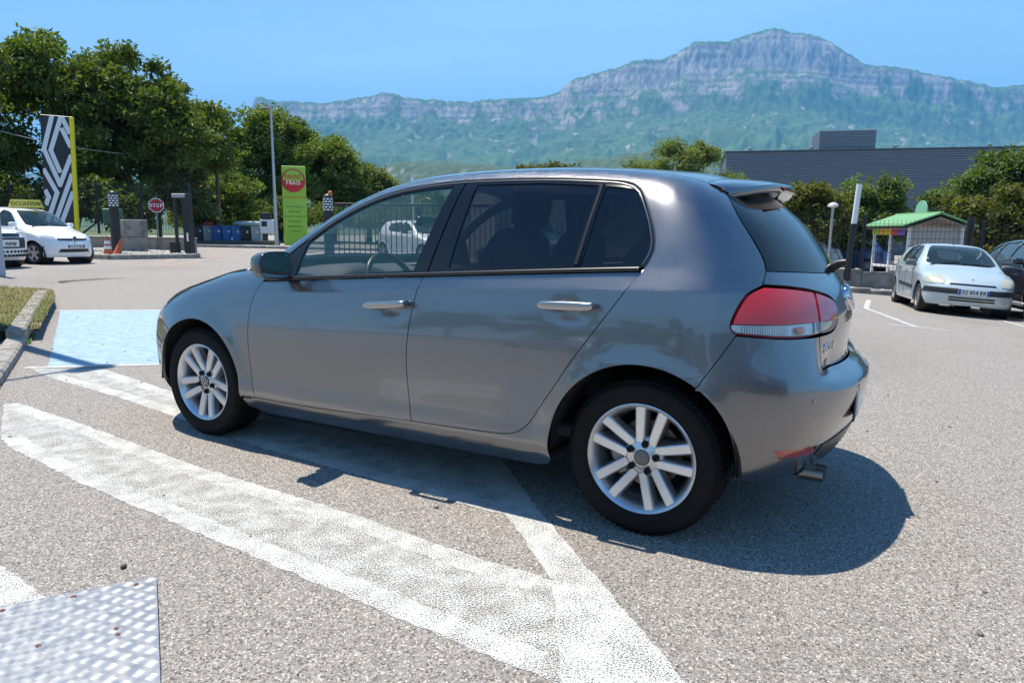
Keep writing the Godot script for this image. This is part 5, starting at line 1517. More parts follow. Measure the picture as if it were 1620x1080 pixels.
	# roof edge and windscreen edge seen from above, as (s, z)
	var screen_edge := curve(V2([[1.36,.735],[1.50,.690],[1.68,.640],[1.85,.590],[2.0,.545],[2.10,.515]]))
	var roof_edge := curve(V2([[2.10,.515],[2.4,.508],[2.8,.508],[3.2,.510],[3.45,.495],[3.565,.46]]))
	var bonnet_edge := curve(V2([[.46,.60],[.60,.665],[.80,.705],[1.05,.735],[1.25,.748],[1.36,.735]]))
	var hatch_edge := PackedVector2Array([at.call(3.585,.452,1.368), at.call(3.618,.452,1.339), at.call(3.648,.491,1.311), at.call(3.716,.581,1.226), at.call(3.783,.616,1.137), at.call(3.822,.633,1.077), at.call(3.841,.659,1.03), at.call(3.842,.707,.984)])
	hatch_edge = curve(Array(hatch_edge), 4)
	var lamp_out := curve([at.call(3.842,.707,.982), at.call(3.806,.765,.957), at.call(3.783,.798,.917), at.call(3.766,.824,.865), at.call(3.766,.831,.832), at.call(3.786,.823,.813)], 4)
	var bump_gap := curve([at.call(3.786,.823,.813), at.call(3.72,.871,.698), at.call(3.681,.894,.634), at.call(3.668,.90,.612)], 4)
	# --- body side: roof rail, rear wing and sill in one stamping
	var top_line := join([b.from_top(Array(screen_edge)), b.from_top(Array(roof_edge))])
	var side_poly := join([gutter, rev(rear_cut), rev(sill_line), v.call([[1.272,.275]]), v.call([[1.272,.225],[1.36,.192],[2.2,.196],[3.0,.205],[3.07,.222]]), wheel_arc.call(arch_r, .364, PI + .17, 0.955, 40), rev(bump_gap), rev(lamp_out), rev(hatch_edge), rev(top_line)])
	pair("body_side", panel(b, side_poly, 0, [], 0, .0015), paint, car, O)
	# --- doors
	var belt := func(x: float) -> float: return CarBody.at(b.hb, x)
	var belt_f := PackedVector2Array(); var belt_r := PackedVector2Array()
	for k in 13: var x: float = lerp(1.392, 2.4255, k / 12.0); belt_f.append(Vector2(x, belt.call(x) - .007))
	for k in 13: var x: float = lerp(2.4255, 3.428, k / 12.0); belt_r.append(Vector2(x, belt.call(x) - .007))
	var door_poly_f := join([rev(belt_f), door_lead.slice(1), v.call([[1.71,.293],[2.05,.306],[2.405,.318]]), rev(b_line)])
	var door_poly_r := join([rev(belt_r), b_line.slice(1), v.call([[2.62,.323]]), rear_cut.slice(0, rear_cut.size() - 3)])
	var df := pair("front_door", panel(b, door_poly_f), paint, car, O)
	var dr := pair("rear_door", panel(b, door_poly_r), paint, car, O)
	# --- wing
	var wing := join([rev(door_lead), b.from_top([Vector2(1.37, .742)]), b.from_top(Array(rev(bonnet_edge))), PackedVector2Array([at.call(.50,.66,.80), at.call(.56,.80,.72), at.call(.53,.835,.64)]), wheel_arc.call(arch_f, .362, 2.25, -.09, 40), v.call([[1.272,.290]])])
	pair("front_wing", panel(b, wing, 0, [], 0, .0015), paint, car, O)
	# --- side windows with black surround
	var gl_top := curve(V2([[2.418,1.368],[2.184,1.349],[1.967,1.301],[1.772,1.212],[1.652,1.132],[1.606,1.095]]), 5)
	var win_f := join([v.call([[1.588,.920],[1.75,.937],[1.917,.951],[2.345,.987]]), gl_top])
	var win_r := join([v.call([[2.535,1.005],[2.83,1.020],[3.13,1.033]]), v.call([[3.158,1.355],[2.884,1.371],[2.551,1.372]])])
	var win_q := join([v.call([[3.168,1.035],[3.410,1.046]]), curve(V2([[3.410,1.046],[3.431,1.085],[3.432,1.14],[3.402,1.216],[3.350,1.299],[3.318,1.331],[3.27,1.344]]), 4), v.call([[3.194,1.350]])])
	var fr_outer := rev(gutter)
	var low := PackedVector2Array()
	for k in 25: var x: float = lerp(1.388, 3.435, k / 24.0); low.append(Vector2(x, belt.call(x) + .007))
	var frame_poly := join([low, v.call([[3.435,1.036]]), fr_outer])
	var split_f := func(poly: PackedVector2Array, front: bool) -> PackedVector2Array:
		var cut := PackedVector2Array(V2([[0, .5], [2.41, .5], [2.4255, .973], [2.49, 1.45], [0, 1.45]])) if front else PackedVector2Array(V2([[2.41, .5], [5, .5], [5, 1.45], [2.49, 1.45], [2.4255, .973]]))
		return biggest(Geometry2D.intersect_polygons(poly, cut))
	var ff := pair("window_frame", panel(b, split_f.call(frame_poly, true), 0, [win_f], -.002, .004, .016), gloss, df, O)
	var fr := pair("window_frame", panel(b, split_f.call(frame_poly, false), 0, [win_r, win_q], -.002, .004, .016), gloss, dr, O)
	# belt moulding and drip rail
	var bm := MB.new()
	var pts := []
	for k in 31:
		var x: float = lerp(1.42, 3.420, k / 30.0); var q := b.side(x, belt.call(x) - .012); pts.append(Vector3(q.x, belt.call(x) + .004, q.z - .004))
	bm.tube(pts, [.0095], 10)
	pair("belt_moulding", bm, black, car, O)
	var gm := MB.new(); pts = []
	for k in gutter.size():
		if k % 2 == 0:
			var q := b.side(gutter[k].x, gutter[k].y); pts.append(q - b.nrm(q) * .004)
	gm.tube(pts, [.0065], 6)
	pair("door_seal", gm, black, car, O)
	var fi := MB.new(); pts = []
	var gin := curve(V2([[1.606,1.107],[1.652,1.145],[1.772,1.225],[1.967,1.313],[2.184,1.361],[2.475,1.384],[2.884,1.383],[3.19,1.366],[3.275,1.354],[3.321,1.336],[3.357,1.304],[3.411,1.216],[3.442,1.14],[3.444,1.09],[3.426,1.046]]), 5)
	for q2 in gin:
		var q := b.side(q2.x, q2.y); pts.append(q - b.nrm(q) * .0005)
	fi.tube(pts, [.004], 6)
	pair("window_trim", fi, satin2(), car, O)
	pair("front_side_window", panel(b, win_f, 0, [], -.006, -.004, 0), tint, car, O)
	pair("rear_side_window", panel(b, win_r, 0, [], -.006, -.004, 0), privacy, car, O)
	pair("quarter_window", panel(b, win_q, 0, [], -.006, -.004, 0), privacy, car, O)
	var dv := MB.new()
	var d0 := b.side(3.150, 1.034); var d1 := b.side(3.177, 1.356)
	dv.tube([d0 + Vector3(0, 0, .001), (d0 + d1) / 2 + Vector3(0, 0, .006), d1 + Vector3(0, 0, .001)], [.011], 8)
	pair("window_divider", dv, black, car, O)
	# --- roof, bonnet, windscreen
	var half := func(edge: PackedVector2Array) -> PackedVector2Array:
		var o := edge.duplicate()
		for k in range(edge.size() - 1, -1, -1): o.append(Vector2(edge[k].x, -edge[k].y))
		return o
	var ws_top := []
	var roof_poly: PackedVector2Array = half.call(join([v.call([[1.975,.0001],[1.985,.2],[2.02,.38],[2.10,.512]]), roof_edge]))
	part("roof", panel(b, roof_poly, 1, [], 0, .001, .012, .05), paint, car, O)
	var screen_poly: PackedVector2Array = half.call(join([v.call([[1.13,.0001],[1.145,.25],[1.20,.48],[1.30,.66],[1.375,.725]]), screen_edge.slice(1), v.call([[2.02,.38],[1.985,.2],[1.975,.0001]])]))
	part("windscreen", panel(b, screen_poly, 1, [], -.004, .003, 0, .05), tint, car, O)
	var bonnet_poly: PackedVector2Array = half.call(join([v.call([[.19,.0001],[.205,.2],[.26,.38],[.36,.52]]), bonnet_edge.slice(1), v.call([[1.27,.66],[1.17,.48],[1.115,.25],[1.10,.0001]])]))
	part("bonnet", panel(b, bonnet_poly, 1, [], 0, .002, .02, .05), paint, car, O)
	var cowl: PackedVector2Array = half.call(join([v.call([[1.10,.0001],[1.115,.25],[1.17,.48],[1.27,.66],[1.34,.735],[1.375,.725],[1.30,.66],[1.20,.48],[1.145,.25],[1.13,.0001]])]))
	part("cowl", panel(b, cowl, 1, [], -.012, .001, 0, .05), black, car, O)
	# --- tail: hatch, rear window, lamps, bumper
	var at_end := b.a_tail()
	var lamp_in := at.call(4.020, .487, 0) as Vector2
	var lx: float = lamp_in.x
	var lamp_poly := join([rev(lamp_out), curve([at.call(3.842,.707,.982), at.call(3.91,.605,.973), at.call(3.98,.452,.952), at.call(4.027,.317,.921), at.call(4.046,.275,.890), at.call(4.052,.272,.855), at.call(4.052,.298,.815), at.call(4.042,.355,.790), at.call(4.017,.492,.788), at.call(3.936,.692,.797), at.call(3.85,.783,.807), at.call(3.786,.823,.813)], 4)])
	var cut_at := func(poly: PackedVector2Array, x0: float, x1: float, y0: float, y1: float) -> PackedVector2Array:
		return biggest(Geometry2D.intersect_polygons(poly, PackedVector2Array([Vector2(x0, y0), Vector2(x1, y0), Vector2(x1, y1), Vector2(x0, y1)])))
	for sec in [[-9.0, lx, false], [lx, 9.0, true]]:
		var piece: PackedVector2Array = cut_at.call(lamp_poly, sec[0], sec[1], 0, 2)
		if Geometry2D.is_polygon_clockwise(piece): piece.reverse()
		var base := panel(b, piece, 0, [], -.026, .002, -.028, .03)
		var lamp := pair("tail_lamp", base, mat(lin(.30, .03, .03), .22, .75, 0), car, O)
		var inner := biggest(Geometry2D.offset_polygon(piece, -.008))
		var tilt := PackedVector2Array([Vector2(3.6, .853), Vector2(at_end, .824), Vector2(at_end, 2), Vector2(3.6, 2)])
		var up := biggest(Geometry2D.intersect_polygons(inner, tilt))
		var lo := biggest(Geometry2D.clip_polygons(inner, tilt))
		var l1 := pair("red_lens", panel(b, up, 0, [], .003, .001, .006, .03), red_glass, lamp, O)
		var l2 := pair("clear_lens", panel(b, lo, 0, [], .003, .001, .006, .03), clear_glass, lamp, O)
		pair("strip_reflector", panel(b, lo, 0, [], -.022, .001, 0, .03), clear, lamp, O)
		# ribs and the round chamber behind the lens
		var rb := MB.new()
		var bb := Rect2(lo[0], Vector2.ZERO)
		for p in lo: bb = bb.expand(p)
		var n := int(bb.size.x / .009)
		for k in range(3, n):
			var x: float = bb.position.x + .01 + (bb.size.x - .02) * k / n
			if not sec[2] and fmod(float(k) / n, 1.0) > .55: continue
			var y0 := 9.0; var y1 := -9.0
			for cut in Geometry2D.intersect_polygons(lo, PackedVector2Array([Vector2(x - .001, 0), Vector2(x + .001, 0), Vector2(x + .001, 2), Vector2(x - .001, 2)])):
				for p in cut: y0 = min(y0, p.y); y1 = max(y1, p.y)
			if y1 - y0 < .012: continue
			var q0 := b.side(x, y0 + .004); var q1 := b.side(x, y1 - .003)
			rb.tube([q0 - b.nrm(q0) * .016, q1 - b.nrm(q1) * .016], [.0036], 5, false)
		pair("lens_rib", rb, clear, lamp, O)
		if not sec[2]:
			var am := MB.new()
			var ct := at.call(3.975, .60, .818) as Vector2
			var q := b.side(ct.x, ct.y); var nq := b.nrm(q)
			var bas := Basis(nq.cross(Vector3.UP).normalized(), nq.cross(nq.cross(Vector3.UP)).normalized(), nq)
			am.blob(q - nq * .014, Vector3(.022, .014, .012), .7, .7, bas, 14, 8)
			pair("indicator_bulb", am, mat(lin(.65, .16, .04), .2, .2, 1), lamp, O)
			var rr := MB.new()
			ct = at.call(3.955, .53, .898) as Vector2
			q = b.side(ct.x, ct.y); nq = b.nrm(q)
			bas = Basis(nq.cross(Vector3.UP).normalized(), nq.cross(nq.cross(Vector3.UP)).normalized(), nq)
			for r in [.050, .038, .026, .014]:
				rr.lathe(q - nq * .012, [Vector2(r + .005, -.010), Vector2(r + .001, .004), Vector2(r - .001, .004), Vector2(r - .005, -.010)], 36, false, bas)
			pair("lamp_ring", rr, mat(lin(.45, .10, .10), .15, .9), lamp, O)
	# window in the hatch
	var gl_edge := PackedVector2Array()
	for p in hatch_edge: gl_edge.append(p)
	var rw_low := curve([at.call(3.848,.652,1.030), at.call(3.92,.45,1.021), at.call(3.975,.24,1.011), Vector2(at_end, 1.006)], 5)
	var rw_top := curve([Vector2(at_end, 1.345), at.call(3.69,.26,1.340), at.call(3.626,.458,1.326)], 5)
	var rw_side := curve([at.call(3.626,.458,1.326), at.call(3.652,.490,1.305), at.call(3.719,.578,1.223), at.call(3.786,.612,1.136), at.call(3.825,.629,1.077), at.call(3.840,.648,1.036)], 4)
	var rw := join([rw_low, rw_top, rw_side])
	pair("rear_window", panel(b, rw, 0, [], -.001, 0.002, .012, .04), mat(lin(.004, .005, .007), .03), car, O)
	var hatch_low := join([PackedVector2Array([at.call(3.842,.659,1.028)]), curve([at.call(3.843,.705,.985), at.call(3.91,.605,.976), at.call(3.98,.452,.955), at.call(4.027,.315,.924), at.call(4.048,.270,.890), at.call(4.054,.268,.855), at.call(4.054,.294,.812), at.call(4.044,.352,.787), at.call(4.019,.488,.785)], 4), curve([at.call(4.020,.488,.785), at.call(4.028,.495,.74), at.call(4.033,.499,.70), at.call(4.040,.495,.672), at.call(4.055,.44,.655), at.call(4.09,.22,.648), Vector2(at_end, .646)], 4), v.call([[at_end, 1.003]]), rev(rw_low)])
	pair("tailgate", panel(b, hatch_low, 0, [], 0, .002, .014, .03), paint, car, O)
	var bumper := join([bump_gap, wheel_arc.call(arch_r, .364, .93, -.10, 16), curve([at.call(3.86,.745,.262), at.call(3.95,.60,.252), at.call(4.02,.40,.252), Vector2(at_end, .26)], 5), v.call([[at_end, .644]]), curve([Vector2(at_end, .643), at.call(4.09,.22,.645), at.call(4.055,.443,.652), at.call(4.038,.498,.670), at.call(4.031,.502,.70), at.call(4.026,.498,.74), at.call(4.017,.491,.784)], 4), curve([at.call(4.017,.493,.784), at.call(3.936,.692,.793), at.call(3.85,.783,.803), at.call(3.786,.824,.809)], 4)])
	var refl := PackedVector2Array([at.call(3.925,.751,.394), at.call(3.984,.658,.386), at.call(4.038,.516,.371), at.call(4.040,.500,.345), at.call(4.030,.505,.331), at.call(3.986,.62,.341), at.call(3.938,.716,.357)])
	pair("rear_bumper", panel(b, bumper, 0, [refl], 0, .0015, .016, .03), paint, car, O)
	pair("rear_reflector", panel(b, refl, 0, [], -.004, .001, .006, .03), mat(lin(.42, .025, .015), .18, .1, 1), car, O)
	var valance := join([PackedVector2Array([at.call(4.05,.46,.365), at.call(4.10,.25,.385), Vector2(at_end, .39), Vector2(at_end, .275), at.call(4.04,.36,.275), at.call(4.03,.49,.325)])])
	pair("lower_valance", panel(b, valance, 0, [], .004, .0, .006, .03), black, car, O)
	# spoiler
	var sp := MB.new(); var rows := []
	for k in 33:
		var z: float = lerp(-.47, .47, k / 32.0)
		var az: float = abs(z)
		var e := pow(az / .47, 4.0)
		var s0 := b.top(3.568, z)
		var tip := Vector3(3.800 - .26 * z * z - .095 * e, 1.372 - .12 * z * z - .022 * e, z)
		var under := b.side(b.A(3.74, max(az, .001)), 1.330 - .05 * z * z)
		if az > .42: under = b.side(b.A(3.64, az), 1.322)
		under = Vector3(under.x - .006, under.y, z)
		var pr := [s0 + Vector3(0, .001, 0), s0.lerp(tip, .35) + Vector3(0, .006, 0), s0.lerp(tip, .75) + Vector3(0, .006, 0), tip + Vector3(-.012, .003, 0), tip, tip + Vector3(-.001, -.018, 0), tip + Vector3(-.010, -.030, 0), tip.lerp(under, .55) + Vector3(0, -.014, 0), under]
		rows.append(pr)
	sp = skin(rows)
	part("roof_spoiler", sp, paint, car, O)
	var bl := MB.new()
	bl.box(Vector3(3.797, 1.351, 0), Vector3(.012, .020, .30), .004, Basis(Vector3(0, 0, 1), .12))
	part("brake_light", bl, mat(lin(.35, .02, .02), .1, .2, 1), car, O)
	# badge, lettering, wiper, plate, sensors, exhaust
	var bq := b.side(at_end, .90)
	var nb := b.nrm(bq)
	var yb := nb.cross(Vector3(0, 0, -1)).normalized()
	var bb2 := Basis(Vector3(0, 0, -1), yb if yb.y > 0 else -yb, nb)
	var badge := part("emblem_disc", MB.new().lathe(bq, [Vector2(.055, -.004), Vector2(.055, .006), Vector2(.050, .009), Vector2(0, .009)], 48, false, bb2), wm.cap_dark, car, O)
	var em := MB.new()
	em.lathe(bq, [Vector2(.0575, -.002), Vector2(.0575, .008), Vector2(.054, .012), Vector2(.050, .009)], 48, false, bb2)
	for st in [[[-.022, .047], [0.0, .008], [.022, .047]], [[-.046, .026], [-.021, -.043], [0.0, .002], [.021, -.043], [.046, .026]]]:
		for i in st.size() - 1:
			var p := Vector3(st[i][0], st[i][1], .010); var q := Vector3(st[i + 1][0], st[i + 1][1], .010)
			var d := (q - p).normalized()
			em.box(bq + bb2 * ((p + q) / 2), Vector3((q - p).length() + .004, .009, .006), .001, bb2 * Basis(d, Vector3(0, 0, 1).cross(d), Vector3(0, 0, 1)))
	var emo := part("emblem", em, chrome, badge, O); emo.position = Vector3.ZERO
	var gp := b.side(b.A(4.05, .47), .748)
	var ng := b.nrm(gp)
	var xg := Vector3.UP.cross(ng).normalized()
	for k in 4:
		var gq := b.side(b.A([4.030, 4.036, 4.042, 4.047][k], [.425, .382, .340, .298][k]), .732)
		var n2 := b.nrm(gq); var x2 := Vector3.UP.cross(n2).normalized()
		lettering("letter", "GOLF"[k], .036, chrome, car, Transform3D(Basis(x2, n2.cross(x2), n2), gq + n2 * .001 - O), .006, 1.05)
	var hw := MB.new()
	var wq := b.side(at_end, 1.03)
	hw.tube([wq + Vector3(-.01, -.01, 0), wq + Vector3(.025, .010, .0), wq + Vector3(.055, .018, .0)], [.022, .020, .014], 12)
	hw.tube([wq + Vector3(.045, .016, 0), wq + Vector3(.02, .035, -.12), wq + Vector3(-.015, .06, -.34)], [.009, .008, .006], 8)
	part("rear_wiper", hw, black, car, O)
	var pl := part("number_plate", MB.new().box(Vector3(4.150, .50, 0) - O, Vector3(.012, .11, .52), .004), mat(lin(.7, .7, .7), .3), car)
	part("plate_shade_slab", MB.new().box(Vector3(4.144, .50, 0) - O, Vector3(.008, .15, .58), .006), black, car)  # black slab painting the shade round the plate; no hollow is cut
	for z in [.60, .25]:
		var q := b.side(b.A(4.0 if z > .5 else 4.15, z), .565); var n2 := b.nrm(q)
		var bs := Basis(n2.cross(Vector3.UP).normalized(), n2.cross(n2.cross(Vector3.UP)).normalized(), n2)
		pair("parking_sensor", MB.new().lathe(q, [Vector2(.0115, .0002), Vector2(.0095, .0012), Vector2(0, .0014)], 20, false, bs), paint, car, O)
	for z in [.40, .462]:
		part("exhaust_pipe", MB.new().tube([Vector3(3.98, .240, z), Vector3(4.02, .242, z), Vector3(4.068, .240, z)], [.026], 20, false).tube([Vector3(4.068, .240, z), Vector3(3.99, .242, z)], [.0235, .023], 20, false), mat(lin(.26, .23, .20), .3, .9), car, O)
	# --- front end
	var nose := b.a_nose()
	var hl := PackedVector2Array([at.call(.50,.66,.80), at.call(.56,.80,.72), at.call(.53,.835,.64), at.call(.40,.80,.612), at.call(.20,.56,.608), at.call(.15,.46,.64), at.call(.21,.44,.70), at.call(.34,.53,.765)])
	pair("headlamp", panel(b, hl, 0, [], 0, .002, .012, .04), mat(lin(.55, .58, .60), .05, .5, 1), car, O)
	var fb := join([PackedVector2Array([Vector2(nose, .20), at.call(.12,.4,.20), at.call(.35,.74,.20), at.call(.52,.84,.205)]), wheel_arc.call(arch_f, .362, PI + .12, 2.25, 16), PackedVector2Array([at.call(.53,.836,.637), at.call(.40,.80,.609), at.call(.20,.56,.604), at.call(.13,.46,.61), Vector2(nose, .60)])])
	pair("front_bumper", panel(b, fb, 0, [], 0, .0015, .016, .05), paint, car, O)
	var gr := PackedVector2Array([Vector2(nose, .605), at.call(.13,.46,.614), at.call(.15,.455,.64), at.call(.20,.44,.695), Vector2(nose, .70)])
	pair("grille", panel(b, gr, 0, [], -.012, .0, .0, .05), black, car, O)
	var fill := join([PackedVector2Array([Vector2(nose, .702), at.call(.205,.44,.698), at.call(.34,.53,.768)]), b.from_top([Vector2(.46, .60), Vector2(.36, .52), Vector2(.26, .38), Vector2(.205, .2), Vector2(.19, .001)])])
	pair("bonnet_lip", panel(b, fill, 0, [], -.001, .002, .012, .05), paint, car, O)
	var cc := b.top(1.365, .735)
	pair("cowl_corner", MB.new().blob(cc + Vector3(0, .004, 0), Vector3(.06, .012, .035), .7, .7, Basis(Vector3(0, 0, 1), .35)), black, car, O)
	# --- door mirrors
	var mr := MB.new()
	var rings := []
	for q in [[.0, .10], [.004, .34], [.014, .56], [.034, .78], [.062, .92], [.095, .99], [.118, 1.0], [.126, .985], [.127, .93], [.119, .90]]:
		var ring := []
		for k in 33:
			var a := TAU * k / 32
			ring.append(Vector3(1.545 + q[0] + .03 * MB.sp(sin(a), .7) * q[1] * .3, .993 + MB.sp(cos(a), .62) * .066 * q[1], .985 + MB.sp(sin(a), .62) * .108 * q[1]))
		rings.append(ring)
	var hous := pair("mirror_housing", skin(rings), mat(lin(.05, .051, .055), .2, .6, 1.0), car, O)
	pair("mirror_glass", MB.new().blob(Vector3(1.662, .993, .985), Vector3(.004, .060, .098), .5, .5), mat(lin(.55, .60, .60), .02, 1.0), hous, O)
	pair("mirror_indicator", MB.new().blob(Vector3(1.567, .974, 1.052), Vector3(.016, .009, .042), .6, .8, Basis(Vector3.UP, .62)), mat(lin(.7, .7, .7), .1, .6, 1), car, O)
	pair("mirror_arm", MB.new().box(Vector3(1.58, .930, .885), Vector3(.075, .03, .10), .012), black, car, O)
	# --- door handles
	for hd in [[2.268, .836, .118], [3.163, .886, .118]]:
		var q := b.side(hd[0], hd[1]); var q0 := b.side(hd[0] - .1, hd[1]); var q1 := b.side(hd[0] + .1, hd[1])
		var ang := atan2(.018 if hd[0] < 2.5 else .006, .2)
		var hm := MB.new()
		hm.blob(Vector3(hd[0], hd[1], .924), Vector3(hd[2], .0165, .012), .55, .55, Basis(Vector3(0, 0, 1), ang), 40, 12)
		for e in [-1.0, 1.0]:
			hm.blob(Vector3(hd[0] + e * (hd[2] - .022), hd[1] + e * hd[2] * sin(ang) * .8, .905), Vector3(.022, .0155, .026), .5, .6, Basis(Vector3(0, 0, 1), ang), 20, 10)
		pair("door_handle", hm, satin, df if hd[0] < 2.5 else dr, O)
	# wheels and wheel wells
	for w in [[.88, .7575, 1.0, .63, true], [3.458, .7445, 1.0, -.19, false], [.88, -.7575, -1.0, 1.0, true], [3.458, -.7445, -1.0, .3, true]]:
		add_wheel(car, Vector3(w[0], .3075, w[1]) - O, w[2], w[3], .309, .2175, .205, w[4], wm)
		var sgn: float = w[2]
		var well := MB.new()
		for k in 24:
			var a0_ := lerp(-.12, PI + .05, k / 24.0); var a1_ := lerp(-.12, PI + .05, (k + 1) / 24.0)
			var c0 := Vector3(w[0] + .02 * (1 if w[0] < 1 else 0), .31, 0)
			var p0 := c0 + Vector3(cos(a0_), sin(a0_), 0) * .375; var p1 := c0 + Vector3(cos(a1_), sin(a1_), 0) * .375
			well.quad(p0 + Vector3(0, 0, sgn * .865), p1 + Vector3(0, 0, sgn * .865), p1 + Vector3(0, 0, sgn * .52), p0 + Vector3(0, 0, sgn * .52), -Vector3(cos(a0_), sin(a0_), 0))
			well.tri(c0 + Vector3(0, 0, sgn * .52), p0 + Vector3(0, 0, sgn * .52), p1 + Vector3(0, 0, sgn * .52), Vector3(0, 0, sgn))
		part("wheel_well", well, wm.black, car, O)
	# floor pan and closing panels
	part("underbody", MB.new().box(Vector3(2.17, .24, 0) - O, Vector3(1.76, .06, 1.66), .02).box(Vector3(.55, .26, 0) - O, Vector3(.7, .06, 1.0), .02).box(Vector3(3.55, .27, 0) - O, Vector3(.9, .08, 1.0), .02), wm.black, car)
	# --- cabin
	var cab := MB.new()
	part("cabin_floor", MB.new().box(Vector3(2.5, .36, 0) - O, Vector3(2.4, .05, 1.62), .01), fabric, car)
	part("boot_trim", MB.new().box(Vector3(3.62, .62, 0) - O, Vector3(.5, .6, .98), .05).box(Vector3(3.5, .935, 0) - O, Vector3(.55, .025, 1.25), .01), fabric, car)
	part("headlining", headliner(b), mat(lin(.30, .30, .29), .9), car, O)
	pair("door_trim", MB.new().box(Vector3(2.20, .62, .79), Vector3(1.62, .56, .03), .01), trim, car, O)
	for z in [.36, -.36]:
		var st := Node3D.new(); st.name = "front_seat"; car.add_child(st, true); st.position = Vector3(2.28, .3, z) - O
		part("cushion", MB.new().blob(Vector3(-.02, .22, 0), Vector3(.27, .10, .26), .6, .45), fabric, st)
		part("backrest", MB.new().blob(Vector3(.30, .56, 0), Vector3(.09, .33, .25), .55, .5, Basis(Vector3(0, 0, 1), -.28)), fabric, st)
		part("headrest", MB.new().blob(Vector3(.43, .97, 0), Vector3(.055, .10, .135), .6, .6, Basis(Vector3(0, 0, 1), -.2)), fabric, st)
	var bench := Node3D.new(); bench.name = "rear_bench"; car.add_child(bench, true); bench.position = Vector3(3.05, .3, 0) - O
	part("cushion", MB.new().blob(Vector3(-.05, .24, 0), Vector3(.26, .11, .66), .5, .3), fabric, bench)
	part("backrest", MB.new().blob(Vector3(.24, .58, 0), Vector3(.08, .30, .66), .5, .3, Basis(Vector3(0, 0, 1), -.3)), fabric, bench)
	for z in [.38, -.38]: part("headrest", MB.new().blob(Vector3(.36, .93, z), Vector3(.05, .08, .13), .6, .6), fabric, bench)
	# dashboard, wheel, mirror
	var dash := MB.new(); var dr_rows := []
	for k in 21:
		var z: float = lerp(-.72, .72, k / 20.0)
		var hood := .045 * exp(-pow((z - .36) / .17, 4.0))
		dr_rows.append([Vector3(1.20 + .25 * z * z, .945, z), Vector3(1.38 + .12 * z * z, .945 + hood * .5, z), Vector3(1.56, .935 + hood, z), Vector3(1.66, .915 + hood, z), Vector3(1.675, .88 + hood * .6, z), Vector3(1.64, .80, z), Vector3(1.69, .70, z), Vector3(1.62, .50, z)])
	part("dashboard", skin(dr_rows), trim, car, O)
	var pod := part("instrument_panel", MB.new().box(Vector3(1.672, .88, .36) - O, Vector3(.02, .09, .30), .008, Basis(Vector3(0, 0, 1), .3)), gloss, car)
	for z in [.60, -.60, .07, -.07]:
		var vt := MB.new(); vt.box(Vector3(1.682, .865, z) - O, Vector3(.012, .065, .11), .006)
		for k in 4: vt.box(Vector3(1.692, .84 + .016 * k, z) - O, Vector3(.012, .004, .10), .001)
		part("air_vent", vt, black, car)
	var sw := MB.new(); pts = []
	var swb := Basis(Vector3(0, 0, 1), .42)
	for k in 49:
		var a := TAU * k / 48
		pts.append(Vector3(1.86, .86, .36) + swb * Vector3(0, cos(a) * .185, sin(a) * .185))
	sw.tube(pts, [.0165], 12, false)
	sw.blob(Vector3(1.865, .855, .36), Vector3(.035, .065, .085), .6, .6, swb)
	for d in [Vector3(0, 0, .11), Vector3(0, 0, -.11), Vector3(0, -.11, 0)]: sw.box(Vector3(1.862, .855, .36) + swb * d, Vector3(.02, .03 if d.z != 0 else .12, .13 if d.z != 0 else .04), .008, swb)
	sw.tube([Vector3(1.85, .85, .36), Vector3(1.65, .78, .36)], [.04], 10)
	part("steering_wheel", sw, mat(lin(.02, .02, .022), .35), car, O)
	part("rear_view_mirror", MB.new().blob(Vector3(1.80, 1.215, -.02), Vector3(.02, .036, .125), .5, .4, Basis(Vector3.UP, .25)).tube([Vector3(1.79, 1.22, 0), Vector3(1.75, 1.29, 0)], [.012], 8), mat(lin(.02, .022, .024), .25), car, O)
	part("dash_leaflet", MB.new().box(Vector3(1.52, .958, -.35), Vector3(.18, .004, .12), .001, Basis(Vector3.UP, .4) * Basis(Vector3(0, 0, 1), .15)), mat(lin(.75, .70, .5), .8), car, O)

func satin2() -> Material: return mat(lin(.22, .225, .23), .25, .9)
# skin over rows of points, smooth normals
func skin(rows: Array) -> MB:
	var m := MB.new()
	var nr := rows.size(); var nc: int = rows[0].size()
	for i in nr:
		for j in nc:
			var du: Vector3 = rows[min(i + 1, nr - 1)][j] - rows[max(i - 1, 0)][j]
			var dv: Vector3 = rows[i][min(j + 1, nc - 1)] - rows[i][max(j - 1, 0)]
			m.vert(rows[i][j], du.cross(dv).normalized())
	var ctr := Vector3.ZERO
	for p in m.v: ctr += p
	ctr /= m.v.size()
	var tot := 0.0
	for k in m.v.size(): tot += (m.v[k] - ctr).dot(m.n[k])
	if tot < 0.0:
		for k in m.n.size(): m.n[k] = -m.n[k]
	for i in nr - 1:
		for j in nc - 1:
			var p := i * nc + j
			m.face(p, p + 1, p + nc + 1); m.face(p, p + nc + 1, p + nc)
	return m
func headliner(b: CarBody) -> MB:
	var rows := []
	for i in 13:
		var s: float = lerp(2.02, 3.66, i / 12.0)
		var r := []
		for j in 13:
			var z: float = lerp(-.54, .54, j / 12.0)
			r.append(b.top(s, z) - Vector3(0, .03, 0))
		rows.append(r)
	return skin(rows)
func flake_tex() -> ImageTexture:
	# metal flakes lying at odd angles between flat ones
	var r := RandomNumberGenerator.new(); r.seed = 5
	var d := PackedByteArray(); d.resize(256 * 256 * 3)
	for k in 256 * 256:
		var s := .32 if r.randf() < .34 else .02
		var n := Vector3(r.randfn() * s, r.randfn() * s, 1).normalized()
		d[k * 3] = int(128 + n.x * 127); d[k * 3 + 1] = int(128 + n.y * 127); d[k * 3 + 2] = int(128 + n.z * 127)
	return ImageTexture.create_from_image(Image.create_from_data(256, 256, false, Image.FORMAT_RGB8, d))

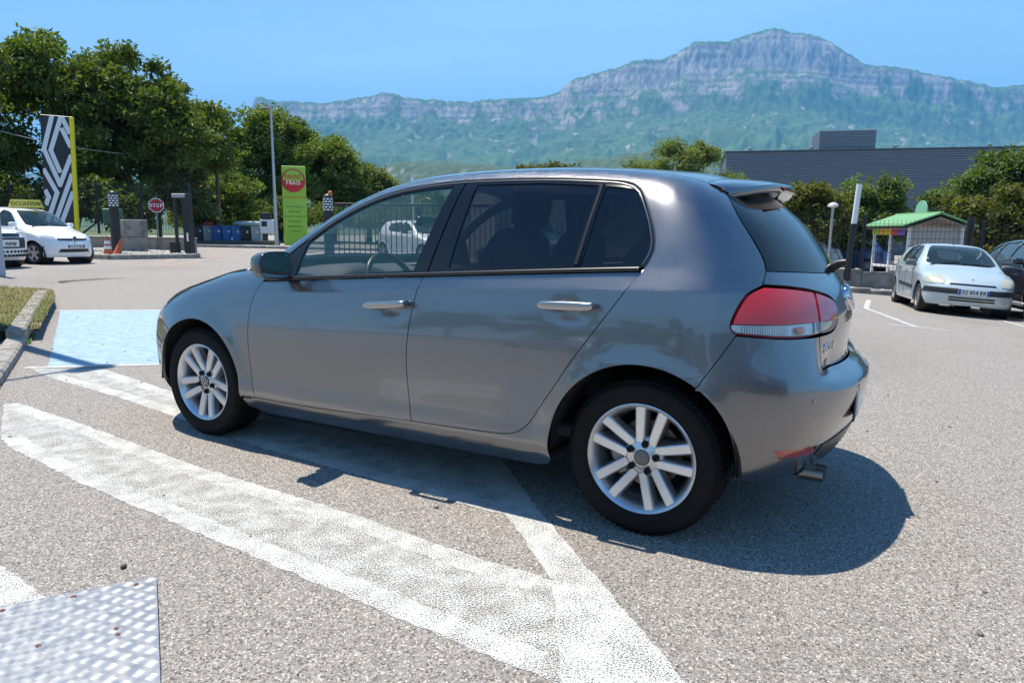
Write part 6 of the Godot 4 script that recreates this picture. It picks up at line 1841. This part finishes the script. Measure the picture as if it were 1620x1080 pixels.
# ---------------------------------------------------------------- other cars
# spec: L length, W half width, H height, f front axle, r rear axle, R tyre radius, T roof line, B tail line, N nose line, win side windows, ...
func car_body(sp: Dictionary) -> CarBody:
	var b := CarBody.new()
	var L: float = sp.L; var w: float = sp.W
	b.P = CarBody.lut([[-.1, w - .09], [.2, w - .045], [.5, w - .02], [.9, w - .006], [1.4, w - .002], [L * .5, w], [L - .9, w - .004], [L - .5, w - .015], [L, w - .06]], .06)
	b.hc = CarBody.lut(sp.crease, .06); b.hb = CarBody.lut(sp.belt, .06)
	b.Dl = CarBody.lut([[-.85, .15], [-.72, .07], [-.60, .035], [-.50, .018], [-.3, .016], [-.12, .008], [0, 0]], .012)
	b.T0 = CarBody.lut(sp.T, .05); b.R0 = CarBody.lut(sp.B, .02); b.Fr0 = CarBody.lut(sp.N, .02)
	b.cr = CarBody.lut([[0, .11], [.6, .09], [1.2, .07], [1.9, .12], [L, .13]], .05)
	b.wheels = [sp.f, sp.r]; b.wheel_h = sp.R; b.flare_r = sp.R + .055; b.flare = sp.get("flare", .014)
	b.sh = sp.get("sh", .30); b.step = .012; b.st_c = L - .8; b.st_d = L - .6; b.st_a = sp.ws - .05; b.st_b = sp.ws + .25
	b.bow = .26; b.bow_a = sp.ws - .6; b.bow_b = sp.ws; b.bow_c = sp.ws + .3; b.bow_d = sp.ws + 1.0
	b.a0 = sp.f; b.a1 = sp.r - .05; b.kk = w * .84; b.u1 = sp.get("u1", .40); b.u2 = .25
	b.q2 = sp.get("q2", .42); b.q3 = .5; b.r2 = .18; b.r3 = .35; b.kf = .16
	return b
func sweep(b: CarBody, pts: Array, off := 0.0) -> Array:
	var o := []
	for p in pts:
		var q := b.side(p.x, p.y); o.append(q + b.nrm(q) * off)
	return o
func on(b: CarBody, l: Array) -> PackedVector2Array:   # (s, z, h) points -> (a, h)
	var o := PackedVector2Array()
	for p in l: o.append(Vector2(b.A(p[0], p[1]), p[2]))
	return o
func simple_wheel(parent: Node, at: Vector3, out: float, R: float, rr: float, alloy: Material, rubber: Material, dark: Material, spokes: int) -> void:
	var w := Node3D.new(); w.name = "wheel"; parent.add_child(w, true); w.position = at
	if out < 0: w.rotation.y = PI
	part("tyre", tyre_mesh(R, rr, .18, false), rubber, w)
	var m := MB.new()
	m.lathe(Vector3.ZERO, [Vector2(rr - .03, .02), Vector2(rr - .02, .07), Vector2(rr - .004, .088), Vector2(rr, .086)], 40, false)
	m.lathe(Vector3.ZERO, [Vector2(0, .072), Vector2(.05, .070), Vector2(.075, .055)], 24, false)
	for k in spokes:
		var a := TAU * k / spokes + .3
		m.box(Vector3(cos(a), sin(a), 0) * rr * .55 + Vector3(0, 0, .060), Vector3(rr * .95, rr * (2.0 / spokes), .02), .006, Basis(Vector3(0, 0, 1), a))
	part("rim", m, alloy, w)
	part("wheel_drum", MB.new().lathe(Vector3.ZERO, [Vector2(0, .01), Vector2(rr - .02, .01)], 32), dark, w)
func plate(parent: Node, at: Vector3, text: String, front: bool, mats: Dictionary) -> void:
	var p := Node3D.new(); p.name = "number_plate"; parent.add_child(p, true)
	p.position = at; p.rotation.y = -PI / 2 if front else PI / 2
	part("plate_board", MB.new().box(Vector3.ZERO, Vector3(.52, .115, .012), .003), mats.plate, p)
	for s in [-1.0, 1.0]: part("blue_band", MB.new().box(Vector3(s * .238, 0, .007), Vector3(.042, .109, .004), 0), mats.blue, p)
	if text: lettering("lettering", text, .075, mats.black, p, Transform3D(Basis.IDENTITY, Vector3(0, 0, .0065)), .003, .86)
func make_car(called: String, label: String, group: String, sp: Dictionary, col: Color, look: Dictionary) -> Node3D:
	var car := thing(called, label, "car", Vector3.ZERO, 0.0, group)
	var L: float = sp.L; var O := Vector3(L / 2, 0, 0)
	var b := car_body(sp)
	var paint := mat(col, look.get("rough", .35), look.get("metal", .0), 1.0)
	var dark := mat(lin(.012, .012, .013), .4); var black := mat(lin(.02, .02, .02), .55)
	var rubber := mat(lin(.014, .014, .014), .8)
	var tint := glass(lin(.03, .05, .05), look.get("tint", .45))
	var lens := mat(lin(.62, .64, .62), .08, .35, 1.0)
	if look.has("lens"): lens = look.lens
	var mats := {"plate": mat(lin(.72, .72, .72), .35), "blue": mat(lin(.03, .09, .38), .4), "black": dark}
	var ws: float = sp.ws; var wt: float = sp.wt   # foot and head of the windscreen on the centre line
	var w: float = sp.W
	var edge := curve([Vector2(sp.nose, .001), Vector2(sp.nose + .03, .3), Vector2(sp.nose + .13, .50), Vector2(sp.nose + .35, w - .23), Vector2(ws - .15, w - .15), Vector2(ws + .18, w - .15), Vector2(ws + .45, w - .20), Vector2(wt - .05, w - .30), Vector2(wt + .25, w - .345), Vector2(sp.roof_end - .5, w - .345), Vector2(sp.roof_end - .05, w - .36)], 6)
	edge.append_array(PackedVector2Array([Vector2(sp.roof_end, w - .40), Vector2(sp.roof_end + .03, .25), Vector2(sp.roof_end + .035, .001)]))
	var top_line := b.from_top(Array(edge))
	var R: float = sp.R; var ar := R + .055
	var ha: float = acos(clamp((R - .21) / ar, -1, 1))
	var af := arc(Vector2(sp.f, R), ar, PI / 2 + ha, PI / 2 - ha, 24); var arr := arc(Vector2(sp.r, R), ar, PI / 2 + ha, PI / 2 - ha, 24)
	for q in [af, arr]:
		for k in q.size():
			q[k] = Vector2(b.A(q[k].x, w - .03), q[k].y)
	var poly := join([PackedVector2Array([Vector2(b.a_nose(), .21)]), on(b, [[.12, .45, .20], [.35, w - .12, .20]]), af, PackedVector2Array([Vector2(sp.f + ar + .02, .19), Vector2(sp.r - ar - .02, .19)]), arr, on(b, [[L - .25, w - .12, .24]]), PackedVector2Array([Vector2(b.a_tail(), .26)]), rev(top_line)])
	var holes := []
	for wn in sp.win: holes.append(curve(V2(wn) + [Vector2(wn[0][0], wn[0][1])], 3))
	for h in holes: h.remove_at(h.size() - 1)
	var rw := on(b, sp.rear_win)
	rw.append_array(PackedVector2Array([Vector2(b.a_tail(), sp.rear_win[-1][2]), Vector2(b.a_tail(), sp.rear_win[0][2])]))
	pair("body_side", panel(b, poly, 0, holes + [rw], 0, 0, .02, .06), paint, car, O)
	var ed2 := edge.duplicate()
	for k in range(edge.size() - 1, -1, -1): ed2.append(Vector2(edge[k].x, -edge[k].y))
	var scr := curve([Vector2(ws, .001), Vector2(ws + .03, .3), Vector2(ws + .10, .5), Vector2(ws + .22, w - .19)], 4)
	scr.append_array(curve([Vector2(ws + .24, w - .19), Vector2(ws + .47, w - .24), Vector2(wt - .03, w - .335), Vector2(wt + .06, w - .40)], 4))
	scr.append_array(PackedVector2Array([Vector2(wt + .02, .25), Vector2(wt, .001)]))
	var sc2 := scr.duplicate()
	for k in range(scr.size() - 1, -1, -1): sc2.append(Vector2(scr[k].x, -scr[k].y))
	part("bonnet_and_roof", panel(b, ed2, 1, [sc2], 0, 0, .02, .06), paint, car, O)
	part("windscreen", panel(b, sc2, 1, [], -.006, -.006, 0, .08), tint, car, O)
	for h in holes:
		pair("side_window", panel(b, h, 0, [], -.008, -.006, 0, .08), tint, car, O)
		var p2 := []
		for p in h: p2.append(p)
		p2.append(h[0])
		pair("window_seal", MB.new().tube(sweep(b, p2, -.002), [.010], 5, false), dark, car, O)
	pair("rear_window", panel(b, rw, 0, [], -.008, -.006, 0, .08), tint, car, O)
	for ln in sp.get("gaps", []):
		pair("door_gap", MB.new().tube(sweep(b, Array(densify(PackedVector2Array(V2(ln)), .08, false)), -.001), [.0045], 4, false), dark, car, O)
	# lamps, grilles, trims: pieces of skin standing a little proud
	for pc in look.get("pieces", []):
		var pl := on(b, pc[1])
		if pc.size() > 3 and pc[3] == "mid":
			pl.append_array(PackedVector2Array([Vector2(b.a_nose() if pc[1][0][0] < L / 2 else b.a_tail(), pc[1][-1][2]), Vector2(b.a_nose() if pc[1][0][0] < L / 2 else b.a_tail(), pc[1][0][2])]))
		pair(pc[0], panel(b, pl, 0, [], .006, 0, .012, .05), lens if pc[2] is String else pc[2], car, O)
	for sd in sp.get("side_trim", []):
		pair("side_moulding", panel(b, PackedVector2Array(V2(sd)), 0, [], .012, 0, .014, .06), black, car, O)
	for hd in sp.get("handles", []):
		var q := b.side(hd[0], hd[1])
		pair("door_handle", MB.new().blob(q + Vector3(0, 0, .012), Vector3(.085, .018, .018), .5, .5, Basis.IDENTITY, 16, 8), look.get("handle", paint), car, O)
	var mq := b.side(ws + .42, CarBody.at(b.hb, ws + .42) + .05)
	pair("door_mirror", MB.new().blob(mq + Vector3(0, .03, .11), Vector3(.06, .065, .10), .6, .6, Basis.IDENTITY, 20, 10).box(mq + Vector3(0, -.02, .03), Vector3(.05, .03, .1), .008), look.get("mirror", paint), car, O)
	for k in 2:
		var wp := []
		for i in 7:
			var t := i / 6.0
			var z: float = lerp(-.02 + (.02 - .58) * k, .5 - .55 * k, t)
			var q := b.top(ws + .05 + .05 * t + abs(z) * .05, z); wp.append(q + Vector3(0, .012, 0))
		part("wiper", MB.new().tube(wp, [.011], 5), dark, car, O)
	for s in [-1.0, 1.0]:
		simple_wheel(car, Vector3(sp.f, R, s * (w - .12)) - O, s, R, sp.rim, look.alloy, rubber, dark, look.spokes)
		simple_wheel(car, Vector3(sp.r, R, s * (w - .12)) - O, s, R, sp.rim, look.alloy, rubber, dark, look.spokes)
	for cx in [sp.f, sp.r]:
		for s in [-1.0, 1.0]:
			part("wheel_well", MB.new().lathe(Vector3(cx, R, s * (w - .32)), [Vector2(0, -s * .05), Vector2(ar, -s * .05), Vector2(ar + .012, s * .27)], 28), dark, car, O)
	part("underbody", MB.new().box(Vector3(L * .5, .24, 0) - O, Vector3(sp.r - sp.f - 2 * ar - .05, .08, w * 1.8), .02).box(Vector3(L * .5, .30, 0) - O, Vector3(L - .5, .08, w * 1.1), .02), dark, car)
	# cabin
	var seat := mat(lin(.03, .03, .032), .9)
	var hbm: float = CarBody.at(b.hb, L * .5)
	part("cabin_floor", MB.new().box(Vector3(L * .55, .45, 0) - O, Vector3(L * .55, .06, w * 1.7), .01), seat, car)
	pair("door_trim", MB.new().box(Vector3(L * .53, hbm - .27, w - .12), Vector3(L * .48, .46, .03), .01), seat, car, O)
	for z in [.36, -.36]:
		part("front_seat", MB.new().blob(Vector3(ws + 1.05, hbm - .12, z), Vector3(.10, .36, .23), .5, .5, Basis(Vector3(0, 0, 1), -.25), 14, 8).blob(Vector3(ws + 1.15, hbm + .27, z), Vector3(.05, .09, .12), .6, .6, Basis.IDENTITY, 14, 8).blob(Vector3(ws + .8, hbm - .42, z), Vector3(.26, .1, .24), .5, .5, Basis.IDENTITY, 14, 8), seat, car, O)
	part("rear_bench", MB.new().blob(Vector3(sp.r - .15, hbm - .15, 0), Vector3(.10, .33, w - .22), .4, .3, Basis(Vector3(0, 0, 1), -.25), 16, 8), seat, car, O)
	part("dashboard", MB.new().blob(Vector3(ws + .33, hbm - .16, 0), Vector3(.26, .14, w - .16), .6, .4, Basis.IDENTITY, 20, 10), mat(lin(.06, .06, .062), .7), car, O)
	var sw := []
	for k in 25: sw.append(Vector3(ws + .60, hbm - .03, .36) + Basis(Vector3(0, 0, 1), .45) * Vector3(0, cos(TAU * k / 24) * .18, sin(TAU * k / 24) * .18))
	part("steering_wheel", MB.new().tube(sw, [.016], 8, false), dark, car, O)
	if look.has("plate_at"): plate(car, look.plate_at - O, look.get("plate", ""), true, mats)
	car.set_meta("org", O)
	return car
func put_car(car: Node3D, x: float, z: float, hx: float, hz: float) -> void:
	car.position = Vector3(x, ground(x, z), z)
	car.rotation.y = atan2(hz, -hx)
	# lean with the slope of the ground
	var fwd := Vector3(hx, 0, hz).normalized() * 1.25
	var sid := Vector3(-fwd.z, 0, fwd.x) * .56
	var p := car.position
	var dx := Vector3(0, ground(x - fwd.x, z - fwd.z) - ground(x + fwd.x, z + fwd.z), 0) - fwd * 2
	var dz := Vector3(0, ground(x + sid.x, z + sid.z) - ground(x - sid.x, z - sid.z), 0) + sid * 2
	var bx := dx.normalized(); var by := Vector3.UP
	if dz.dot(car.basis.z) < 0: dz = -dz
	by = dz.cross(bx).normalized()
	car.basis = Basis(bx, by, bx.cross(by).normalized())
	car.remove_meta("org")

func make_parked_cars() -> void:
	var silver := mat(lin(.45, .45, .46), .35, .8); var dullst := mat(lin(.22, .22, .22), .6, .5)
	var black := mat(lin(.02, .02, .021), .5); var gloss := mat(lin(.008, .008, .009), .08); var chrome := mat(lin(.7, .7, .7), .1, 1.0)
	var redl := mat(lin(.4, .01, .012), .1, .2, 1)
	# supermini
	var mini := {"L": 3.77, "W": .82, "f": .74, "r": 3.21, "R": .285, "rim": .185, "ws": .98, "wt": 1.78, "nose": .22, "roof_end": 3.32, "q2": .40, "u1": .38,
		"crease": [[-.1, .70], [.5, .74], [1.4, .80], [2.5, .84], [4, .88]], "belt": [[0, .84], [1.0, .87], [1.6, .89], [2.6, .93], [4, .97]],
		"T": [[-.3, .42], [0, .56], [.10, .66], [.28, .765], [.55, .855], [.85, .925], [.98, .965], [1.1, 1.03], [1.4, 1.20], [1.7, 1.335], [1.9, 1.385], [2.3, 1.415], [2.7, 1.41], [3.1, 1.38], [3.4, 1.33], [3.9, 1.2]],
		"B": [[.1, 3.5], [.2, 3.62], [.35, 3.73], [.5, 3.77], [.6, 3.765], [.75, 3.73], [.92, 3.69], [1.05, 3.60], [1.2, 3.49], [1.35, 3.37], [1.45, 3.28]],
		"N": [[.1, .2], [.2, .08], [.3, .03], [.42, .0], [.52, .0], [.58, .02], [.66, .06], [.74, .14], [.8, .24], [.9, .5]],
		"win": [[[1.42, .925], [2.08, .950], [2.10, 1.30], [1.98, 1.325], [1.75, 1.245], [1.55, 1.10]], [[2.16, .955], [2.78, .985], [2.92, 1.10], [2.80, 1.27], [2.66, 1.305], [2.18, 1.325]]],
		"rear_win": [[3.42, .60, 1.28], [3.60, .62, .99]], "gaps": [[[1.28, .86], [1.24, .6], [1.26, .27], [2.10, .25], [2.12, .90], [2.13, 1.3]], [[2.12, .25], [2.62, .27], [2.75, .5], [2.90, .72], [2.98, .96]]],
		"side_trim": [[[1.3, .44], [2.7, .48], [2.7, .54], [1.3, .50]]], "handles": [[1.98, .83], [2.72, .88]]}
	var foggy := mat(lin(.46, .46, .36), .25, .1, 1.0)
	var ice_car := make_car("parked_supermini", "pale ice-blue five-door supermini with yellowed headlamps facing the camera", "cars parked around the lot", mini, lin(.46, .54, .58), {"metal": .25, "alloy": dullst, "spokes": 8, "lens": foggy, "mirror": mat(lin(.12, .13, .14), .5), "handle": mat(lin(.35, .4, .42), .4),
		"plate_at": Vector3(-.012, .475, 0), "plate": "DZ 854 BR",
		"pieces": [["headlamp", [[.20, .44, .60], [.40, .70, .60], [.50, .735, .66], [.46, .69, .74], [.34, .52, .745], [.22, .44, .68]], "lens"],
			["bumper_strip", [[.36, .78, .53], [.44, .79, .43], [.1, .45, .425], [.02, .2, .425]], black, "mid"],
			["bonnet_slot", [[.10, .40, .625], [.10, .41, .60]], gloss, "mid"],
			["lower_grille", [[.05, .40, .375], [.05, .40, .345]], gloss, "mid"], ["lower_grille", [[.06, .40, .325], [.07, .40, .295]], gloss, "mid"],
			["side_repeater", [[.96, .8, .66], [1.02, .8, .66], [1.02, .8, .685], [.96, .8, .685]], mat(lin(.6, .2, .05), .2, 0, 1)], ["tail_lamp", [[3.60, .74, .70], [3.70, .62, .70], [3.58, .64, .95], [3.5, .73, .93]], redl]]})
	part("bonnet_badge", MB.new().box(Vector3(.19, .69, 0) - Vector3(1.885, 0, 0), Vector3(.012, .075, .055), .003, Basis(Vector3(0, 0, 1), -.5) * Basis(Vector3(1, 0, 0), .785)), chrome, ice_car)
	part("aerial", MB.new().tube([Vector3(1.98, 1.40, 0), Vector3(2.0, 1.43, 0), Vector3(2.28, 1.84, 0)], [.02, .008, .004], 6), black, ice_car, Vector3(1.885, 0, 0))
	part("window_sticker", MB.new().box(Vector3(1.33, 1.075, -.60) - Vector3(1.885, 0, 0), Vector3(.004, .06, .07), 0, Basis(Vector3.UP, .2) * Basis(Vector3(0, 0, 1), -1.0)), mat(lin(.7, .75, .7), .6), ice_car)
	put_car(ice_car, 4.80, -14.45, .20, .98)
	# city car
	var city := {"L": 3.6, "W": .825, "f": .62, "r": 3.11, "R": .30, "rim": .21, "ws": .80, "wt": 1.55, "nose": .20, "roof_end": 3.22, "q2": .36,
		"crease": [[-.1, .78], [.5, .82], [1.4, .88], [2.5, .92], [4, .98]], "belt": [[0, .93], [1.0, .98], [1.6, 1.0], [2.6, 1.05], [4, 1.1]],
		"T": [[-.3, .5], [0, .64], [.08, .74], [.25, .86], [.5, .94], [.72, 1.0], [.85, 1.06], [1.15, 1.25], [1.45, 1.42], [1.65, 1.49], [2.0, 1.535], [2.4, 1.55], [2.8, 1.54], [3.15, 1.50], [3.6, 1.40]],
		"B": [[.1, 3.38], [.3, 3.55], [.5, 3.6], [.75, 3.585], [.95, 3.54], [1.2, 3.44], [1.4, 3.32], [1.55, 3.22]],
		"N": [[.1, .15], [.2, .06], [.3, .01], [.45, .0], [.6, .01], [.68, .03], [.76, .09], [.84, .2], [.95, .5]],
		"win": [[[1.22, 1.03], [1.95, 1.06], [1.97, 1.42], [1.85, 1.44], [1.62, 1.38], [1.40, 1.22]], [[2.03, 1.065], [2.60, 1.10], [2.78, 1.22], [2.70, 1.36], [2.55, 1.41], [2.05, 1.43]]],
		"rear_win": [[3.30, .60, 1.42], [3.46, .62, 1.10]], "gaps": [[[1.10, .95], [1.06, .7], [1.08, .28], [2.0, .27], [2.0, 1.4]], [[2.0, .27], [2.45, .29], [2.62, .55], [2.85, .85], [2.86, 1.1]]],
		"handles": [[1.84, .95]]}
	var dkpod := {"metal": 0.0, "alloy": silver, "spokes": 5, "plate_at": Vector3(-.012, .50, 0), "plate": "FV 272 MQ",
		"pieces": [["headlamp", [[.14, .46, .66], [.34, .71, .70], [.42, .72, .78], [.34, .66, .80], [.18, .50, .755]], "lens"],
			["grille_band", [[.13, .47, .71], [.11, .47, .665], [.06, .2, .655]], gloss, "mid"],
			["lower_grille", [[.06, .42, .43], [.09, .48, .34]], gloss, "mid"], ["fog_slot", [[.30, .74, .50], [.33, .75, .38], [.31, .735, .38], [.28, .725, .50]], gloss], ["tail_lamp", [[3.42, .74, .80], [3.52, .62, .80], [3.44, .64, 1.05], [3.36, .72, 1.03]], redl]]}
	var tw := make_car("parked_city_car", "white city car with a yellow roof sign parked before the striped totem", "cars parked around the lot", city, lin(.80, .81, .82), dkpod)
	part("nose_emblem", MB.new().box(Vector3(.035, .70, 0) - Vector3(1.8, 0, 0), Vector3(.03, .13, .13), .01, Basis(Vector3(1, 0, 0), .785)), chrome, tw)
	put_car(tw, -18.0, -7.35, .98, -.20)
	var rs := thing("roof_sign", "small yellow occasion sign on the white city car's roof", "sign", tw.transform * Vector3(.0, 1.545, .0))
	rs.rotation.y = PI / 2 * 0 + atan2(4.33 + 18.7, 3.33 + 7.3)
	part("sign_board", MB.new().prism(PackedVector2Array([Vector2(-.42, 0), Vector2(.42, 0), Vector2(.35, -.22), Vector2(-.35, -.22)]), .05, .10, Basis(Vector3(1, 0, 0), PI / 2)), mat(lin(.75, .62, .10), .5), rs)
	lettering("lettering", "OCCASION", .105, mat(lin(.05, .04, .02), .6), rs, Transform3D(Basis.IDENTITY, Vector3(0, .105, .053)), .008)
	# crossover
	var cross := {"L": 4.75, "W": .93, "f": .88, "r": 3.72, "R": .36, "rim": .25, "ws": 1.30, "wt": 2.15, "nose": .26, "roof_end": 4.22, "q2": .34, "flare": .02,
		"crease": [[-.1, .86], [.5, .90], [1.4, .96], [2.5, .99], [5, 1.04]], "belt": [[0, .98], [1.0, 1.02], [1.6, 1.05], [2.6, 1.08], [5, 1.14]],
		"T": [[-.3, .6], [0, .74], [.10, .86], [.3, .95], [.7, 1.02], [1.15, 1.07], [1.32, 1.12], [1.65, 1.32], [2.0, 1.52], [2.2, 1.59], [2.6, 1.645], [3.2, 1.65], [3.8, 1.62], [4.2, 1.57], [4.8, 1.45]],
		"B": [[.1, 4.5], [.3, 4.68], [.5, 4.75], [.75, 4.73], [1.0, 4.68], [1.15, 4.62], [1.35, 4.44], [1.5, 4.30], [1.65, 4.18]],
		"N": [[.1, .22], [.2, .1], [.3, .03], [.45, .0], [.7, .01], [.8, .05], [.88, .13], [.95, .3], [1.05, .6]],
		"win": [[[1.80, 1.10], [2.60, 1.125], [2.62, 1.52], [2.4, 1.53], [2.1, 1.41], [1.9, 1.25]], [[2.70, 1.125], [3.50, 1.15], [3.58, 1.50], [3.2, 1.53], [2.72, 1.535]], [[3.60, 1.155], [4.05, 1.18], [4.12, 1.28], [3.98, 1.42], [3.68, 1.49]]],
		"rear_win": [[4.26, .62, 1.50], [4.50, .68, 1.18]], "gaps": [[[1.55, 1.0], [1.50, .7], [1.52, .34], [2.65, .33], [2.66, 1.1]], [[2.66, .33], [3.25, .35], [3.38, .6], [3.55, .9], [3.58, 1.15]]],
		"handles": [[2.45, 1.02], [3.35, 1.05]]}
	var front := [["headlamp", [[.16, .52, .74], [.40, .80, .76], [.5, .81, .84], [.38, .74, .87], [.20, .56, .84]], "lens"], ["grille", [[.05, .42, .80], [.02, .38, .45]], gloss, "mid"], ["lower_grille", [[.06, .55, .38], [.08, .60, .30]], black, "mid"]]
	var su := make_car("parked_estate", "dark navy tall estate car parked beside the ice-blue supermini", "cars parked around the lot", cross, lin(.010, .012, .022), {"metal": .2, "alloy": silver, "spokes": 5, "tint": .7, "pieces": front})
	part("sill_strip", MB.new().box(Vector3(2.3, .30, .90) - Vector3(2.375, 0, 0), Vector3(2.1, .09, .05), .02).box(Vector3(2.3, .30, -.90) - Vector3(2.375, 0, 0), Vector3(2.1, .09, .05), .02), mat(lin(.5, .5, .5), .3, .6), su)
	put_car(su, 6.72, -14.75, .20, .98)
	var te := make_car("parked_crossover", "teal crossover facing the camera, seen through the grey hatchback's rear door glass", "cars parked around the lot", cross, lin(.01, .20, .24), {"metal": .4, "alloy": silver, "spokes": 5, "pieces": front})
	put_car(te, -7.8, -18.9, .50, .866)
	var wc := make_car("white_crossover", "white crossover with a black-holed bumper at the left edge of the picture", "cars parked around the lot", cross, lin(.80, .81, .82), {"alloy": silver, "spokes": 5,
		"pieces": [["headlamp", [[.16, .55, .78], [.36, .80, .74], [.44, .81, .86], [.34, .74, .90], [.20, .58, .88]], "lens"], ["grille_band", [[.20, .58, .86], [.08, .50, .78]], gloss, "mid"], ["sign_panel_black", [[.16, .62, .76], [.10, .60, .50]], black, "mid"]]})
	var hl := MB.new()
	for k in 13:
		for j in 2:
			hl.lathe(Vector3(-.012 + .34 * pow(k * .105 - .63, 2) + .012, .42 - j * .10, -.63 + k * .105 + j * .05) - Vector3(2.375, 0, 0), [Vector2(.033, -.03), Vector2(.033, .012), Vector2(0, .012)], 10, true, Basis(Vector3.UP, -PI / 2))
	part("bumper_hole", hl, black, wc)
	var sg := part("sign_board", MB.new().box(Vector3(-.015, .62, 0) - Vector3(2.375, 0, 0), Vector3(.03, .16, .62), .006), mat(lin(.72, .72, .70), .5), wc)
	lettering("lettering", "new", .11, mat(lin(.03, .03, .03), .5), wc, Transform3D(Basis(Vector3.UP, -PI / 2), Vector3(-2.375 - .032, .62, .08)), .004)
	put_car(wc, -17.36, -4.81, .963, -.27)
	# people carriers beyond the right-hand fence
	var mpv := {"L": 4.3, "W": .87, "f": .85, "r": 3.55, "R": .31, "rim": .21, "ws": 1.02, "wt": 2.0, "nose": .26, "roof_end": 3.80, "q2": .38,
		"crease": [[-.1, .76], [.5, .82], [1.4, .90], [2.5, .94], [5, .98]], "belt": [[0, .90], [1.0, .97], [1.6, 1.0], [2.6, 1.03], [5, 1.08]],
		"T": [[-.3, .5], [0, .64], [.10, .76], [.3, .86], [.7, .97], [1.0, 1.05], [1.15, 1.13], [1.5, 1.32], [1.9, 1.49], [2.1, 1.545], [2.5, 1.59], [3.0, 1.595], [3.5, 1.56], [3.9, 1.50], [4.4, 1.38]],
		"B": [[.1, 4.05], [.3, 4.24], [.5, 4.3], [.75, 4.28], [1.0, 4.22], [1.2, 4.10], [1.4, 3.98], [1.55, 3.88]],
		"N": [[.1, .22], [.2, .1], [.3, .03], [.45, .0], [.6, .02], [.7, .06], [.8, .15], [.9, .4]],
		"win": [[[1.55, 1.04], [2.35, 1.07], [2.36, 1.46], [2.1, 1.46], [1.8, 1.30]], [[2.43, 1.07], [3.2, 1.10], [3.3, 1.42], [3.0, 1.46], [2.44, 1.48]], [[3.32, 1.11], [3.65, 1.13], [3.70, 1.22], [3.58, 1.36], [3.40, 1.41]]],
		"rear_win": [[3.93, .60, 1.45], [4.10, .64, 1.12]], "gaps": [[[1.35, .9], [1.32, .3], [2.38, .29], [2.39, 1.04]], [[2.39, .29], [3.0, .31], [3.22, .7], [3.3, 1.08]]], "handles": [[2.2, .94], [3.1, .97]]}
	var bc := make_car("parked_people_carrier", "blue people carrier seen from the side behind the black mesh fence", "cars parked around the lot", mpv, lin(.045, .10, .24), {"metal": .5, "alloy": silver, "spokes": 7, "pieces": front})
	put_car(bc, .95, -35.2, -.92, -.30)
	var gc := dup(bc, Vector3(-1.1, ground(-1.1, -33.0), -33.0), atan2(-.35, .90), "silver people carrier half hidden behind the grey hatchback's tail wiper", "cars parked around the lot")
	recolour(gc, mat(lin(.42, .43, .44), .35, .4, 1.0))
	var wb := dup(tw, Vector3(-13.6, ground(-13.6, -19.8), -19.8), atan2(.2, -.95), "white city car standing behind the black gate bars", "cars parked around the lot")
	for ch in wb.get_children():
		if ch.name.begins_with("number_plate"): ch.free()
	# cars out of the picture behind the camera, mirrored in the grey paint
	var k1 := dup(ice_car, Vector3(-4.0, 0, 15.5), .25, "pale supermini behind the camera, mirrored in the grey doors", "cars behind the camera")
	var k2 := dup(su, Vector3(.6, 0, 16.2), .2, "dark estate car behind the camera, mirrored in the grey doors", "cars behind the camera")
	for ch in k1.get_children():
		if ch.name.begins_with("number_plate"): ch.free()
	var k3 := dup(wc, Vector3(6.0, 0, 16.0), -2.9, "white crossover behind the camera, mirrored in the grey doors", "cars behind the camera")
func recolour(car: Node, m: Material) -> void:
	for ch in car.get_children():
		if ch.name.begins_with("body_side") or ch.name.begins_with("bonnet") or ch.name.begins_with("door_handle") or ch.name.begins_with("door_mirror"): ch.material_override = m
